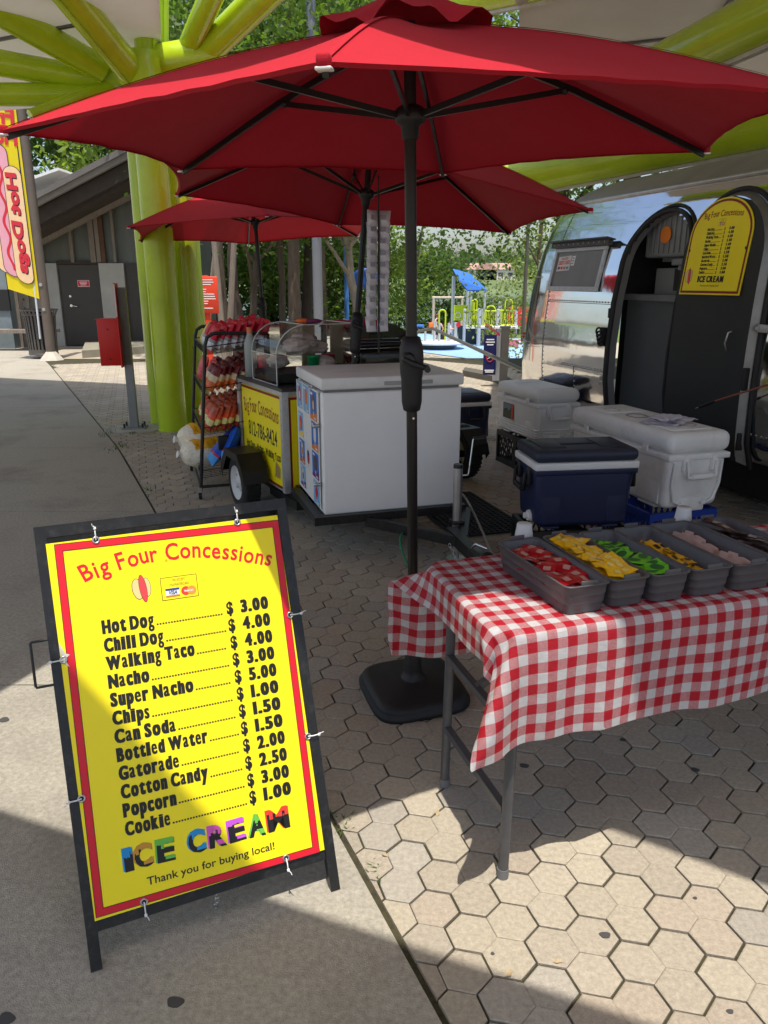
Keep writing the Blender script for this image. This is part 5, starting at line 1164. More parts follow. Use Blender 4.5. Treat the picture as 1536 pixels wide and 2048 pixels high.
for (x, y, z) in ((.12, BH + .012, .004), (.46, BH + .008, .004)):
    b = MB(steel); b.X = LM_; b.rbox((x, y, z), (.035, .018, .012), .003); b.cyl((x + .01, y, .008), (x + .01, y, .022), .006, n=10); b.build('clip', pb)
for y in (BH * .72, BH * .22):
    b = MB(steel); b.X = LM_; b.cyl((BW + .012, y, .0), (BW + .012, y, .028), .012, n=12); b.sphere((BW + .012, y, .03), .013, n=10); b.build('clamp', pb)
# hoses
def hose(label, pts_, r, m):
    o = Vector(pts_[0]); b = MB(m); P = [Vector(p) - o for p in pts_]
    # catmull-rom
    out = []
    for i in range(len(P) - 1):
        a, p0, p1, d = P[max(0, i - 1)], P[i], P[i + 1], P[min(len(P) - 1, i + 2)]
        for k in range(8):
            t = k / 8; out.append(.5 * ((2 * p0) + (p1 - a) * t + (2 * a - 5 * p0 + 4 * p1 - d) * t * t + (3 * p0 - a - 3 * p1 + d) * t ** 3))
    out.append(P[-1]); b.tube(out, r, 8)
    return tag(b.build('hose', None, o), label, 'hose')
hose('green hose dangling from under the white freezer to the pavers', [UV(1.46, 4.12, .20), UV(1.36, 4.0, .19), UV(1.335, 3.85, .12), UV(1.36, 3.7, .03), UV(1.42, 3.58, .008), UV(1.62, 3.45, .008)], .006, M('green_hose', srgb(30, 130, 90), .4))
hose('pale grey cord hanging from the freezer corner to the ground', [UV(1.84, 4.40, .36), UV(1.90, 4.30, .30), UV(1.93, 4.1, .14), UV(1.94, 3.9, .015), UV(1.98, 3.6, .008), UV(2.1, 3.3, .008)], .0075, M('grey_cord', srgb(165, 165, 158), .5))
# rubber mat
b = MB(M('mat_rubber', (0.018, 0.018, 0.018), 0.7, 0, 0.2, 20))
mu0, mu1, mv0, mv1 = 1.88, 2.42, 4.40, 5.40
nu, nv = 13, 24
for i in range(nu + 1): b.beam((mu0 + (mu1 - mu0) * i / nu, mv0, .011), (mu0 + (mu1 - mu0) * i / nu, mv1, .011), .013, .012)
for j in range(nv + 1): b.beam((mu0, mv0 + (mv1 - mv0) * j / nv, .012), (mu1, mv0 + (mv1 - mv0) * j / nv, .012), .013, .012)
tag(b.build('rubber_mat', None, (0, 0, 0), TH), 'black rubber grid mat on the pavers right of the freezer', 'mat')
# ================================================================== YELLOW HOT DOG CART
CU, CV, CL, CWd, CZ0, CZ1 = .895, 5.06, .88, 1.15, .22, .915
CYAW = R(11.5)
def CUV(x, y, z): return UV(CU + x * math.cos(CYAW) - y * math.sin(CYAW), CV + x * math.sin(CYAW) + y * math.cos(CYAW), z)
cart = thing('food_cart', 'yellow sided food cart on a black wheeled trailer beside the snack rack', 'food cart', UV(CU, CV, 0), TH + CYAW)
alu = M('alu_trim', (0.55, 0.55, 0.56), 0.4, 0.6, 0.1, 14)
b = MB(yellow_ink); b.box((CWd / 2, CL / 2, (CZ0 + CZ1) / 2), (CWd - .01, CL - .01, CZ1 - CZ0 - .01)); b.build('cart_body', cart)
b = MB(alu)
for x in (0, CWd):
    for y in (0, CL): b.box((x, y, (CZ0 + CZ1) / 2), (.045, .045, CZ1 - CZ0))
for z in (CZ1 - .012, CZ0 + .004):
    hgt = .04 if z > .5 else .012
    b.box((0, CL / 2, z), (.012, CL - .045, hgt)); b.box((CWd, CL / 2, z), (.012, CL - .045, hgt)); b.box((CWd / 2, 0, z), (CWd - .045, .012, hgt)); b.box((CWd / 2, CL, z), (CWd - .045, .012, hgt))
for z in [CZ0 + .04 + .1 * k for k in range(7)]: b.cyl((-.0, -.023, z), (0, -.026, z), .006, n=8, m=steel); b.cyl((-.0225, 0.0, z + .03), (-.0255, 0.0, z + .03), .006, n=8, m=steel)
b.build('corner_trim', cart)
b = MB(M('cart_top', (0.05, 0.05, 0.052), 0.35, 0.3, 0.2, 10)); b.box((CWd / 2, CL / 2, CZ1 + .010), (CWd + .03, CL + .03, .022)); b.build('counter_top', cart)
LC = Matrix(((0, 0, -1, -.0075), (-1, 0, 0, CL - .03), (0, 1, 0, CZ0 + .015), (0, 0, 0, 1)))
SW_, SH_ = CL - .06, CZ1 - CZ0 - .055
b = MB(yellow_ink); b.X = LC; b.sheet([(0, 0), (SW_, 0), (SW_, SH_), (0, SH_)], maroon_ink, 0); b.sheet([(.016, .016), (SW_ - .016, .016), (SW_ - .016, SH_ - .016), (.016, SH_ - .016)], yellow_ink, .0006); sd = b.build('side_sign', cart)
b = MB(maroon_ink); b.X = LC; arc_text(b, 'Big Four Concessions', .07, SW_ - .06, .100, lambda x: .465 - (x - SW_ / 2) ** 2 * .16, lambda x: -(x - SW_ / 2) * .32, None, .012, .0012); b.build('heading', sd)
b = MB(black_ink); b.X = LC; b.text('812-786-8424', SW_ / 2 + .02, .285, .105, None, 0.012, width=.58, align='c', z=.0012); heavy(b, 'Hot Dogs - Nachos - Walking Tacos', SW_ / 2 + .02, .185, .050, .70, None, .0012, 'c', bold=.03, smear=.02); b.build('lettering', sd)
b = MB(ink['sausage']); b.X = LC; plain_hot_dog(b, .075, .10, .13, .0012); b.build('hot_dog_picture', sd)
b = MB(ink['navy']); b.X = LC; x0 = SW_ - .16
for k in range(5): b.sheet([(x0 + .02 * k, .06 + .012 * (k % 2)), (x0 + .012 + .02 * k, .06), (x0 + .030 + .018 * k, .17 - .008 * k), (x0 + .02 + .018 * k, .18 - .008 * k)], (ink['navy'], maroon_ink)[k % 2], .0012)
b.build('wing_emblem', sd)
LF = Matrix(((1, 0, 0, .03), (0, 0, -1, -.0075), (0, 1, 0, CZ0 + .015), (0, 0, 0, 1)))
b = MB(yellow_ink); b.X = LF; w2 = CWd - .06; b.sheet([(0, 0), (w2, 0), (w2, SH_), (0, SH_)], maroon_ink, 0); b.sheet([(.014, .02), (w2 - .014, .02), (w2 - .014, SH_ - .016), (.014, SH_ - .016)], yellow_ink, .0006); b.build('front_sign', cart)
b = MB(black_metal); b.box((CWd / 2, CL / 2, CZ0 - .03), (CWd - .04, CL + .3, .05)); b.box((.03, .1, CZ0 - .06), (.05, .5, .06)); b.box((.83, .50, .21), (1.98, .05, .05)); b.build('chassis', cart)
tyre_m = M('tyre', (0.014, 0.014, 0.014), 0.75, 0, 0.2, 30)
def wheel(parent, x, y, r, w_, rimc):
    b = MB(tyre_m); n = 36; prof = [(.62, -.5), (.84, -.5), (.96, -.42), (1.0, -.25), (1.0, .25), (.96, .42), (.84, .5), (.62, .5)]
    vs = []
    for pr_, pw in prof:
        for k in range(n): a = 2 * math.pi * k / n; vs.append((x + pw * w_, y + r * pr_ * math.cos(a), r + r * pr_ * math.sin(a)))
    b.add(vs, [(i * n + k, i * n + (k + 1) % n, (i + 1) * n + (k + 1) % n, (i + 1) * n + k) for i in range(len(prof) - 1) for k in range(n)], smooth=False)
    for k in range(n):
        a = 2 * math.pi * (k + .5) / n; rot = Matrix.Rotation(a, 3, 'X')
        for q in (-.3, 0, .3): b.box(Vector((x + q * w_, y, r)) + rot @ Vector((0, r * 1.0, 0)), (w_ * .2, .008, .016), rot=rot)
    wo = b.build('wheel', parent)
    b = MB(rimc); sgn = -1 if x < 0.5 else 1
    vs = []
    for pr_, pw in [(.64, .5), (.60, .46), (.56, .30), (.50, .22), (.30, .30), (.16, .36), (.14, .44), (0, .46)]:
        for k in range(n): a = 2 * math.pi * k / n; vs.append((x + sgn * pw * w_, y + r * pr_ * math.cos(a), r + r * pr_ * math.sin(a)))
    b.add(vs, [(i * n + k, i * n + (k + 1) % n, (i + 1) * n + (k + 1) % n, (i + 1) * n + k) for i in range(7) for k in range(n)], smooth=True)
    for k in range(4): a = math.pi / 4 + k * math.pi / 2; b.cyl((x + sgn * w_ * .30, y + r * .33 * math.cos(a), r + r * .33 * math.sin(a)), (x + sgn * w_ * .36, y + r * .33 * math.cos(a), r + r * .33 * math.sin(a)), .008, n=6, m=steel)
    b.build('rim', wo)
    return wo
rimw = M('white_rim', (0.62, 0.62, 0.60), 0.4, 0, 0.05, 10)
WYL = .50
wheel(cart, -.135, WYL, .205, .13, rimw); wheel(cart, 1.80, WYL, .225, .14, rimw)
for (x, lab) in ((-.135, 0), (1.80, 1)):
    b = MB(M('fender_black', (.014, .013, .012), .45, .2, .2, 10)); hw = .095
    P = [(-.265, .25), (-.24, .33), (-.13, .445), (.13, .445), (.24, .33), (.265, .25)]
    for (a0, z0), (a1, z1) in zip(P, P[1:]): b.add([(x - hw, WYL + a0, z0), (x + hw, WYL + a0, z0), (x + hw, WYL + a1, z1), (x - hw, WYL + a1, z1), (x - hw, WYL + a0, z0 - .004), (x + hw, WYL + a0, z0 - .004), (x + hw, WYL + a1, z1 - .004), (x - hw, WYL + a1, z1 - .004)], [(0, 1, 2, 3), (7, 6, 5, 4), (0, 3, 7, 4), (1, 5, 6, 2)])
    sgn = -1 if lab == 0 else 1
    b.add([(x + sgn * hw, WYL + a_, z_) for a_, z_ in P] + [(x + sgn * hw, WYL + a_ * .82, z_ - .055) for a_, z_ in P], [(i, i + 1, 7 + i, 6 + i) for i in range(5)])
    b.build('fender', cart)
b = MB(M('tail_lamp', srgb(150, 20, 20), .3)); b.rbox((-.15, WYL + .40, .43), (.07, .02, .075), .006); b.rbox((-.15, WYL + .385, .43), (.10, .03, .11), .006, black_plastic); b.build('tail_light', cart)
# things standing on the cart
acry = bpy.data.materials.new('acrylic'); acry.use_nodes = True
n = acry.node_tree.nodes; l = acry.node_tree.links
gl = n.new('ShaderNodeBsdfGlossy'); gl.inputs['Roughness'].default_value = .05; tp = n.new('ShaderNodeBsdfTransparent'); tp.inputs[0].default_value = (.93, .95, .94, 1)
lw_ = n.new('ShaderNodeLayerWeight'); lw_.inputs[0].default_value = .25; ms = n.new('ShaderNodeMixShader')
l.new(lw_.outputs['Fresnel'], ms.inputs[0]); l.new(tp.outputs[0], ms.inputs[1]); l.new(gl.outputs[0], ms.inputs[2]); l.new(ms.outputs[0], n['Material Output'].inputs[0])
ct_z = CZ1 + .021
case = thing('display_case', 'clear acrylic display case of wrapped buns standing on the yellow cart', 'display case', CUV(0, .16, ct_z), TH + CYAW)
prof = [(.02, 0), (.02, .20)] + [(.24 - .22 * math.cos(t), .20 + .20 * math.sin(t)) for t in [math.pi / 2 * k / 6 for k in range(1, 7)]] + [(.62, .40), (.62, 0)]
D_ = .48
b = MB(acry)
for (x0, z0), (x1, z1) in zip(prof, prof[1:]): b.add([(x0, 0, z0), (x1, 0, z1), (x1, D_, z1), (x0, D_, z0)], [(0, 1, 2, 3)], smooth=False)
for y in (0, D_): b.add([(x, y, z) for x, z in prof], [list(range(len(prof)))])
b.build('clear_shell', case)
b = MB(M('case_edge', (.62, .64, .62), .3))
for y in (0, D_):
    b.tube([(x, y, z) for x, z in prof], .004, 6)
for (x, z) in ((.02, .0), (.02, .20), (.24, .40), (.62, .40)): b.tube([(x, 0, z), (x, D_, z)], .004, 6)
b.build('edge_trim', case)
b = MB(black_plastic); b.box((.32, D_ / 2, .045), (.57, D_ - .03, .06)); b.build('case_base', case)
wrapm = M('waxed_paper', srgb(205, 192, 188), .5, 0, .15, 14, .3, 60, transl=.15); bunm = M('bun_crust', srgb(180, 135, 90), .7, 0, .2, 12)
for (x, y, z, sx_) in ((.22, .12, .25, 1.0), (.34, .28, .27, 1.1), (.16, .33, .13, .8), (.40, .10, .13, .9), (.48, .36, .22, .8)):
    b = MB(wrapm); n_ = 14; vs = []
    for i in range(n_ + 1):
        t = math.pi * i / n_
        for k in range(n_):
            a = 2 * math.pi * k / n_; r_ = .085 * sx_ * (math.sin(t) * .95 + .12) * (1 + .35 * noise.noise(Vector((i * .5, k * .9, x * 9))))
            vs.append((r_ * 1.3 * math.cos(a), r_ * math.sin(a), -.06 * sx_ * math.cos(t)))
    b.add(vs, [(i * n_ + k, i * n_ + (k + 1) % n_, (i + 1) * n_ + (k + 1) % n_, (i + 1) * n_ + k) for i in range(n_) for k in range(n_)])
    o = b.build('wrapped_bun', None, CUV(x, .16 + y, ct_z + z), TH + x * 5); tag(o, 'paper wrapped bun stacked inside the clear display case', 'food', 'wrapped buns in the display case')
for (x, y, c, lab) in ((.32, .06, (20, 150, 90), 'small green tub inside the clear display case'), (.47, .12, (130, 30, 40), 'dark red tin inside the clear display case')):
    b = MB(M('tub_' + str(c[0]), srgb(*c), .4)); b.lathe([(0, 0), (.035, 0), (.042, .10), (.045, .10), (.045, .112), (0, .114)], n=20); o = b.build('tub', None, CUV(x, .16 + y, ct_z + .075), TH); tag(o, lab, 'tub')
b = MB(M('orange_cloth', srgb(235, 110, 40), .7)); b.sphere((0, 0, .012), .05, n=14, sc=(1, .7, .35)); o = b.build('cloth_wad', None, CUV(.30, .34, ct_z + .405)); b = MB(M('purple_cloth', srgb(120, 50, 90), .8)); b.sphere((.07, 0, .010), .06, n=14, sc=(1.1, .7, .3)); b.build('cloth_fold', o); tag(o, 'orange and purple cloth wad lying on the display case', 'cloth')
# bottle at the cart's left rim
def CUV2(x, y): p = CUV(x, y, 0); return p.dot(UX), p.dot(VX)
def bottle(label, u, v, z, h, r, m, capm):
    t = thing('bottle', label, 'bottle', UV(u, v, z), TH); b = MB(m); b.lathe([(0, 0), (r, 0), (r, h * .62), (r * .9, h * .7), (r * .4, h * .88), (r * .38, h * .9)], n=20); b.build('bottle_body', t)
    b = MB(capm); b.lathe([(r * .46, h * .88), (r * .46, h), (0, h)], n=16); b.build('cap', t); return t
clearb = M('clear_bottle', (.62, .68, .66), .15, 0, 0, transl=.5)
bottle('clear bottle with an orange cap on the left rim of the cart', *CUV2(.05, .76), ct_z, .36, .045, clearb, M('orange_cap', srgb(225, 130, 90), .5))
b = MB(red_ink); b.lathe([(0, 0), (.03, 0), (.034, .16), (0, .162)], n=18); tag(b.build('drink_can', None, CUV(.12, .70, ct_z), TH), 'slim red can beside the clear bottle on the cart', 'can')
ro = thing('roaster', 'black electric roaster with a domed lid standing on the cart', 'roaster', CUV(.90, .40, ct_z), TH + CYAW)
b = MB(M('gloss_black', (.012, .012, .012), .12, 0, 0)); b.rbox((0, 0, .11), (.40, .30, .21), .05, seg=4); b.build('pan', ro)
b = MB(M('lid_black', (.02, .02, .02), .1, .4)); b.rbox((0, 0, .235), (.42, .32, .045), .02, seg=3); b.rbox((0, 0, .262), (.34, .24, .03), .014, seg=3); b.build('lid', ro)
b = MB(chrome); b.tube([(-.21, -.16, .212), (.21, -.16, .212), (.21, .16, .212), (-.21, .16, .212)], .006, 6, closed=True); b.build('rim_band', ro)
b = MB(black_plastic); b.tube([(-.05, -.02, .275), (-.05, -.02, .305), (.05, -.02, .305), (.05, -.02, .275)], .009, 6); b.tube([(.2, 0, .26), (.26, -.02, .31), (.31, -.05, .33)], .012, 6); b.build('lid_handle', ro)
wind = thing('wind_hood', 'dark olive curved wind hood at the back of the cart', 'hood', CUV(.66, .52, ct_z), TH + CYAW)
b = MB(M('olive_panel', srgb(58, 62, 34), .4, 0, .2, 6)); pr2 = [(0, 0), (0, .38), (.45, .38)] + [(.45 + .48 * math.sin(t), .38 * math.cos(t)) for t in [math.pi / 2 * k / 8 for k in range(1, 9)]]
b.add([(x, .30, z) for x, z in pr2] + [(x, .315, z) for x, z in pr2], [list(range(len(pr2))), list(range(2 * len(pr2) - 1, len(pr2) - 1, -1))] + [(i, i + len(pr2), (i + 1) % len(pr2) + len(pr2), (i + 1) % len(pr2)) for i in range(len(pr2))]); b.build('hood_panel', wind)
b = MB(M('tan_board', srgb(170, 150, 120), .6, 0, .15, 8)); b.box((-.16, .20, .20), (.10, .03, .40)); b.build('side_post', wind)
b = MB(M('red_cloth', srgb(165, 25, 45), .8, 0, .15, 12)); vs = []
for j in range(5):
    for i in range(25): vs.append((.0 + .56 * i / 24, .26 + .025 * j, .395 + .02 * noise.noise(Vector((i * .35, j * .5, 3))) - .012 * abs(j - 2)))
b.add(vs, [(j * 25 + i, j * 25 + i + 1, (j + 1) * 25 + i + 1, (j + 1) * 25 + i) for j in range(4) for i in range(24)], smooth=True)
b.add([(v[0], v[1], v[2] - .035) for v in vs], [(j * 25 + i, (j + 1) * 25 + i, (j + 1) * 25 + i + 1, j * 25 + i + 1) for j in range(4) for i in range(24)], smooth=True)
b.add([vs[i] for i in range(25)] + [(vs[i][0], vs[i][1], vs[i][2] - .035) for i in range(25)], [(i, i + 25, i + 26, i + 1) for i in range(24)])
o = b.build('folded_cloth', None, CUV(.66, .52, ct_z), TH + CYAW); tag(o, 'folded red cloth laid along the top of the wind hood', 'cloth')

# ================================================================== SNACK RACK
RU, RV = .36, 5.87
rack = thing('snack_rack', 'black wheeled wire rack of chip bags beside the yellow cart', 'rack', UV(RU, RV, 0), TH)
RLn, RDp = .97, .50
lean = .12
def up(x, y, z): return Vector((x + lean * z / 1.26, y, z))
b = MB(black_metal)
for y in (0, RLn):
    b.tube([up(.0, y, .06), up(.0, y, .6), up(0, y, 1.17), up(.012, y, 1.225), up(.05, y, 1.25), up(.10, y, 1.255), up(.46, y, 1.245)], .014, 10)
    b.tube([up(.0, y, .10), (RDp + .12, y, .10)], .012, 8); b.tube([(RDp + .06, y, .10), up(.46, y, 1.245)], .011, 8)
b.tube([(0.01, 0, .10), (0.01, RLn, .10)], .011, 8); b.tube([(RDp + .08, 0, .10), (RDp + .08, RLn, .10)], .011, 8)
b.build('rack_frame', rack)
for (x, y) in ((0, 0), (0, RLn), (RDp + .10, 0), (RDp + .10, RLn)):
    b = MB(black_plastic); b.cyl((x - .012, y, .032), (x + .012, y, .032), .030, n=18); b.build('caster', rack).data.materials.append(steel)
    bb = MB(steel); bb.box((x, y, .075), (.03, .03, .04)); bb.build('caster_fork', rack)
SHZ = [1.10, .80, .50, .17]
for si, z in enumerate(SHZ):
    b = MB(black_metal); d = .44 if si < 3 else .56
    x0 = lean * z / 1.26 + .005
    for k in range(19): y = RLn * k / 18; b.tube([(x0, y, z), (x0 + d, y, z + .05)], .0025, 4)
    for k in range(6): q = k / 5; b.tube([(x0 + d * q, 0, z + .05 * q), (x0 + d * q, RLn, z + .05 * q)], .003, 4)
    hgt = .055
    b.tube([(x0, 0, z + hgt), (x0, RLn, z + hgt)], .004, 6)
    for y in (0, RLn): b.tube([(x0, y, z + hgt), (x0 + d, y, z + .05 + hgt)], .004, 6); b.tube([(x0 + d, y, z + .05), (x0 + d, y, z + .24)], .003, 5)
    for k in range(20): y = RLn * k / 19; b.tube([(x0, y, z), (x0, y, z + hgt)], .002, 4)
    for k in range(9): q = k / 8; b.tube([(x0 + d * q, 0, z + .05 * q), (x0 + d * q, 0, z + .05 * q + hgt)], .002, 4)
    b.build('wire_shelf', rack)
def bag_mesh(W, Hh, T, cols_, seed):
    """a pillow pouch: cols_ = list of (top of band as a share of the height, material)"""
    rr_ = random.Random(seed); nx, nz = 10, 16
    bs = MB(cols_[0][1])
    for sg in (1, -1):
        vs = []
        for j in range(nz + 1):
            for i in range(nx + 1):
                a, c = i / nx, j / nz
                e = max(0, 1 - abs(2 * a - 1) ** 3) * max(0, 1 - abs(2 * c - 1) ** 3.2)
                crk = .006 * noise.noise(Vector((a * 7, c * 9, seed + sg)))
                y = sg * (T / 2 * e ** .55 + crk * e)
                vs.append((W * (a - .5) * (1 - .08 * math.sin(math.pi * c)), y + .004 * math.sin(a * 19 + seed) * (c > .93), Hh * c))
        for j in range(nz):
            c = (j + .5) / nz; m = [m_ for (t_, m_) in cols_ if c <= t_][0]
            fs = []
            for i in range(nx):
                k = j * (nx + 1) + i; fs.append((k, k + 1, k + nx + 2, k + nx + 1) if sg < 0 else (k, k + nx + 1, k + nx + 2, k + 1))
            sub = sorted({q for f in fs for q in f}); mp = {q: i for i, q in enumerate(sub)}
            bs.add([vs[q] for q in sub], [tuple(mp[q] for q in f) for f in fs], m, True)
        m2 = cols_[-1][1]
    return bs
fl = lambda n_, c: M('bag_' + n_, srgb(*c), .38, 0, .14, 30, .2, 60, spec=.35)
kinds = {
    'red': [(.30, fl('white', (215, 215, 220))), (.42, fl('silver', (150, 150, 155))), (1.0, fl('crimson', (196, 12, 46)))],
    'gold': [(1.0, fl('pale_gold', (215, 190, 95)))],
    'pink': [(.5, fl('rose', (205, 70, 76))), (1.0, fl('salmon', (214, 88, 88)))],
    'maroon': [(.4, fl('amber', (215, 100, 30))), (.6, fl('cream', (215, 190, 150))), (1.0, fl('maroon', (110, 24, 26)))],
    'orange': [(.16, fl('scarlet', (200, 45, 30))), (.42, fl('lemon', (220, 210, 130))), (.6, fl('coral', (222, 74, 28))), (1.0, fl('brick', (182, 78, 40)))],
}
bag0 = {}
for i, (k, cs) in enumerate(kinds.items()):
    bag0[k] = [bag_mesh(.155, .215, .062, cs, i * 3 + q) for q in range(2)]
done = {}
rb = random.Random(21)
BTXT = {0: 'red and white snack bag in the queue on the top rack shelf', 1: 'maroon and amber snack bag on the second rack shelf', 2: 'orange and yellow snack bag on the third rack shelf'}
for si, z in enumerate(SHZ[:3]):
    for col in range(4):
        for k in range(8):
            kind = ('red', 'maroon', 'orange')[si]; lab = BTXT[si]; grp = ('red bags on the top shelf', 'maroon bags on the second shelf', 'orange bags on the third shelf')[si]
            if si == 0 and col == 3 and k == 0: kind = 'gold'; lab = 'pale gold pointed bag at the far end of the top shelf'; grp = None
            if si == 1 and col >= 2 and k < 2: kind = 'pink'; lab = 'pink snack bag at the far end of the second shelf'; grp = 'pink bags on the second shelf'
            v_ = k % 2; key = (kind, v_)
            if key not in done: o = bag0[kind][v_].build('snack_bag'); done[key] = o
            else: o = done[key].copy(); COL.objects.link(o); [o.pop(q) for q in list(o.keys()) if q == 'group']
            tag(o, lab, 'snack bag', grp)
            x = lean * z / 1.26 + .045 + k * .055 + rb.uniform(-.006, .006); y = .12 + col * .235 + rb.uniform(-.015, .015)
            o.location = UV(RU + x, RV + y, z + .012 + .05 * (x / .5))
            o.rotation_euler = Matrix.Identity(3).to_euler()
            o.rotation_euler = (Matrix.Rotation(TH, 3, 'Z') @ Matrix.Rotation(R(24) + rb.uniform(-.12, .12), 3, 'Y') @ Matrix.Rotation(math.pi / 2 + .16 + rb.uniform(-.16, .16), 3, 'Z')).to_euler()
            s_ = rb.uniform(.84, .95); o.scale = (s_, s_, s_)
# popcorn sacks and blue bags on the lowest shelf
pop_m = M('popcorn', srgb(236, 228, 208), .7, 0, .2, 60, .8, 70, dirt=srgb(236, 196, 70), dscale=14, damt=.6); popy = M('popcorn_print', srgb(225, 165, 20), .5, 0, .15, 20)
for (x, y, z, sc3, lab) in ((.19, .62, .37, 1.32, 'clear sack of popcorn lying on top of another on the bottom rack shelf'), (.17, .44, .28, 1.2, 'lower clear sack of popcorn at the front of the bottom rack shelf')):
    b = MB(pop_m); n_ = 30; vs = []
    for i in range(n_ + 1):
        t = i / n_; q = -1 + 2 * t
        rr_ = .115 * sc3 * max(0.02, (1 - abs(q) ** 4)) ** .5
        for k in range(24):
            a = 2 * math.pi * k / 24; w_ = 1 + .16 * noise.noise(Vector((q * 6, math.cos(a) * 3, math.sin(a) * 3 + x)))
            vs.append((.24 * q * sc3, rr_ * w_ * math.cos(a), rr_ * .85 * w_ * math.sin(a)))
    b.add(vs, [(i * 24 + k, i * 24 + (k + 1) % 24, (i + 1) * 24 + (k + 1) % 24, (i + 1) * 24 + k) for i in range(n_) for k in range(24)], smooth=True)
    for i in range(5, 26):
        for k in range(2, 10):
            q = [Vector(vs[i * 24 + k]), Vector(vs[i * 24 + k + 1]), Vector(vs[(i + 1) * 24 + k + 1]), Vector(vs[(i + 1) * 24 + k])]
            b.add([p * 1.012 for p in q], [(0, 1, 2, 3)], popy)
    b.cyl((-.232 * sc3, 0, 0), (-.262 * sc3, 0, .010), .020, .030, 12, M('bag_tie', (.72, .70, .64), .5))
    o = b.build('popcorn_sack', None, UV(RU + x, RV + y, z), TH + .25); tag(o, lab, 'popcorn sack')
bluek = [bag_mesh(.20, .30, .09, [(.22, fl('sky', (70, 160, 230))), (.34, fl('red_label', (200, 50, 60))), (1.0, fl('royal', (20, 80, 190)))], 50 + q) for q in range(2)]
for i, (x, y, tilt, yaw) in enumerate(((.10, .16, .9, 1.7), (.20, .06, .6, 1.3), (.30, .20, .5, 1.9), (.36, .05, .45, 1.5), (.16, .30, 1.0, 1.8), (.42, .2, .4, 1.5))):
    o = bluek[i % 2].build('chip_bag'); tag(o, 'shiny blue chip bag heaped on the bottom rack shelf', 'snack bag', 'blue bags on the bottom shelf')
    o.location = UV(RU + x, RV + y, .25 + .03 * (i % 3)); o.rotation_euler = (Matrix.Rotation(TH, 3, 'Z') @ Matrix.Rotation(tilt * .8, 3, 'Y') @ Matrix.Rotation(yaw, 3, 'Z')).to_euler()
# ================================================================== SILVER TRAILER (local x = u, y = v)
polished = M('polished_aluminium', (0.78, 0.79, 0.80), 0.07, 1.0, 0.05, 2.0, 0.30, 2.4)
dull_alu = M('dull_aluminium', (0.36, 0.35, 0.32), 0.5, 0.55, 0.12, 1.6, 0.04, 8, dirt=(0.22, 0.21, 0.19), dscale=1.4, damt=0.5, stretch=(.6, 3, 1))
rub = M('black_seal', (0.018, 0.018, 0.019), 0.6, 0, 0.15, 20)
VANO = UV(3.85, 4.0, 0)
van = thing('silver_trailer', 'polished riveted silver trailer with an arched doorway and a small window', 'trailer', VANO, TH)
PROF = [(.41, .42), (.40, .16), (.46, .07), (.55, .03), (.8, .005), (1.0, 0.0), (1.25, .01), (1.5, .035), (1.7, .065), (1.9, .115), (2.1, .19), (2.22, .25), (2.337, .335), (2.42, .46), (2.50, .63), (2.57, .85), (2.60, 1.05), (2.605, 1.2)]
def din(z):
    for (z0, d0), (z1, d1) in zip(PROF[1:], PROF[2:]):
        if z <= z1: return d0 + (d1 - d0) * (z - z0) / (z1 - z0)
    return 1.2
OV0, OV1, OZ0, OZT = 5.02 - 4, 5.78 - 4, .50, 2.13       # doorway in local v, z
def in_open(y, z, g=0.0):
    c = (OV0 + OV1) / 2; hw = (OV1 - OV0) / 2 + g; zs = OZT - .36
    if z < OZ0 - g: return False
    if z <= zs: return abs(y - c) < hw
    return ((y - c) / hw) ** 2 + ((z - zs) / (.36 + g)) ** 2 < 1
# fine z rows
zr_ = []
for (z0, d0), (z1, d1) in zip(PROF, PROF[1:]):
    n_ = max(1, int(abs(z1 - z0) / .03)) if z0 >= .46 else 1
    for k in range(n_): zr_.append((z0 + (z1 - z0) * k / n_, d0 + (d1 - d0) * k / n_))
zr_.append(PROF[-1])
plan = [(0, -3.4 + .4 * k) for k in range(10)] + [(0, .6 + .033 * k) for k in range(1, 44)]
ys_end = 7.15 - 4
plan = [p for p in plan if p[1] < ys_end - .05] + [(0, 2.2 + .19 * k) for k in range(5)]
nose = [math.pi / 2 * k / 26 for k in range(27)]
def nose_b(d, z): return max(.02, 1.0 - .29 * (z - 1.0) - d * .60)
def ring_pts(d, z):
    pts = [(d, y) for _, y in plan]
    a, bb = 1.2 - d, nose_b(d, z)
    for t in nose: pts.append((1.2 - max(a, .0) * math.cos(t), ys_end + max(bb, .02) * math.sin(t)))
    return pts
b = MB(polished); rows = [ring_pts(d, z) for z, d in zr_]; NP = len(rows[0])
vs = [(x, y, zr_[i][0]) for i, r_ in enumerate(rows) for x, y in r_]
fp_, fr_ = [], []
for i in range(len(rows) - 1):
    zc = (zr_[i][0] + zr_[i + 1][0]) / 2
    for k in range(NP - 1):
        yc = (rows[i][k][1] + rows[i][k + 1][1]) / 2
        if rows[i][k][1] < ys_end and in_open(yc, zc) and zc < 2.3: continue
        (fr_ if zc > 2.337 else fp_).append((i * NP + k, (i + 1) * NP + k, (i + 1) * NP + k + 1, i * NP + k + 1))
b.add(vs, fp_, polished, True); b.add(vs, fr_, dull_alu, True)
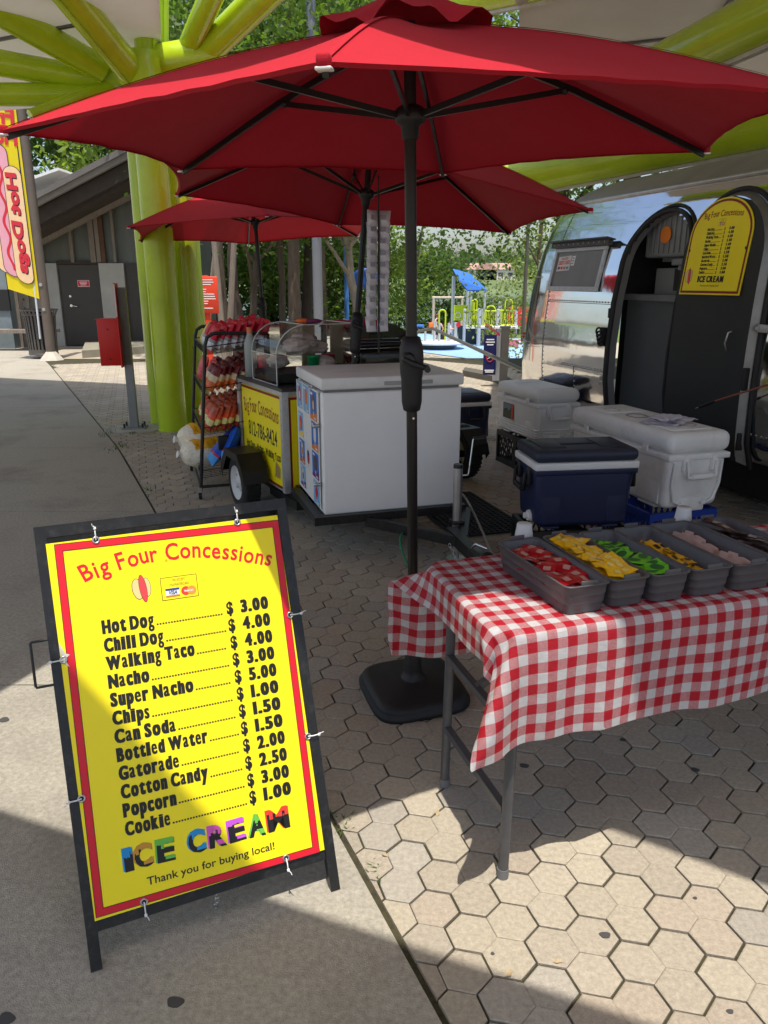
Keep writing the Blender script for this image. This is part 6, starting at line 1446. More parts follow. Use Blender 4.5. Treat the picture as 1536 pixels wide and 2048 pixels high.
# far side wall so that the body is closed
b.add([(2.4, -3.4, .4), (2.4, ys_end, .4), (2.4, ys_end, 2.2), (2.4, -3.4, 2.2), (1.2, -3.4, 2.605), (1.2, ys_end, 2.605)], [(0, 1, 2, 3), (3, 2, 5, 4)], dull_alu)
b.build('shell', van)
b = MB(rub); b.box((1.25, -.1, .42), (1.9, 6.4, .03)); b.box((.9, -.6, .24), (.9, 4.6, .34)); b.build('underside', van)  # floor plate, and a black block standing in for the shade below it
b = MB(chrome)
b.tube([(din(2.337) - .012, y, 2.337) for y in (-3.3, 1.03, 1.05, 2.0, 3.1)], .014, 8, steel); b.tube([(din(2.337) + .55 * (1 - math.cos(t)) * .0 - .012, y, 2.337) for t, y in ((0, 3.1), (1, 3.15))], .014, 8, steel)
b.build('awning_rail', van)
seam = MB(M('seam_strip', (.12, .12, .12), .5, .6, 0)); riv = MB(M('rivet', (.55, .55, .55), .3, 1.0, 0))  # dark strips along the riveted panel seams
def vseam(y, z0, z1):
    n_ = int((z1 - z0) / .04)
    for k in range(n_):
        za, zb = z0 + (z1 - z0) * k / n_, z0 + (z1 - z0) * (k + 1) / n_
        seam.beam((din(za) - .0015, y, za), (din(zb) - .0015, y, zb), .006, .003, up=(1, 0, 0))
        for dy in (-.014,): riv.sphere((din(za) - .002, y + dy, za), .0075, n=6)
def hseam(z, y0, y1):
    n_ = int((y1 - y0) / .045)
    seam.beam((din(z) - .0015, y0, z), (din(z) - .0015, y1, z), .003, .005)
    for k in range(n_): riv.sphere((din(z) - .002, y0 + (y1 - y0) * k / n_, z + .016), .0075, n=6)
vseam(2.95, .55, 2.33); hseam(1.43, 1.86, 2.95); hseam(.86, 1.86, 2.6); vseam(2.35, .55, .86); hseam(1.45, -3, .1); vseam(-.1, .6, 2.3); vseam(-1.5, .6, 2.3); hseam(.62, -3, 1.0)
for k in range(26):                       # riveted seam continuing round the nose
    t = nose[k]; 
    for z in (1.66, 1.02):
        d = din(z); x, y = 1.2 - (1.2 - d) * math.cos(t), ys_end + nose_b(d, z) * math.sin(t)
        nx_, ny_ = -math.cos(t), math.sin(t)
        riv.sphere((x + nx_ * .003, y + ny_ * .003, z), .0055, n=6)
seam.build('seam', van); riv.build('rivet_row', van)
# doorway: seal, jamb, dark interior with a drinks machine
def arch_pts(g, n_=22):
    c = (OV0 + OV1) / 2; hw = (OV1 - OV0) / 2 + g; zs = OZT - .36
    pts_ = [(c + hw, OZ0), (c + hw, .8), (c + hw, 1.1), (c + hw, 1.45)] + [(c + hw * math.cos(t), zs + (.36 + g) * math.sin(t)) for t in [math.pi * k / n_ for k in range(n_ + 1)]] + [(c - hw, 1.45), (c - hw, 1.1), (c - hw, .8), (c - hw, OZ0)]
    return pts_
b = MB(rub)
P0 = arch_pts(.02); b.tube([(din(z) - .010, y, z) for y, z in P0], .018, 10)
P1 = arch_pts(.055); b.tube([(din(z) - .004, y, z) for y, z in P1], .014, 10)
b.build('door_seal', van)
b = MB(M('jamb_grey', (.16, .16, .165), .5)); A0, A1 = arch_pts(.005), arch_pts(-.012)
vv = [(din(z) - .006, y, z) for y, z in A0] + [(din(z) + .05, y, z) for y, z in A1]; n_ = len(A0)
b.add(vv, [(i, i + 1, n_ + i + 1, n_ + i) for i in range(n_ - 1)], smooth=True); b.build('door_jamb', van)
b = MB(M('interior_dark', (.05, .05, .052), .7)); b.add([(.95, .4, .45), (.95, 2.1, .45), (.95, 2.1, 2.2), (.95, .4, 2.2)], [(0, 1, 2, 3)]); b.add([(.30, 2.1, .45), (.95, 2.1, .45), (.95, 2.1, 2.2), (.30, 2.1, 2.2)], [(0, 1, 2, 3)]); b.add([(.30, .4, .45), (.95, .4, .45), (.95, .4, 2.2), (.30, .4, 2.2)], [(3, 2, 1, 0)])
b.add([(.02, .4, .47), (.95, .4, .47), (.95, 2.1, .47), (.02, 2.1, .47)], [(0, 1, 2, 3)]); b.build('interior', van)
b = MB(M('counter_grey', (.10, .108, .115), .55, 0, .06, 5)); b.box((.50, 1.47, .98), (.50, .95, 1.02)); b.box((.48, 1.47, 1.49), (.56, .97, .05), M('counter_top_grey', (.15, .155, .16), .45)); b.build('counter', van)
machine = thing('drinks_machine', 'grey ribbed drinks machine with an orange sticker inside the trailer doorway', 'machine', VANO + UV(.42, 1.47, 1.515), TH)
mg = M('machine_grey', (.23, .245, .25), .5, 0, .05, 6)
b = MB(mg); b.box((.1, 0, .34), (.16, .62, .16)); b.rbox((.0, .02, .46), (.30, .62, .34), .02); b.rbox((.06, -.02, .10), (.22, .62, .22), .012)
for k in range(9): b.rbox((-.155, -.24 + .065 * k, .47), (.012, .022, .30), .004)
b.build('machine_body', machine)
b = MB(black_plastic); b.box((-.055, -.12, .115), (.012, .30, .17)); b.rbox((-.10, -.10, .25), (.10, .14, .05), .01, mg); b.cyl((-.10, -.10, .19), (-.10, -.10, .23), .025, n=12, m=mg); b.build('dispenser', machine)
b = MB(M('orange_sticker', srgb(235, 130, 30), .5)); pts_ = [((.062 + .006 * (k % 2)) * math.cos(2 * math.pi * k / 40), (.062 + .006 * (k % 2)) * math.sin(2 * math.pi * k / 40)) for k in range(40)]
b.X = Matrix(((0, 0, -1, -.165), (-1, 0, 0, .05), (0, 1, 0, .46), (0, 0, 0, 1))); b.prism(pts_, 0, .003); b.build('sticker', machine)
# open door leaf folded back flat against the body
lf_y0, lf_y1, lf_z0, lf_zt = 4.145 - 4, 4.915 - 4, .44, 2.165
def leaf_x(z): return -.065 + .42 * din(z)
def leaf_arch(g, n_=24):
    c = (lf_y0 + lf_y1) / 2; hw = (lf_y1 - lf_y0) / 2 + g; zs = lf_zt - .40
    return [(c + hw, lf_z0 - g)] + [(c + hw, lf_z0 + (zs - lf_z0) * k / 10) for k in range(1, 10)] + [(c + hw * math.cos(t), zs + (.40 + g) * math.sin(t)) for t in [math.pi * k / n_ for k in range(n_ + 1)]] + [(c - hw, lf_z0 + (zs - lf_z0) * k / 10) for k in range(9, 0, -1)] + [(c - hw, lf_z0 - g)]
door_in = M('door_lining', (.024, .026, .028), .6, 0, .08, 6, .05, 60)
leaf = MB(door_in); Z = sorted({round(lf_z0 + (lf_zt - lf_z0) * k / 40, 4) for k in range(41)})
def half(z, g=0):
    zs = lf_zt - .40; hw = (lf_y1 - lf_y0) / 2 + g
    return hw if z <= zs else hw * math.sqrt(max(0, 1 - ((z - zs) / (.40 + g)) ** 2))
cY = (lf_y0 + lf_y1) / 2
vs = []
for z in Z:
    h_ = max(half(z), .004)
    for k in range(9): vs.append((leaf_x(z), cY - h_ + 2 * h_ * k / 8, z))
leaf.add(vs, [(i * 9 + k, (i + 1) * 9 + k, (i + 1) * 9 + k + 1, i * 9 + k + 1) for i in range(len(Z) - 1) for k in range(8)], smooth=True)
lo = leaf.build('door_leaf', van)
b = MB(M('edge_alu', (.26, .26, .26), .45, .8, .15, 8)); A = leaf_arch(0.0); n_ = len(A)
b.add([(leaf_x(z) - .001, y, z) for y, z in A] + [(leaf_x(z) + .05, y, z) for y, z in leaf_arch(.030)] , [(i, i + 1, n_ + i + 1, n_ + i) for i in range(n_ - 1)], smooth=True)
b.build('leaf_edge', lo)
b = MB(rub); b.tube([(leaf_x(z) + .058, y, z) for y, z in leaf_arch(.046)], .018, 10); b.build('leaf_seal', lo)
b = MB(steel); b.tube([(leaf_x(1.25) - .002, lf_y0 + .15, 1.30), (leaf_x(1.25) - .03, lf_y0 + .15, 1.29), (leaf_x(1.25) - .032, lf_y0 + .165, 1.22), (leaf_x(1.2) - .004, lf_y0 + .17, 1.17)], .006, 8); b.build('door_handle', lo)
b = MB(rub); b.rbox((leaf_x(.95) + .02, lf_y0 - .012, 1.0), (.05, .02, .15), .005); b.rbox((leaf_x(.5) + .02, lf_y0 - .012, .58), (.05, .02, .12), .005); b.build('door_hinge', lo)
b = MB(alu); b.rbox((leaf_x(1.3) + .03, lf_y0 - .16, 1.33), (.03, .22, .05), .006); b.cyl((leaf_x(1.3), lf_y0 - .06, 1.33), (leaf_x(1.3) + .03, lf_y0 - .06, 1.33), .012, n=10); b.build('hold_back', van)
# window
wy0, wy1, wz0, wz1 = 6.08 - 4, 6.95 - 4, 1.53, 1.915
def on_wall(y, z, o=0.0): return Vector((din(z) - o, y, z))
tilt = math.atan((din(wz1) - din(wz0)) / (wz1 - wz0))
WM = Matrix.Translation(on_wall((wy0 + wy1) / 2, (wz0 + wz1) / 2, .006)) @ Matrix(((0, math.sin(tilt), -math.cos(tilt), 0), (-1, 0, 0, 0), (0, math.cos(tilt), math.sin(tilt), 0), (0, 0, 0, 1)))
ww, wh = wy1 - wy0, wz1 - wz0
win_fr = MB(alu); win_fr.X = WM
for (cx, cy, dx, dy) in ((0, wh / 2 - .015, ww, .03), (0, -wh / 2 + .018, ww, .036), (-ww / 2 + .02, 0, .04, wh - .066), (ww / 2 - .02, 0, .04, wh - .066)): win_fr.box((cx, cy, .008), (dx, dy, .020))
for k in range(9): win_fr.cyl((-ww / 2 + .05 + (ww - .1) * k / 8, -wh / 2 + .016, .018), (-ww / 2 + .05 + (ww - .1) * k / 8, -wh / 2 + .016, .022), .006, n=8, m=steel)
wf = win_fr.build('window', van)
b = MB(M('smoky_pane', (.20, .19, .175), .25, 0, .12, 3, .25, 5)); b.X = WM; b.box((0, 0, .0), (ww - .06, wh - .05, .006)); b.build('pane', wf)
b = MB(ink['white']); b.X = WM; x0, y0 = -ww / 2 + .075, -.015; b.sheet([(x0, y0), (x0 + .23, y0 + .01), (x0 + .23, y0 + .145), (x0, y0 + .135)], M('sticker_white', srgb(225, 215, 210), .5), .0045)
b.text('WE ACCEPT', x0 + .115, y0 + .108, .018, maroon_ink, .02, .8, 'c', .0050, rot=.04); b.text('CREDIT CARDS', x0 + .115, y0 + .065, .032, red_ink, .03, align='c', z=.0050, rot=.04, width=.205)
for k, c in enumerate(('navy', 'red', 'gold', 'blue')): b.sheet([(x0 + .02 + .05 * k, y0 + .018), (x0 + .058 + .05 * k, y0 + .02), (x0 + .058 + .05 * k, y0 + .045), (x0 + .02 + .05 * k, y0 + .043)], ink[c], .0050)
b.sheet([(x0 + .24, y0 + .05), (x0 + .30, y0 + .052), (x0 + .30, y0 + .14), (x0 + .24, y0 + .138)], ink['white'], .0045)
for k in range(3): b.sheet([(x0 + .25, y0 + .065 + .024 * k), (x0 + .285, y0 + .066 + .024 * k), (x0 + .285, y0 + .076 + .024 * k), (x0 + .25, y0 + .075 + .024 * k)], ink['grey'], .0050)
b.build('card_sticker', wf)
b = MB(M('awning_dark', (.10, .10, .10), .5, .4, .2, 8)); b.X = WM; b.box((.01, wh / 2 + .028, .03), (ww + .10, .05, .045)); b.box((.01, wh / 2 + .052, .045), (ww + .14, .012, .09))
for k in range(11): b.cyl((-ww / 2 + .02 + (ww - .02) * k / 10, wh / 2 + .026, .052), (-ww / 2 + .02 + (ww - .02) * k / 10, wh / 2 + .026, .056), .006, n=8, m=steel)
b.build('window_awning', van)
# lamps, socket, latch
t_ = .42; d = din(1.07); xx, yy = 1.2 - (1.2 - d) * math.cos(t_), ys_end + nose_b(d, 1.07) * math.sin(t_)
b = MB(M('amber_lens', srgb(190, 80, 25), .25)); b.sphere((xx - .005, yy + .002, 1.07), .032, n=14, sc=(.7, .9, 1)); b.lathe([(.035, 0), (.035, .01)], (xx, yy, 1.065), 14, steel); b.build('marker_light', van)
b = MB(black_plastic)
for k in range(4): b.tube([(din(1.17) - .03 - .008 * k, 1.90 + .038 * math.cos(q), 1.16 + .034 * (k - 1.5) * .9 + .03 * math.sin(q)) for q in [2 * math.pi * i / 14 for i in range(14)]], .009, 6, closed=True)
b.rbox((din(1.17) - .012, 1.90, 1.16), (.03, .07, .16), .01); b.build('power_inlet', van)
b = MB(black_plastic); b.rbox((din(1.36) - .01, 1.835, 1.36), (.03, .035, .08), .006); b.build('door_latch', van)
# menu board screwed to the door leaf
mz0, mz1, mw = 1.53, 2.15, .600
mt = math.atan((leaf_x(mz1) - leaf_x(mz0)) / (mz1 - mz0))
menu = thing('menu_board', 'small arched yellow menu board on the open trailer door', 'menu board', VANO + UV(leaf_x(mz0) - .018, 4.57 - 4, mz0), TH)
MM = Matrix(((0, math.sin(mt), -math.cos(mt), 0), (-1, 0, 0, 0), (0, math.cos(mt), math.sin(mt), 0), (0, 0, 0, 1)))
mh = .635
def arch2(i): 
    hw = mw / 2 - i; zs = mh * .62
    return [(-hw, i), (hw, i)] + [(hw * math.cos(t), zs + (mh - zs - i) * math.sin(t)) for t in [math.pi * k / 24 for k in range(25)]]
b = MB(yellow_ink); b.X = MM; b.prism(arch2(0), -.006, 0); bo = b.build('board', menu)
b = MB(maroon_ink); b.X = MM; b.sheet(arch2(.010), maroon_ink, .0012); b.sheet(arch2(.026), yellow_ink, .0020); b.build('border', bo)
b = MB(maroon_ink); b.X = MM; arc_text(b, 'Big Four Concessions', -.185, .185, .040, lambda x: .515 - x * x * .35, lambda x: -x * .7, None, .012, .0030); b.build('heading', bo)
b = MB(yellow_ink); b.X = MM; card_box(b, -.032, .452, .032, .497, .0030); b.build('card_notice', bo)
b = MB(black_ink); b.X = MM
for i, (n1, p1) in enumerate(MENU):
    y = .425 - .0258 * i; wl = sum({'i': .55, 'l': .5, ' ': .5, 'W': 1.5, 'w': 1.3}.get(c, .93) for c in n1) * .0115
    heavy(b, n1, -.130, y, .0165, wl, None, .0030); b.box((-.130 + wl + (.215 - wl - .066) / 2, y + .001, .0030), (max(.01, .215 - wl - .07), .0022, .0004))
    b.text('$', .085 - .05, y - .001, .0165, None, .03, width=.011, z=.0030); heavy(b, p1, .130, y, .0165, .050, None, .0030, 'r')
b.build('price_list', bo)
b = MB(black_ink); b.X = MM; heavy(b, 'ICE CREAM', .0, .085, .038, .26, None, .0030, 'c'); b.text('Thank you for buying local!', 0, .055, .013, None, .0, width=.19, align='c', z=.0030); b.build('footer_lettering', bo)
b = MB(ink['bun']); b.X = MM; plain_hot_dog(b, -.225, .125, .11, .0030); b.build('hot_dog_picture', bo)
for x in (-.285, .285): b = MB(M('screw', (.06, .04, .03), .5)); b.X = MM; b.cyl((x * .97, .30, .002), (x * .97, .30, .006), .010, n=10); b.build('screw', menu)
# cable with a plug hanging in from the right
def cable(label, pts_, r, m):
    o = Vector(pts_[0]); root = thing('cable', label, 'cable', o); b = MB(m); b.tube([Vector(p) - o for p in pts_], r, 8); b.build('cord', root)
    a, c = Vector(pts_[0]) - o, Vector(pts_[1]) - o; d_ = (a - c).normalized()
    b = MB(black_plastic); b.cyl(a - d_ * .05, a + d_ * .03, .013, .009, n=12); b.cyl(a - d_ * .12, a - d_ * .05, .008, .013, n=12); b.build('plug', root)
    b = MB(chrome); b.cyl(a + d_ * .03, a + d_ * .065, .005, .004, n=10); b.build('plug_tip', root)
cable('copper coloured cable with a black plug reaching in from the right before the trailer', [UV(3.66, 4.34, .80), UV(3.67, 4.2, .862), UV(3.70, 3.83, 1.005), UV(3.70, 3.5, 1.10), UV(3.72, 3.0, 1.22), UV(3.86, 2.7, 1.25)], .006, M('copper_cord', srgb(150, 85, 60), .5))
# ================================================================== LEFT: BUILDING, BANNER POLE, LITTER BIN, RED BOX
YB = 20.4
sheet_m = M('grey_sheeting', srgb(92, 96, 91), 0.55, 0.15, 0.18, 1.2, 0.05, 6, dirt=srgb(122, 124, 119), dscale=1.0, damt=0.4, stretch=(3, 1, .5))
conc2 = M('cast_concrete', srgb(168, 166, 158), 0.85, 0, 0.14, 2.5, 0.1, 30, detail=7)
wood_old = M('weathered_wood', srgb(128, 118, 108), 0.85, 0, 0.28, 6, 0.3, 40, stretch=(5, 5, .6))
wood_dark = M('dark_timber', srgb(62, 54, 48), 0.85, 0, 0.25, 5, 0.2, 30)
door_m = M('door_brown', srgb(62, 57, 52), 0.5, 0, 0.1, 2)
bx0, bx1 = at_y(70, 690, YB).x - 4.0, at_y(352, 690, YB).x
zc_ = at_y(150, 525, YB).z
ob_ = Vector(((bx0 + bx1) / 2, YB, 0))
bld = thing('barn_building', 'weathered grey barn with a brown door and steep overhanging roof', 'building', ob_)
def lb(px, py, Y=YB): return at_y(px, py, Y) - ob_

b = MB(conc2)
def panel(px0, px1, z0, z1, th, m, name, parent):
    xa, xb = lb(px0, 600).x, lb(px1, 600).x
    q = MB(m); q.box(((xa + xb) / 2, -th / 2, (z0 + z1) / 2), (xb - xa, th, z1 - z0)); return q.build(name, parent)
for (a, c) in ((60, 124), (207, 256), (330, 352)): panel(a, c, 0, zc_ - .02, .12, conc2, 'concrete_panel', bld)
panel(124, 207, zc_ - .05, zc_ + .04, .09, wood_dark, 'lintel', bld)
panel(256, 330, .0, zc_ - .02, .05, door_m, 'dark_opening', bld)  # flat brown sheet, its dark colour standing in for a shaded opening
_e0, _e1 = lb(68, 402, 18.6), lb(262, 300, 18.6)
def q0_z(x): return _e0.z + (_e1.z - _e0.z) * (x - _e0.x) / (_e1.x - _e0.x) - .1
dr = panel(126, 205, .03, zc_ - .06, .06, door_m, 'door', bld)
b = MB(chrome); xh = lb(145, 600).x; b.cyl((xh, -.06, 1.02), (xh, -.12, 1.02), .035, n=14); b.cyl((xh, -.11, 1.02), (xh + .15, -.12, 1.0), .014, n=10); b.cyl((xh - .02, -.06, 1.25), (xh - .02, -.075, 1.25), .03, n=14); b.build('door_handle', dr)
b = MB(ink['white']); xs = lb(169, 567).x; zs = lb(169, 567).z; b.box((xs, -.065, zs), (.30, .012, .16)); b.box((xs, -.072, zs), (.28, .008, .14), red_ink)
for k in range(3): b.box((xs, -.077, zs + .035 - .035 * k), (.20 - .03 * k, .004, .014))
b.build('door_notice', dr)
for (a, c, m) in ((154, 160, wood_old), (193, 203, wood_old), (205, 213, wood_old), (214, 222, M('rusty_strip', srgb(92, 66, 48), .8, 0, .25, 4)), (238, 243, wood_old), (92, 98, wood_old)): panel(a, c, zc_, min(lb(a, 600).x, 99) * 0 + q0_z(lb(a, 600).x), .10, m, 'batten', bld)
q0, q1 = lb(68, 402, 18.6), lb(262, 300, 18.6)           # the sloping eave
s_ = MB(sheet_m); zl = lambda x: q0.z + (q1.z - q0.z) * (x - q0.x) / (q1.x - q0.x) - .06
xl, xr = bx0 - ob_.x, bx1 - ob_.x
s_.add([(xl, 0, 0), (xr, 0, 0), (xr, 0, zl(xr)), (xl, 0, zl(xl)), (xl, 5, 0), (xr, 5, 0), (xr, 5, zl(xr)), (xl, 5, zl(xl))], [(0, 1, 2, 3), (7, 6, 5, 4), (1, 5, 6, 2), (0, 3, 7, 4), (3, 2, 6, 7)]); s_.build('wall', bld)
d = (q1 - q0); q0 = q0 - d * .5; q1 = q1 + d * .6
b = MB(wood_dark)
nrm = Vector((-d.z, 0, d.x)).normalized()
def slab(p, q, t0, t1, y0, y1, m, name):
    s = MB(m); vs = [p + nrm * t0, q + nrm * t0, q + nrm * t1, p + nrm * t1]
    s.add([v + Vector((0, y0, 0)) for v in vs] + [v + Vector((0, y1, 0)) for v in vs], [(0, 1, 2, 3), (7, 6, 5, 4), (0, 4, 5, 1), (1, 5, 6, 2), (2, 6, 7, 3), (3, 7, 4, 0)]); return s.build(name, bld)
slab(q0, q1, -.42, -.12, .2, .35, wood_dark, 'inner_beam'); slab(q0, q1, -.60, -.47, 1.2, 1.35, wood_old, 'lower_beam'); slab(q0, q1, -.12, .0, .0, .12, M('fascia_grey', srgb(120, 114, 108), .7, 0, .15, 3), 'fascia'); slab(q0, q1, .0, .12, -.06, 7, M('roof_grey', srgb(110, 106, 104), .6, .2, .15, 2), 'roof')
slab(q0, q1, -.5, -.02, .36, 1.7, wood_dark, 'soffit')
p = lb(86, 352, 19.5); b = MB(white_paint); b.box((p.x - .2, .2, p.z - .05), (1.3, 2.4, .06), rot=Matrix.Rotation(-.30, 3, 'Y')); b.build('side_roof', bld)
# low concrete step in front of the building
b = MB(conc2); pts_ = [at_z(165, 716), at_z(300, 706), at_z(300, 694), at_z(172, 697)]
b.cur = M('step_concrete', srgb(140, 134, 118), .9, 0, .15, 4); b.prism([(p.x, p.y) for p in pts_], -.02, .16); tag(b.build('concrete_step'), 'low concrete step block on the paving before the barn door', 'step')
# banner pole
po = at_z(104, 720); po.z = 0
pole = thing('banner_pole', 'tall brown metal pole carrying the hot dog banner, beside the litter bin', 'pole', po)
pm_ = M('brown_pole', srgb(104, 94, 86), .55, .2, .12, 5)
b = MB(pm_); b.cyl((0, 0, 0), (0, 0, 7.5), .095, n=24); b.build('pole', pole)
b = MB(M('base_plate', srgb(180, 172, 160), .7)); b.lathe([(.26, 0), (.22, .05), (.12, .16), (.10, .18)], n=8, smooth=False); b.build('pole_base', pole)
b = MB(steel)
for z in (1.05, 1.55): b.cyl((-.0, -.11, z), (0, -.09, z), .035, n=12)
b.tube([(-.16, -.08, .45), (-.14, -.08, 1.6), (-.13, -.05, 1.75)], .022, 8, M('pale_rod', srgb(190, 195, 205), .4)); b.tube([(-.13, -.08, 1.7), (-.11, -.08, 7)], .02, 8, M('dark_rod', (.03, .035, .05), .4)); b.build('banner_rod', pole)
bnY = po.y - .1
bl = {k: at_y(px, py, bnY) for k, (px, py) in dict(tr=(36, 262), br=(79, 598), bl=(16, 578)).items()}
ban = thing('banner', 'yellow feather banner with mirrored red hot dog lettering on the brown pole', 'banner', (bl['br'].x, bnY, 0))
W_ = bl['br'].x - bl['bl'].x; zb = bl['br'].z; Ht = bl['tr'].z - zb + .9
def bp(x, y): # banner coordinates: x to the left of the pole (mirrored print), y up
    return Vector((-x, .008 * math.sin(x * 3 + y * .8), zb + y + .20 * (x / W_) * (1 - y / Ht) - .05 * x * (y / Ht)))
byel = M('banner_yellow', srgb(250, 226, 35), .7, 0, .05, 3, transl=.3); bred = M('banner_red', srgb(205, 45, 60), .7, 0, .05, 4); bbun = M('banner_bun', srgb(235, 200, 155), .7, 0, .06, 4); bsau = M('banner_pink', srgb(225, 160, 175), .7, 0, .06, 4); bblk = M('banner_line', srgb(50, 35, 60), .7)
b = MB(byel); nx, ny = 8, 30; vs = [bp(W_ * i / nx, Ht * j / ny) for j in range(ny + 1) for i in range(nx + 1)]
b.add(vs, [(j * (nx + 1) + i, (j + 1) * (nx + 1) + i, (j + 1) * (nx + 1) + i + 1, j * (nx + 1) + i + 1) for j in range(ny) for i in range(nx)], smooth=True); cl_ = b.build('banner_cloth', ban)
def bshape(b, pts2, m, z):
    b.add([bp(x, y) + Vector((0, -z, 0)) for x, y in pts2], [list(range(len(pts2)))], m)
def btext(b, s, x, y, cap, rot, m, z, wd=None):
    q = MB(m); q.text(s, 0, 0, cap, m, .045, 1.0, 'l', width=wd)
    c, sn = math.cos(rot), math.sin(rot)
    b.add([bp(x + v.x * c - v.y * sn, y + v.x * sn + v.y * c) + Vector((0, -z, 0)) for v in q.v], q.f, m)
b = MB(bbun)
def capsule(x, y0, y1, r, n_=14): return [(x + r * math.cos(t), y0 + r * math.sin(t)) for t in [math.pi + math.pi * k / n_ for k in range(n_ + 1)]] + [(x + r * math.cos(t), y1 + r * math.sin(t)) for t in [math.pi * k / n_ for k in range(n_ + 1)]]
def strip(poly_f, m, z):
    for k in range(len(poly_f) - 1): bshape(b, [poly_f[k][0], poly_f[k][1], poly_f[k + 1][1], poly_f[k + 1][0]], m, z)
def caps_strip(x, y0, y1, r, m, z):
    ys = [y0 - r * math.cos(math.pi / 2 * k / 6) for k in range(7)] + [y0 + (y1 - y0) * k / 10 for k in range(1, 10)] + [y1 + r * math.sin(math.pi / 2 * k / 6) for k in range(7)]
    def hw(y): return r if y0 <= y <= y1 else math.sqrt(max(0, r * r - (min(abs(y - y0), abs(y - y1))) ** 2))
    strip([((x - hw(y), y), (x + hw(y), y)) for y in ys], m, z)
caps_strip(.60, .55, 2.9, .21, bblk, .008); caps_strip(.60, .55, 2.9, .195, bbun, .012)
caps_strip(.46, .50, 2.75, .19, bblk, .016); caps_strip(.46, .50, 2.75, .175, bsau, .020)
caps_strip(.23, .42, 2.35, .185, bblk, .024); caps_strip(.23, .42, 2.35, .172, bbun, .028)
b.build('hot_dog_print', cl_)
b = MB(bred)
strip([((.47 + .045 * math.sin(y * 10) - .028, y), (.47 + .045 * math.sin(y * 10) + .028, y)) for y in [.45 + .04 * k for k in range(58)]], bred, .023)
btext(b, 'Hot Dogs', .15, 2.38, .19, -math.pi / 2, bblk, .031, 1.95); btext(b, 'Hot Dogs', .165, 2.40, .19, -math.pi / 2, bred, .035, 1.95)
btext(b, 'Hot', .05, 2.92, .26, .08, bred, .01, .60); btext(b, 'Fresh', .06, 3.30, .26, .08, bred, .01, .85)
b.build('lettering', cl_)
# litter bin
to = at_z(89, 716); to.z = 0
tr_m = M('bin_grey', srgb(92, 88, 84), .5, .3, .12, 8)
bin_ = thing('litter_bin', 'round slatted metal litter bin standing behind the banner pole', 'litter bin', to)
b = MB(tr_m); n_ = 26
for k in range(n_):
    a = 2 * math.pi * k / n_; c, s = math.cos(a), math.sin(a)
    P = [(.29, .08), (.30, .4), (.315, .75), (.33, .92), (.385, 1.03)]
    for (r0, z0), (r1, z1) in zip(P, P[1:]): b.beam((r0 * c, r0 * s, z0), (r1 * c, r1 * s, z1), .042, .008, up=(c, s, 0))
b.build('slats', bin_)
b = MB(tr_m)
for (r_, z) in ((.292, .10), (.335, .93), (.386, 1.03)): b.tube([(r_ * math.cos(2 * math.pi * k / 36), r_ * math.sin(2 * math.pi * k / 36), z) for k in range(36)], .016, 8, closed=True)
b.lathe([(.30, .08), (.30, .20)], n=36); b.build('hoops', bin_)
b = MB(M('bin_liner', (.02, .02, .022), .6)); b.lathe([(0, .10), (.26, .10), (.29, .95), (.27, .97)], n=28); b.build('liner', bin_)
# bench and planks far left
be = at_y(18, 692, 18.9); be.z = 0
bench = thing('bench', 'weathered wooden bench at the left edge before the barn', 'bench', be)
b = MB(wood_old); b.box((-.6, .2, .46), (3.4, .5, .08)); b.build('seat', bench)
for x in (-1.6, .6): b = MB(wood_old); b.box((x, .2, .21), (.12, .4, .42)); b.build('leg', bench)
pl = at_y(22, 640, 19.9); pl.z = 0
pls = thing('plank_screen', 'upright weathered planks standing behind the bench', 'screen', pl)
for k, dx in enumerate((-1.0, -.72, -.44, -.12, .14, .38)):
    b = MB(wood_old); b.box((dx, .05 * (k % 2), 1.05), (.24, .06, 2.1), rot=Matrix.Rotation(.03 * (k % 3 - 1), 3, 'Y'))
    for z in range(8): b.box((dx, -.04 + .05 * (k % 2), .3 + z * .22), (.03, .02, .05), wood_dark)
    b.build('plank', pls)
pb2 = at_y(5, 600, 19.7); b = MB(M('blue_grey_post', srgb(120, 130, 135), .6)); b.box((0, 0, 0), (.45, .3, pb2.z * 2 + .2)); b.box((.0, -.16, -.1), (.5, .06, .5), black_plastic); o = b.build('utility_cabinet', None, (pb2.x, 19.7, pb2.z + .1)); tag(o, 'grey utility cabinet at the far left picture edge', 'cabinet')
# red box on its post
ro_ = at_z(270, 858); ro_.z = 0
rbx = thing('donation_box', 'bright red metal box on a grey square post at the sidewalk edge', 'box on post', ro_, R(8))
pst = M('post_steel', srgb(136, 138, 140), .5, .5, .1, 5); redb = M('box_red', srgb(205, 28, 22), .4, 0, .05, 3)
b = MB(pst); b.box((0, 0, .78), (.085, .085, 1.56)); b.build('post', rbx)
b = MB(M('post_side', srgb(96, 90, 84), .6)); b.box((.0, -.0445, 1.14), (.08, .004, .82)); b.build('cover_strip', rbx)
b = MB(conc2); b.prism([(.34 * math.cos(2 * math.pi * k / 22) * (1 + .08 * math.sin(k * 2.1)), .26 * math.sin(2 * math.pi * k / 22) * (1 + .08 * math.cos(k * 1.3))) for k in range(22)], -.01, .012); b.build('footing', rbx)
b = MB(pst); b.box((0, 0, .02), (.26, .2, .016))
for sx in (-1, 1):
    for sy in (-1, 1): b.cyl((sx * .10, sy * .075, .02), (sx * .10, sy * .075, .075), .011, n=8, m=black_metal)
b.build('base_plate', rbx)
b = MB(redb); b.rbox((-.165, -.03, .98), (.215, .20, .50), .006); b.add([(-.30, -.13, 1.225), (-.06, -.13, 1.23), (-.06, .07, 1.23), (-.30, .07, 1.225)], [(0, 1, 2, 3)]); b.box((-.05, -.03, .98), (.014, .24, .54)); b.build('red_box', rbx)
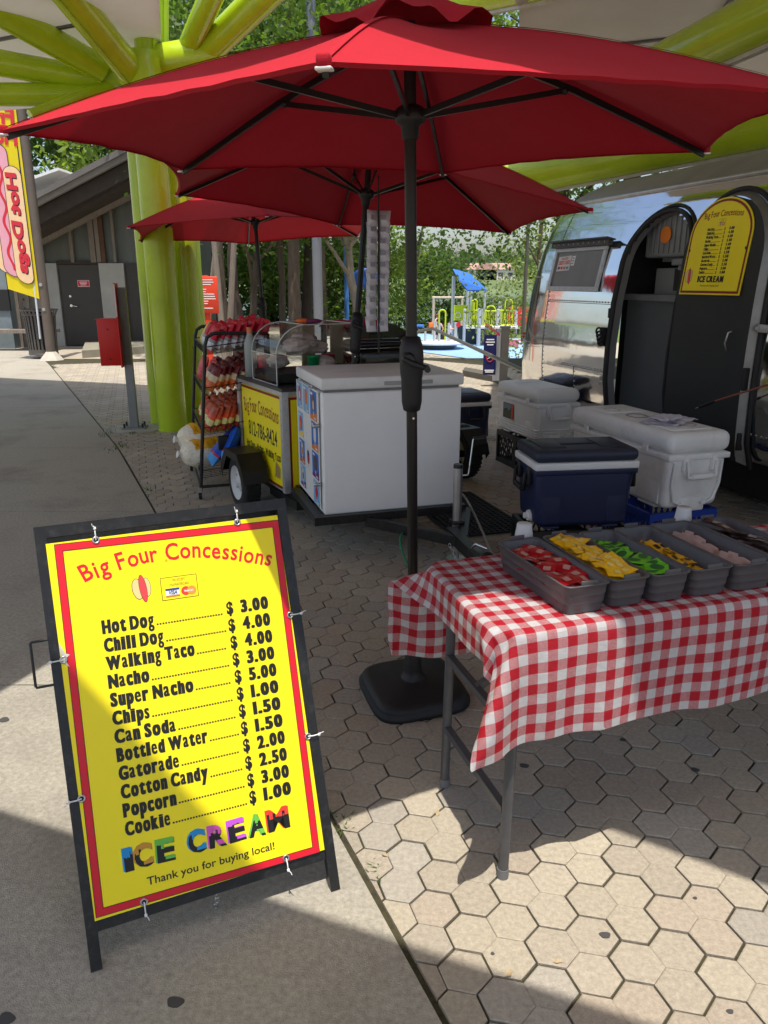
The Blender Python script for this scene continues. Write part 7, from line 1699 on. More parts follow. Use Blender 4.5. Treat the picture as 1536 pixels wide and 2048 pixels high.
b = MB(M('slot_white', srgb(230, 220, 215), .5)); b.box((-.2735, -.02, 1.02), (.004, .12, .30)); b.cyl((-.165, -.131, 1.12), (-.165, -.135, 1.12), .01, n=8, m=black_ink); b.cyl((-.165, -.131, .80), (-.165, -.135, .80), .01, n=8, m=black_ink); b.build('box_front', rbx)
b = MB(M('poster_red', srgb(200, 60, 65), .5)); b.box((-.06, -.02, 1.42), (.02, .17, .36)); b.box((-.0715, -.07, 1.52), (.004, .05, .12), M('poster_yellow', srgb(240, 200, 40), .5)); b.box((-.0715, .01, 1.42), (.004, .09, .30), M('poster_white', srgb(225, 215, 215), .5)); b.box((-.06, -.107, 1.42), (.014, .004, .34), M('poster_white', (.7, .66, .66), .5)); b.build('poster', rbx)
# grass tufts along the joint
gm = M('grass_blade', (.09, .15, .03), .7, 0, .3, 30, transl=.2)
tuf = MB(gm); rgx = random.Random(4)
for (cx, cy, n_, sp) in [(at_z(236, 895).x, at_z(236, 895).y, 60, .12), (at_z(222, 862).x, at_z(222, 862).y, 50, .10), (at_z(265, 868).x, at_z(265, 868).y, 20, .05), (-1.9, 6.0, 16, .05), (-.55, 2.93, 12, .03), (-3.05, 8.3, 26, .08), (-.13, 2.0, 26, .045), (-.02, 1.80, 16, .03)]:
    for k in range(n_):
        x, y = cx + rgx.gauss(0, sp) * .4 , cy + rgx.gauss(0, sp); h = rgx.uniform(.015, .05) * (1 if cy > 4 else .35); a = rgx.uniform(0, 6.28); w_ = .004
        tuf.add([(x - w_ * math.cos(a), y - w_ * math.sin(a), -.005), (x + w_ * math.cos(a), y + w_ * math.sin(a), -.005), (x + rgx.gauss(0, .02), y + rgx.gauss(0, .02), h)], [(0, 1, 2)])
tag(tuf.build('grass'), kind='stuff')
# dried leaves and flecks of litter on the pavers
leafm = M('dry_leaf', srgb(176, 156, 122), .8, 0, .2, 30)
for k, (px, py) in enumerate(((1115, 1925), (875, 1628), (770, 1712), (1018, 1948))):
    p = at_z(px, py); b = MB(leafm); s = .012 + .004 * (k % 2)
    b.add([(-s, 0, .001), (-s * .3, -s * .5, .004), (s, -.1 * s, .002), (s * .3, s * .6, .006), (-.2 * s, .2 * s, .004)], [(0, 1, 4), (1, 2, 4), (2, 3, 4), (3, 0, 4)])
    tag(b.build('dry_leaf', None, (p.x, p.y, .001), k * 1.3), 'small dried tan leaf lying on the pavers', 'leaf', 'dried leaves on the pavers')
# flattened gum spots and the rusty stain on the stones
gum = M('gum_spot', (.06, .058, .06), .7, 0, .1, 30); stain_m = M('rust_stain', srgb(140, 105, 82), .9, 0, .2, 40)
for k, (px, py, r_) in enumerate(((1210, 1871, .014), (1048, 1532, .016), (1390, 1540, .014), (985, 1908, .005), (1246, 1480, .012), (1390, 1797, .006), (1460, 2024, .008), (350, 2005, .020), (12, 2038, .02), (8, 1440, .02))):
    p = at_z(px, py); b = MB(gum); b.prism([(r_ * (1 + .15 * math.sin(q * 3 + k)) * math.cos(q), r_ * .8 * (1 + .15 * math.cos(q * 2 + k)) * math.sin(q)) for q in [2 * math.pi * i / 16 for i in range(16)]], 0, .0016)
    tag(b.build('gum_spot', None, (p.x, p.y, .0008)), 'dark flattened chewing gum spot on the ground', 'gum spot', 'gum spots on the ground')
# ================================================================== BEHIND: PLAYGROUND, RAILS, TREES
blue_surf = M('blue_rubber', srgb(136, 170, 205), 0.9, 0, 0.10, 3, .1, 40)
b = MB(blue_surf); pts_ = [at_z(*p) for p in ((700, 667), (800, 690), (846, 705), (965, 722), (1035, 731), (1100, 725), (1060, 684), (960, 680), (850, 668), (770, 660))]

TL_, BL_ = ((690, 664), (760, 661), (850, 668), (960, 681), (1080, 690)), ((690, 668), (770, 683), (850, 706), (965, 722), (1080, 734))
vs = []
for k in range(41):
    q = k / 40 * 4; i = min(3, int(q)); f = q - i
    t0 = [TL_[i][c] + (TL_[i + 1][c] - TL_[i][c]) * f for c in (0, 1)]; t1 = [BL_[i][c] + (BL_[i + 1][c] - BL_[i][c]) * f for c in (0, 1)]
    for j in range(9): p = at_ground(t0[0] + (t1[0] - t0[0]) * j / 8, t0[1] + (t1[1] - t0[1]) * j / 8); vs.append((p.x, p.y, terrain(p.x, p.y) + .025))
b.add(vs, [(k * 9 + j, k * 9 + j + 1, (k + 1) * 9 + j + 1, (k + 1) * 9 + j) for k in range(40) for j in range(8)], smooth=True); tag(b.build('play_surface'), kind='structure')
b = MB(lawn_mat); tgrid(b, [-3.2, -2, -1.5, -1, -.5, 0, .5, 1], [24 + .5 * k for k in range(15)], .01); tag(b.build('lawn_strip'), kind='structure')
post_g = M('play_grey', srgb(176, 182, 190), .4, .1, .05, 5); lime = M('play_lime', srgb(190, 208, 20), .4, 0, .06, 4); redp = M('play_red', srgb(205, 35, 50), .35, 0, .05, 4); bluep = M('play_blue', srgb(50, 105, 190), .5, 0, .08, 2); whitep = M('play_white', srgb(222, 222, 222), .5, 0, .05, 4); darkp = M('play_dark', srgb(62, 74, 84), .5, 0, .1, 4); tanp = M('play_tan', srgb(190, 172, 150), .6)
YP = 44.0
PO = at_y(955, 690, YP); PO.z = -1.83
play = thing('play_structure', 'playground climbing structure with blue roof, lime rails and red slide', 'play structure', PO)
C6 = lambda a, c: (830 + a * .1497, 480 + c * .1497)
def pp(a, c, Y=YP): return at_y(*C6(a, c), Y) - PO
for (a, c0, dy, r_) in ((515, 500, .3, .075), (665, 930, -.3, .065), (862, 930, -.5, .085), (705, 660, .6, .07), (752, 660, 1.2, .06), (937, 660, .3, .05), (1140, 835, .4, .085), (1108, 930, .0, .06), (1355, 910, .0, .07), (905, 930, .9, .05)):
    dy *= 2.2; q = pp(a, c0, YP + dy); b = MB(post_g); b.cyl((q.x, dy, 0), (q.x, dy, q.z), r_ * 1.3, n=14); b.sphere((q.x, dy, q.z), r_ * 1.35, n=10, sc=(1, 1, .6)); b.build('post', play)
b = MB(bluep); e0, e1, r0, r1 = pp(560, 520, YP - .2), pp(712, 672, YP - .6), pp(740, 440, YP + .4), pp(965, 662, YP - .2)
R0 = pp(600, 430, YP + .6)
b.add([pp(585, 535, YP - .9), pp(705, 672, YP - .9), pp(965, 665, YP - .4), pp(742, 448, YP + .3)], [(0, 1, 2, 3)]); b.add([pp(585, 535, YP - .9), pp(742, 448, YP + .3), pp(500, 380, YP + .8)], [(0, 1, 2)]); b.add([v + Vector((0, 0, -.05)) for v in (pp(585, 535, YP - .9), pp(705, 672, YP - .9), pp(965, 665, YP - .4), pp(742, 448, YP + .3))], [(3, 2, 1, 0)]); b.build('roof', play)
def rail_panel(a0, a1, c0, c1, Y, n_, solid=False):
    p, q = pp(a0, c0, Y), pp(a1, c1, Y); y = Y - YP; b = MB(lime)
    if solid: b.box(((p.x + q.x) / 2, y, (p.z + q.z) / 2), (abs(q.x - p.x), .04, abs(p.z - q.z))); b.tube([(p.x + (q.x - p.x) * (.3 + .2 * math.cos(t)), y - .04, q.z + (p.z - q.z) * (.35 + .16 * math.sin(t))) for t in [2 * math.pi * k / 20 for k in range(20)]], .03, 6, whitep, closed=True)
    else:
        b.tube([(p.x, y, p.z), (q.x, y, p.z)], .035, 8); b.tube([(p.x, y, q.z), (q.x, y, q.z)], .03, 8)
        for k in range(n_ + 1): x = p.x + (q.x - p.x) * k / n_; b.tube([(x, y, q.z), (x, y, p.z)], .018, 6)
    b.build('lime_panel', play)
rail_panel(520, 700, 870, 1075, YP, 0, True); rail_panel(675, 850, 940, 1145, YP - .4, 7); rail_panel(910, 1110, 950, 1140, YP + .4, 9); rail_panel(1120, 1350, 940, 1135, YP, 10)
for (a, c, w_, h_, Y) in ((1250, 795, 95, 150, YP), (800, 800, 50, 130, YP + .8), (770, 810, 40, 120, YP + .6), (1010, 880, 130, 110, YP + .6)):
    p0 = pp(a - w_ / 2, c + h_, Y); p1 = pp(a + w_ / 2, c + h_, Y); z1 = pp(a, c, Y).z; r_ = (p1.x - p0.x) / 2; y = Y - YP
    b = MB(lime); b.tube([(p0.x, y, p0.z - .5), (p0.x, y, z1 - r_)] + [(p0.x + r_ - r_ * math.cos(t), y, z1 - r_ + r_ * math.sin(t)) for t in [math.pi * k / 8 for k in range(1, 8)]] + [(p1.x, y, z1 - r_), (p1.x, y, p0.z - .5)], .04, 8); b.build('hoop', play)
p, q = pp(650, 1150), pp(1400, 1180); b = MB(whitep); b.box(((p.x + q.x) / 2, .3, (p.z + q.z) / 2), (q.x - p.x, 1.6, .10)); b.build('deck', play)
p, q = pp(895, 1200, YP - .6), pp(1085, 1430, YP - .6); b = MB(darkp)
for k in range(5): z = q.z + (p.z - q.z) * (k + .5) / 5; b.box(((p.x + q.x) / 2, -.6 + .1 * k, z), (q.x - p.x, .25, .06))
b.box((p.x, -.4, (p.z + q.z) / 2), (.06, .6, p.z - q.z)); b.build('steps', play)
b = MB(darkp); p = pp(760, 1150); b.box((p.x, .5, p.z / 2), (1.4, .06, p.z)); b.build('back_panel', play)
def slide(a0, c0, a1, c1, Y):
    p, q = pp(a0, c0, Y), pp(a1, c1, Y); y = Y - YP; b = MB(redp); n_ = 12; vs = []
    for k in range(n_ + 1):
        t = k / n_; x = p.x + (q.x - p.x) * t; z = p.z + (q.z - p.z) * (t * t * (3 - 2 * t))
        for (dy, dz) in ((-.28, .16), (-.25, .0), (.25, .0), (.28, .16)): vs.append((x, y + dy, z + dz))
    b.add(vs, [(k * 4 + j, k * 4 + j + 1, (k + 1) * 4 + j + 1, (k + 1) * 4 + j) for k in range(n_) for j in range(3)], smooth=True); b.add([(v[0], v[1], v[2] - .05) for v in vs], [(k * 4 + j, (k + 1) * 4 + j, (k + 1) * 4 + j + 1, k * 4 + j + 1) for k in range(n_) for j in range(3)], smooth=True); b.build('slide', play)
slide(940, 1150, 1125, 1275, YP - .7); slide(1180, 1260, 1310, 1380, YP - 1.0)
p = pp(1400, 1020); b = MB(redp); b.rbox((p.x, .2, p.z), (1.3, .06, 1.0), .02); b.build('red_panel', play)
p = pp(1310, 1410, YP - 1.4); b = MB(M('pale_red', srgb(205, 110, 125), .5)); b.box((p.x, -1.4, p.z), (.9, .05, .6)); b.box((p.x, -1.4, p.z + .34), (1.0, .06, .06), whitep); b.build('low_panel', play)
for a in (1230, 1400): q = pp(a, 1350, YP - 1.5); b = MB(whitep); b.cyl((q.x, -1.5, 0), (q.x, -1.5, q.z), .08, n=12); b.build('post', play)
# the low play table on the left with its posts
YT = 41.5; TO = at_y(*C6(300, 1380), YT); TO.z = -1.83
tb_ = thing('play_table', 'low round play table with grey posts and coloured panels', 'play table', TO)
def pt(a, c, Y=YT): return at_y(*C6(a, c), Y) - TO
b = MB(whitep); p = pt(300, 1340); b.lathe([(0, .28), (1.45, .28), (1.45, .40), (0, .40)], (p.x, 0, 0), 30); b.build('table_top', tb_)
b = MB(darkp); b.lathe([(0, 0), (.9, 0), (.9, .28), (0, .28)], (p.x, 0, 0), 24); b.build('pedestal', tb_)
for (a, c, r_) in ((140, 1180, .06), (262, 1090, .07), (330, 1110, .06), (455, 1110, .075), (548, 1100, .09)): q = pt(a, c); b = MB(post_g); b.cyl((q.x, .1, 0), (q.x, .1, q.z), r_, n=12); b.build('post', tb_)
q = pt(215, 1140); b = MB(M('play_orange', srgb(230, 120, 50), .5)); b.rbox((q.x, .1, q.z), (.24, .05, .28), .02); b.build('orange_panel', tb_)
q = pt(60, 1150); b = MB(bluep); b.rbox((q.x, .3, q.z), (.5, .5, .12), .03); b.build('blue_top', tb_)
q = pt(580, 1130); b = MB(redp); b.cyl((q.x, -.02, q.z), (q.x, .03, q.z), .12, n=18); b.build('red_disc', tb_)
b = MB(lime); q0, q1 = pt(330, 975), pt(410, 1180); b.tube([(q0.x, .3, 0), (q0.x, .3, q0.z)] + [(q0.x + (q1.x - q0.x) * (.5 - .5 * math.cos(t)), .3, q0.z + .15 * math.sin(t)) for t in [math.pi * k / 6 for k in range(1, 6)]] + [(q1.x, .3, q0.z), (q1.x, .3, 0)], .045, 8); b.build('hoop', tb_)
# tan frame further back
GY = 52; g0, g1 = at_y(*C6(250, 770), GY), at_y(*C6(632, 770), GY)
gf = thing('swing_frame', 'tan metal swing frame standing before the dark bushes', 'frame', (g0.x, GY, -1.9)); g0.z += 1.9
b = MB(tanp); b.cyl((0, 0, 0), (0, 0, g0.z), .09, n=12); b.build('upright', gf); b = MB(tanp); b.cyl((g1.x - g0.x, 0, 0), (g1.x - g0.x, 0, g0.z), .09, n=12); b.build('upright', gf); b = MB(tanp); b.cyl((-.1, 0, g0.z), (g1.x - g0.x + .1, 0, g0.z), .08, n=12); b.build('crossbar', gf)
# handrails
rail_m = M('rail_grey', srgb(120, 120, 116), .4, .6, .1, 8)
def handrail(label, pts3, posts):
    o = Vector(pts3[0]); o.z = 0; t = thing('handrail', label, 'handrail', o); b = MB(rail_m); b.tube([Vector(p) - o for p in pts3], .028, 10); b.build('rail', t)
    for p in posts: b = MB(rail_m); p = Vector(p) - o; b.cyl((p.x, p.y, 0), (p.x, p.y, p.z), .022, n=10); b.build('rail_post', t)
a0, a1, a2 = at_y(838, 662, 14.2), at_y(866, 657, 14.0), at_y(1062, 749, 9.4)
handrail('grey metal handrail running from the freezer towards the trailer nose', [(a0.x - .06, a0.y, .3), (a0.x - .05, a0.y, a0.z - .05), a0, a1, a2], [(a0.x - .05, a0.y, .5), (a2.x, a2.y, a2.z)])
c0_, c1_ = at_z(688, 640, 1.0), at_z(812, 722, 1.0)
handrail('grey metal handrail beyond the cart, partly hidden by the front pole', [c0_, c1_], [at_z(762, 690, .99)])
# bollard with the navy rule board
bo_ = at_z(1003, 772); bo_.z = 0
bol = thing('rule_post', 'square steel post with a navy and white rule board beside the handrail', 'sign post', bo_)
b = MB(M('post_stain', srgb(146, 138, 128), .45, .5, .12, 4)); b.box((.02, 0, .46), (.12, .12, .92)); b.box((.02, 0, .925), (.15, .15, .03)); b.build('post', bol)
b = MB(whitep); b.box((-.10, -.02, .44), (.10, .05, .70)); b.build('white_backing', bol)
nb = MB(ink['navy']); nb.box((-.22, -.08, .50), (.20, .02, .62), M('board_navy', srgb(28, 30, 84), .45)); 
for k, (w_, z) in enumerate(((.12, .74), (.14, .70), (.10, .66), (.15, .26), (.13, .235))): nb.box((-.22, -.092, z), (w_, .004, .018), ink['white'])
nb.tube([(-.22 + .05 * math.cos(t), -.094, .46 + .065 * math.sin(t)) for t in [2 * math.pi * k / 18 for k in range(18)]], .007, 5, red_ink, closed=True); nb.beam((-.26, -.094, .44), (-.18, -.094, .48), .012, .006, ink['white']); nb.build('rule_board', bol)
b = MB(M('kerb_dark', srgb(90, 86, 78), .9, 0, .2, 4)); b.prism([tuple(at_z(*p).xy) for p in ((925, 752), (990, 765), (1020, 782), (1050, 800), (1060, 790), (1000, 758), (930, 745))], -.02, .10); tag(b.build('kerb'), kind='structure')
# lamp post, blue post, tall thin post
def simple_post(name, label, cat, px, py_base, Y, z1, r_, m, extra=None):
    o = at_y(px, py_base, Y); o.z = 0; t = thing(name, label, cat, o); b = MB(m); b.cyl((0, 0, 0), (0, 0, z1), r_, r_ * .9, n=18); b.build('shaft', t)
    if extra: extra(t)
    return t
def base_flange(t):
    b = MB(rail_m); b.lathe([(.24, 0), (.24, .03), (.16, .06), (.13, .20)], n=20); b.build('flange', t)
simple_post('lamp_post', 'tall smooth grey lamp post standing among the tree trunks', 'lamp post', 637, 640, 15.5, 7.5, .095, M('lamp_grey', srgb(118, 122, 128), .5, .3, .08, 3), base_flange)
def ball(t):
    b = MB(bluep); b.sphere((.55, 0, 1.7), .42, n=14, sc=(1, .15, .7)); b.build('blue_panel', t)
    b = MB(lime); b.sphere((1.0, 0, 2.55), .22, n=14, sc=(1, .3, 1)); b.build('lime_disc', t)
simple_post('play_post', 'slim bright blue playground post in front of the bushes', 'post', 694, 655, 24, 2.75, .07, M('post_blue', srgb(70, 130, 205), .5), ball)
def lamp_heads(t):
    b = MB(whitep)
    for (x, z) in ((-.45, 4.3), (-.25, 4.9)): b.lathe([(0, .25), (.12, .2), (.20, 0), (.16, -.02)], (x, 0, z), 14); b.tube([(x, 0, z + .2), (0, 0, z + .3)], .03, 6)
    b.build('lamp_head', t)
simple_post('lamp_post', 'thin dark lamp post with small white heads left of the trailer', 'lamp post', 1047, 640, 22, 5.8, .05, M('lamp_dark', srgb(92, 90, 84), .6), lamp_heads)
# timber tripod and orange notice
TY = 14.0; to3 = at_y(445, 690, TY); to3.z = 0
trip = thing('timber_tripod', 'three weathered timber poles leaning together beside the lime columns', 'tripod', to3)
for (x0, y0, x1, y1, dy) in ((449, 690, 424, 440, 0), (452, 690, 470, 440, .2), (402, 690, 438, 440, .5)):
    p0, p1 = at_y(x0, 690, TY + dy), at_y(x1, y1, TY + dy * .5); p0.z = 0
    b = MB(wood_old); q = p0 - to3; r_ = p1 - to3; b.cyl(q, r_ + (r_ - q) * .3, .058, .045, n=9, smooth=False); b.build('timber_pole', trip)
on = at_y(420, 590, 12.6); oz = on.z; on.z = 0
orn = thing('notice_board', 'orange notice board with white text lines beside the lime columns', 'notice', on)
om = M('notice_orange', srgb(225, 70, 45), .5, 0, .04, 4); b = MB(om); b.box((-.08, .04, (oz + .1) / 2), (.12, .05, oz + .5)); b.build('notice_post', orn)
b = MB(om); b.rbox((.0, 0, oz), (.26, .03, .56), .01); b.build('board', orn)
b = MB(ink['white'])
for k, w_ in enumerate((.16, .17, .13, .0, .05, .04, .17, .18, .19, .07, .06, .0, .14)): 
    if w_: b.box((-.10 + w_ / 2, -.0165, oz + .23 - .036 * k), (w_, .003, .014))
b.build('text_lines', orn)
# people by the play table
def person(label, foot, h, pose, top, bottom, skin, hairc, facing):
    root = thing('person', label, 'person', foot, facing)
    sc = h / 1.7
    J = {'pel': (0, 0, .95), 'che': (0, .02, 1.28), 'nek': (0, .01, 1.45), 'hed': (0, -.01, 1.60)}
    for sx, nme in ((-1, 'l'), (1, 'r')):
        J['hip' + nme] = (sx * .09, 0, .90); J['kne' + nme] = (sx * .10, -.03 + .06 * sx, .50); J['ank' + nme] = (sx * .11, .0 + .09 * sx, .08); J['toe' + nme] = (sx * .12, -.13 + .09 * sx, .03)
        J['sho' + nme] = (sx * .19, .01, 1.40); J['elb' + nme] = (sx * .25, .03, 1.13); J['wri' + nme] = (sx * .22, -.12, .92); J['han' + nme] = (sx * .21, -.17, .84)
    if pose == 'bent':
        for k in ('che', 'nek', 'hed', 'shol', 'shor', 'elbl', 'elbr', 'wril', 'wrir', 'hanl', 'hanr'): x, y, z = J[k]; J[k] = (x, y - (z - .95) * .45, .95 + (z - .95) * .88)
    if pose == 'child':
        for sx, nme in ((-1, 'l'), (1, 'r')): J['elb' + nme] = (sx * .27, -.12, 1.22); J['wri' + nme] = (sx * .20, -.34, 1.25); J['han' + nme] = (sx * .18, -.42, 1.27)
    E = [('pel', 'che'), ('che', 'nek'), ('nek', 'hed')]
    for nme in 'lr': E += [('pel', 'hip' + nme), ('hip' + nme, 'kne' + nme), ('kne' + nme, 'ank' + nme), ('ank' + nme, 'toe' + nme), ('che', 'sho' + nme), ('sho' + nme, 'elb' + nme), ('elb' + nme, 'wri' + nme), ('wri' + nme, 'han' + nme)]
    names = list(J); me = bpy.data.meshes.new('body'); me.from_pydata([tuple(c * sc for c in J[k]) for k in names], [(names.index(a), names.index(c)) for a, c in E], [])
    o = bpy.data.objects.new('body', me); COL.objects.link(o); o.parent = root
    m = o.modifiers.new('skin', 'SKIN'); rad = dict(pel=.135, che=.145, nek=.055, hed=.095)
    for k in names:
        r_ = rad.get(k, {'hip': .095, 'kne': .06, 'ank': .042, 'toe': .035, 'sho': .062, 'elb': .045, 'wri': .032, 'han': .035}.get(k[:3], .05)) * sc
        me.skin_vertices[0].data[names.index(k)].radius = (r_, r_)
    me.skin_vertices[0].data[0].use_root = True
    s2 = o.modifiers.new('sub', 'SUBSURF'); s2.levels = 2; s2.render_levels = 2
    me.materials.append(skin)
    def cloth(name, rings, mm):
        b = MB(mm); n_ = 16; vs = []
        for (cx, cy, z, rx, ry) in rings:
            for k in range(n_): a = 2 * math.pi * k / n_; vs.append(((cx + rx * math.cos(a)) * sc, (cy + ry * math.sin(a)) * sc, z * sc))
        b.add(vs, [(i * n_ + k, i * n_ + (k + 1) % n_, (i + 1) * n_ + (k + 1) % n_, (i + 1) * n_ + k) for i in range(len(rings) - 1) for k in range(n_)], smooth=True); b.build(name, root)
    f = (lambda z: -(z - .95) * .45 if pose == 'bent' else 0); g_ = (lambda z: .95 + (z - .95) * .88 if pose == 'bent' else z)
    cloth('shirt', [(0, f(z), g_(z), rx, ry) for z, rx, ry in ((.90, .17, .14), (1.05, .165, .135), (1.25, .185, .145), (1.38, .20, .12), (1.44, .12, .09), (1.47, .07, .07))], top)
    for sx in (-1, 1): cloth('trouser_leg', [(sx * .09, 0, .97, .115, .13), (sx * .095, 0, .75, .105, .115), (sx * .10, -.02 + .04 * sx, .48 if bottom.name.startswith('short') else .12, .09, .095)], bottom)
    hx, hy, hz = J['hed']; b = MB(hairc); b.sphere((hx * sc, (hy + .02) * sc, (hz + .045) * sc), .105 * sc, n=14, sc=(1, 1.05, .95)); b.build('hair', root)
    b = MB(skin); b.sphere((hx * sc, (hy - .105) * sc, (hz - .0) * sc), .02 * sc, n=8); b.build('nose', root)
skin_m = M('skin', srgb(205, 160, 135), .55); hair_d = M('hair_dark', srgb(60, 42, 34), .6)
person('person in a pale top and dark shorts standing by the swing frame', at_y(874, 660, 46) * Vector((1, 1, 0)) + Vector((0, 0, -1.84)), 1.60, 'stand', M('top_pale', srgb(225, 215, 210), .8), M('short_dark', srgb(50, 48, 58), .8), skin_m, M('hair_auburn', srgb(120, 60, 40), .6), R(60))
person('person in dark clothes bending over beside the low play table', at_y(884, 674, 42.8) * Vector((1, 1, 0)) + Vector((0, 0, -1.83)), 1.55, 'bent', M('top_dark', srgb(52, 58, 70), .8), M('trouser_dark', srgb(40, 42, 50), .8), skin_m, hair_d, R(-70))
person('small person in a light top reaching out behind the play table', at_y(899, 672, 43.2) * Vector((1, 1, 0)) + Vector((0, 0, -1.83)), 1.30, 'child', M('top_lilac', srgb(215, 205, 220), .8), M('trouser_blue', srgb(70, 80, 110), .8), skin_m, hair_d, R(70))

# ------------------------------------------------------------------ hanging strip of packets on the second parasol
st = at_y(757, 430, 5.0)
strip_ = thing('display_strip', 'black hanging strip of pale snack packets below the second parasol', 'display strip', (st.x, 5.0, 1.25), R(6))
b = MB(black_plastic); b.box((0, -.004, .42), (.012, .006, .98)); b.tube([(0, 0, .9), (0, .0, .98)], .004, 6); b.build('strip', strip_)
spm = [packet_mesh(.112, .082, .05, foil('pale_packet', (196, 196, 204)), foil('grey_print', (148, 148, 158)), 'box') for _ in (0,)][0]
pk0 = None; rs = random.Random(8)
for row in range(10):
    for sx in (-1, 1):
        if pk0 is None: pk0 = o = spm.build('snack_packet'); tag(o, 'pale grey snack packet clipped to the hanging black strip', 'snack packet', 'packets on the hanging strip')
        else: o = pk0.copy(); COL.objects.link(o)
        zt_ = at_y(757, 430 + row * 23.5, 5.0).z
        o.location = (st.x + sx * .037 - .004 * row * .35, 5.0 + .012 * sx + rs.uniform(-.004, .004), zt_ - .02); o.scale = (.86, .86, .86)
        o.rotation_euler = (Matrix.Rotation(R(6) + sx * -.35, 3, 'Z') @ Matrix.Rotation(R(78) + rs.uniform(-.06, .06), 3, 'X') @ Matrix.Rotation(math.pi / 2 + rs.uniform(-.1, .1), 3, 'Z')).to_euler()

# ------------------------------------------------------------------ trees and bushes
leaf_m = bpy.data.materials.new('leaves'); leaf_m.use_nodes = True
n = leaf_m.node_tree.nodes; l = leaf_m.node_tree.links; p = n['Principled BSDF']; p.inputs['Roughness'].default_value = .5; p.inputs['Specular IOR Level'].default_value = .35
at_ = n.new('ShaderNodeAttribute'); at_.attribute_name = 'tone'; l.new(at_.outputs['Color'], p.inputs['Base Color'])
tr = n.new('ShaderNodeBsdfTranslucent'); hs_ = n.new('ShaderNodeMix'); hs_.data_type = 'RGBA'; hs_.blend_type = 'MULTIPLY'; hs_.inputs[0].default_value = 1; l.new(at_.outputs['Color'], hs_.inputs[6]); hs_.inputs[7].default_value = (1.5, 1.6, .7, 1); l.new(hs_.outputs[2], tr.inputs[0])
ms = n.new('ShaderNodeMixShader'); ms.inputs[0].default_value = .5; l.new(p.outputs[0], ms.inputs[1]); l.new(tr.outputs[0], ms.inputs[2]); l.new(ms.outputs[0], n['Material Output'].inputs[0])
bark = M('bark', srgb(92, 80, 68), .9, 0, .35, 6, .5, 30, stretch=(3, 3, .5)); bark_d = M('bark_dark', srgb(66, 56, 48), .9, 0, .35, 6, .5, 30, stretch=(3, 3, .5)); bark_l = M('bark_pale', srgb(150, 138, 124), .85, 0, .25, 6, .3, 30, stretch=(3, 3, .5))
def crown(parent, c, rad, n_leaf, size, base, rg, n_cl=40, droop=0.0, hollow=.35):
    b = MB(leaf_m); b.tone = []; c = Vector(c)
    cl = []
    while len(cl) < n_cl:
        v = Vector((rg.uniform(-1, 1), rg.uniform(-1, 1), rg.uniform(-1, 1)))
        if v.length > 1 or v.length < hollow: continue
        cl.append((Vector((v.x * rad[0], v.y * rad[1], v.z * rad[2])), rg.uniform(.45, 1.15), rg.uniform(.8, 1.2)))
    for i in range(int(n_leaf * .72)):
        q, s_, tn = cl[i % n_cl]
        sp = .20 * min(rad) * s_ + .12
        o = q + Vector((rg.gauss(0, sp * 1.2), rg.gauss(0, sp * 1.2), rg.gauss(0, sp * .75) - droop * abs(rg.gauss(0, sp))))
        if (o.x / rad[0]) ** 2 + (o.y / rad[1]) ** 2 + (o.z / rad[2]) ** 2 > 1.45: continue
        n_ = Vector((rg.gauss(0, 1), rg.gauss(0, 1), rg.gauss(0, 1) + .7)).normalized(); x = n_.orthogonal().normalized(); x = (Matrix.Rotation(rg.uniform(0, 6.28), 3, n_) @ x); y = n_.cross(x)
        a = size * rg.uniform(.6, 1.3); w_ = a * .55
        p0 = c + o
        b.add([p0 - x * a, p0 - y * w_, p0 + x * a, p0 + y * w_], [(0, 1, 2, 3)])
        k = tn * rg.uniform(.75, 1.3); yl = rg.uniform(-.02, .035)
        b.tone.append((max(.005, base[0] * k + yl * .6), base[1] * k + yl * .5, max(.004, base[2] * k)))
    return b.build('crown', parent)
def tree(label, x, y, h, tr_r, crown_c, rad, n_leaf, size, base, lean=(0, 0), bm=None, branches=4, seed=1, group='park trees behind the plaza', droop=0.0, bend=0.0, n_cl=40, zb=0.0, hollow=.35):
    t = thing('tree', label, 'tree', (x, y, terrain(x, y)), 0, group); rg = random.Random(seed)
    b = MB(bm or bark); P = []; rr = []
    for k in range(9):
        q = k / 8; P.append(Vector((lean[0] * q + bend * math.sin(q * math.pi) + .06 * rg.uniform(-1, 1) * (k > 0), lean[1] * q, -.05 + h * q))); rr.append(tr_r * (1.25 if k == 0 else 1) * (1 - .6 * q))
    b.tube(P, rr, 10)
    for k in range(branches):
        q = rg.uniform(.30, .85); i = int(q * 8); p0 = P[i]; a = rg.uniform(0, 6.28); L = rg.uniform(.5, 1) * rad[0] * .8
        p1 = p0 + Vector((math.cos(a) * L * .5, math.sin(a) * L * .5, L * .55)); p2 = p0 + Vector((math.cos(a) * L, math.sin(a) * L, L * .85))
        b.tube([p0, p1, p2], [rr[i] * .55, rr[i] * .38, rr[i] * .16], 7)
    b.build('trunk', t)
    crown(t, crown_c, rad, n_leaf, size, base, rg, n_cl, droop, hollow)
    return t
DG, MG, YG, PG = (.050, .095, .022), (.085, .145, .030), (.14, .20, .042), (.17, .22, .09)
def tx(px, Y): return at_y(px, 600, Y).x
tree('dark trunked tree nearest the timber tripod, its crown over the third parasol', tx(473, 17), 17, 6, .125, (0, 0, 5.9), (2.8, 2.6, 3.2), 9000, .075, MG, bm=bark_d, seed=2)
tree('slim forked tree right of the dark trunked one', tx(499, 19.5), 19.5, 5.5, .10, (.3, 0, 5.6), (2.6, 2.4, 3.0), 7500, .075, DG, lean=(.5, 0), seed=3, branches=5)
tree('slender straight tree left of the wider pair of trunks', tx(567, 21), 21, 6.5, .10, (0, 0, 6.0), (2.6, 2.5, 3.2), 7500, .08, MG, seed=4)
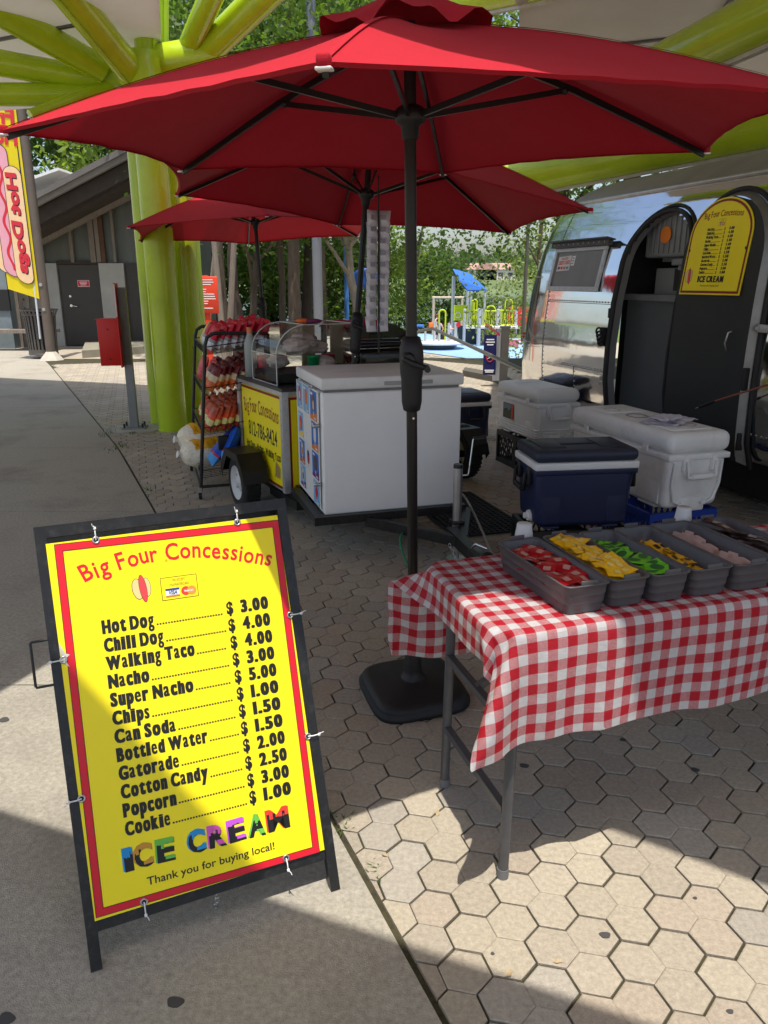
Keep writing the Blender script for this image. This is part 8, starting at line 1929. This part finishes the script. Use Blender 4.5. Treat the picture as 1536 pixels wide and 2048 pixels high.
tree('wider brown trunked tree in the middle of the row', tx(586, 18), 18, 7, .16, (.4, 0, 6.3), (3.0, 2.8, 3.2), 9000, .075, MG, seed=5)
tree('leaning dark tree just left of the grey lamp post', tx(604, 21.5), 21.5, 7, .16, (.6, 0, 6.4), (3.0, 2.6, 3.4), 8500, .08, DG, lean=(.7, 0), bm=bark_d, seed=6)
tree('pale curved trunk tree right of the grey lamp post', tx(722, 20), 20, 5.5, .13, (-1.2, 0, 5.4), (2.6, 2.4, 2.7), 8500, .075, MG, lean=(-.85, 0), bend=.12, bm=bark_l, seed=7)
tree('leafy tree whose drooping branches hang left of the trailer', tx(1118, 17.5), 17.5, 6.5, .17, (-1.2, .4, 5.3), (3.1, 2.4, 2.7), 17000, .050, MG, seed=8, droop=.8, bm=bark_d, n_cl=60)
tree('tree standing directly behind the silver trailer roof', tx(1212, 15.5), 15.5, 7, .16, (.8, .6, 6.2), (3.6, 2.4, 2.6), 13000, .06, YG, lean=(.6, 0), seed=9, bm=bark_d)
tree('bright tree behind the right end of the trailer', tx(1480, 17), 17, 7, .18, (0, .6, 6.6), (4.0, 2.4, 3.0), 10000, .075, YG, seed=10)
tree('airy pale green willow beside the river right of the play structure', tx(1075, 27), 27, 6, .14, (0, 0, 4.2), (2.4, 2.2, 3.6), 6000, .07, PG, seed=11, droop=1.2, hollow=.2)
tree('tall bright tree seen above the hub of the green steel tree', tx(440, 27), 27, 11, .22, (0, 0, 10.5), (5.2, 3.2, 4.2), 9500, .14, YG, seed=12)
tree('tall yellow green tree seen above the front parasol vent', tx(640, 29), 29, 11, .24, (0, 0, 11), (5.2, 3.2, 4.6), 9500, .14, YG, seed=13)
tree('tall tree seen between the vent and the grey roof panel', tx(822, 31), 31, 11, .24, (0, 0, 11), (5.0, 3.2, 4.8), 8000, .15, YG, seed=14)
tree('big dark tree rising behind the barn roof', tx(150, 34), 34, 10, .26, (0, 0, 8.5), (6.0, 3.2, 5.5), 9500, .16, DG, seed=15)
tree('dark tree at the left picture edge behind the barn', tx(-40, 33), 33, 10, .26, (0, 0, 8.5), (5.0, 3.2, 5.0), 6500, .16, DG, seed=16)
tree('green tree behind the lime columns right of the barn', tx(330, 30), 30, 9, .22, (0, 0, 6.5), (4.2, 3.0, 5.0), 7500, .15, YG, seed=17)
tree('round tree behind the middle trunks of the row', tx(540, 33), 33, 8, .2, (0, 0, 5.5), (4.6, 3.0, 4.6), 6500, .13, YG, seed=18)
tree('round tree behind the curved pale trunk', tx(700, 34), 34, 8, .2, (0, 0, 5.5), (4.4, 3.0, 4.6), 6500, .13, YG, seed=19)
def bush(label, px, Y, rad, n_leaf, size, base, seed):
    size = size * (1.5 if Y > 50 else 1); t = thing('bush', label, 'bush', (tx(px, Y), Y, -1.95 if Y > 50 else -.1), 0, 'bushes beyond the playground'); rg = random.Random(seed)
    b = MB(bark_d)
    for k in range(5): a = k * 1.3; b.tube([(0, 0, 0), (math.cos(a) * rad[0] * .3, math.sin(a) * rad[1] * .3, rad[2] * .8), (math.cos(a) * rad[0] * .55, math.sin(a) * rad[1] * .5, rad[2] * 1.4)], [.05, .035, .012], 6)
    b.build('stems', t); crown(t, (0, 0, rad[2] * .95), rad, n_leaf, size, base, rg, 34, hollow=.3)
for i, (lab, px, Y, rad, n_, sz, bs) in enumerate((('green bush behind the timber tripod', 440, 31, (3.0, 1.8, 1.9), 5500, .11, MG), ('bright green bush behind the slender trunks', 550, 32, (3.0, 1.8, 2.0), 5500, .11, YG), ('mid green bush behind the lamp post', 640, 30, (2.6, 1.8, 1.7), 5500, .10, MG),
        ('bright bush behind the blue play post', 720, 31, (2.4, 1.8, 1.8), 5000, .10, YG), ('tall yellow green bush right of the hanging strip', 795, 56, (3.85, 3.15, 3.82), 5500, .11, YG), ('dark bush behind the tan swing frame', 870, 56, (4.02, 3.15, 2.83), 5500, .10, DG), ('light green bush behind the blue roofed structure', 945, 56, (2.88, 2.55, 1.3), 3800, .10, MG), ('pale green bush at the river edge left of the trailer', 1035, 56, (2.6, 2.0, 1.2), 3800, .10, PG))):
    bush(lab, px, Y, rad, n_, sz, bs, 40 + i)
# far bank: houses and woodland
fw = MB(leaf_m); fw.tone = []; rg = random.Random(77)
for i in range(26000):
    x = rg.uniform(-260, 330); yb = rg.uniform(352, 460); h = (2 + (yb - 345) * .06) + abs(rg.gauss(0, 1)) * 7 * (.45 + .55 * abs(noise.noise(Vector((x * .03, yb * .02, 0)))) * 2)
    a = rg.uniform(.8, 1.8); nn = Vector((rg.gauss(0, 1), rg.gauss(0, 1), rg.gauss(0, 1))).normalized(); xx = nn.orthogonal().normalized(); yy = nn.cross(xx); p0 = Vector((x, yb, h))
    fw.add([p0 - xx * a, p0 - yy * a, p0 + xx * a, p0 + yy * a], [(0, 1, 2, 3)]); k = rg.uniform(.7, 1.3); fw.tone.append((.07 * k, .115 * k, .045 * k))
tag(fw.build('far_wood'), kind='stuff')
for i, (px, w_, lab) in enumerate(((962, 13, 'red roofed house on the far river bank, left of two'), (990, 17, 'wider red roofed house on the far river bank'))):
    o = at_y(px, 555, 348); hs = thing('house', lab, 'house', (o.x, 346, 2.0))
    b = MB(M('house_wall', srgb(215, 205, 198), .8)); b.box((0, 4, 2.2), (w_, 8, 4.4)); b.build('wall', hs)
    b = MB(M('house_roof', srgb(168, 134, 124), .8)); b.add([(-w_ / 2 - .6, -.6, 4.4), (w_ / 2 + .6, -.6, 4.4), (w_ / 2 - 2, 4, 7.2), (-w_ / 2 + 2, 4, 7.2), (-w_ / 2 - .6, 8.6, 4.4), (w_ / 2 + .6, 8.6, 4.4)], [(0, 1, 2, 3), (3, 2, 5, 4), (0, 3, 4), (1, 5, 2)]); b.build('roof', hs)  # roof red paled in its colour to stand in for distance haze
    for k in range(4):
        b = MB(M('house_glass', (.05, .06, .08), .2)); b.box((-w_ / 2 + w_ * (k + .5) / 4, -.04, 2.4), (w_ * .12, .06, 1.6)); b.build('window', hs)
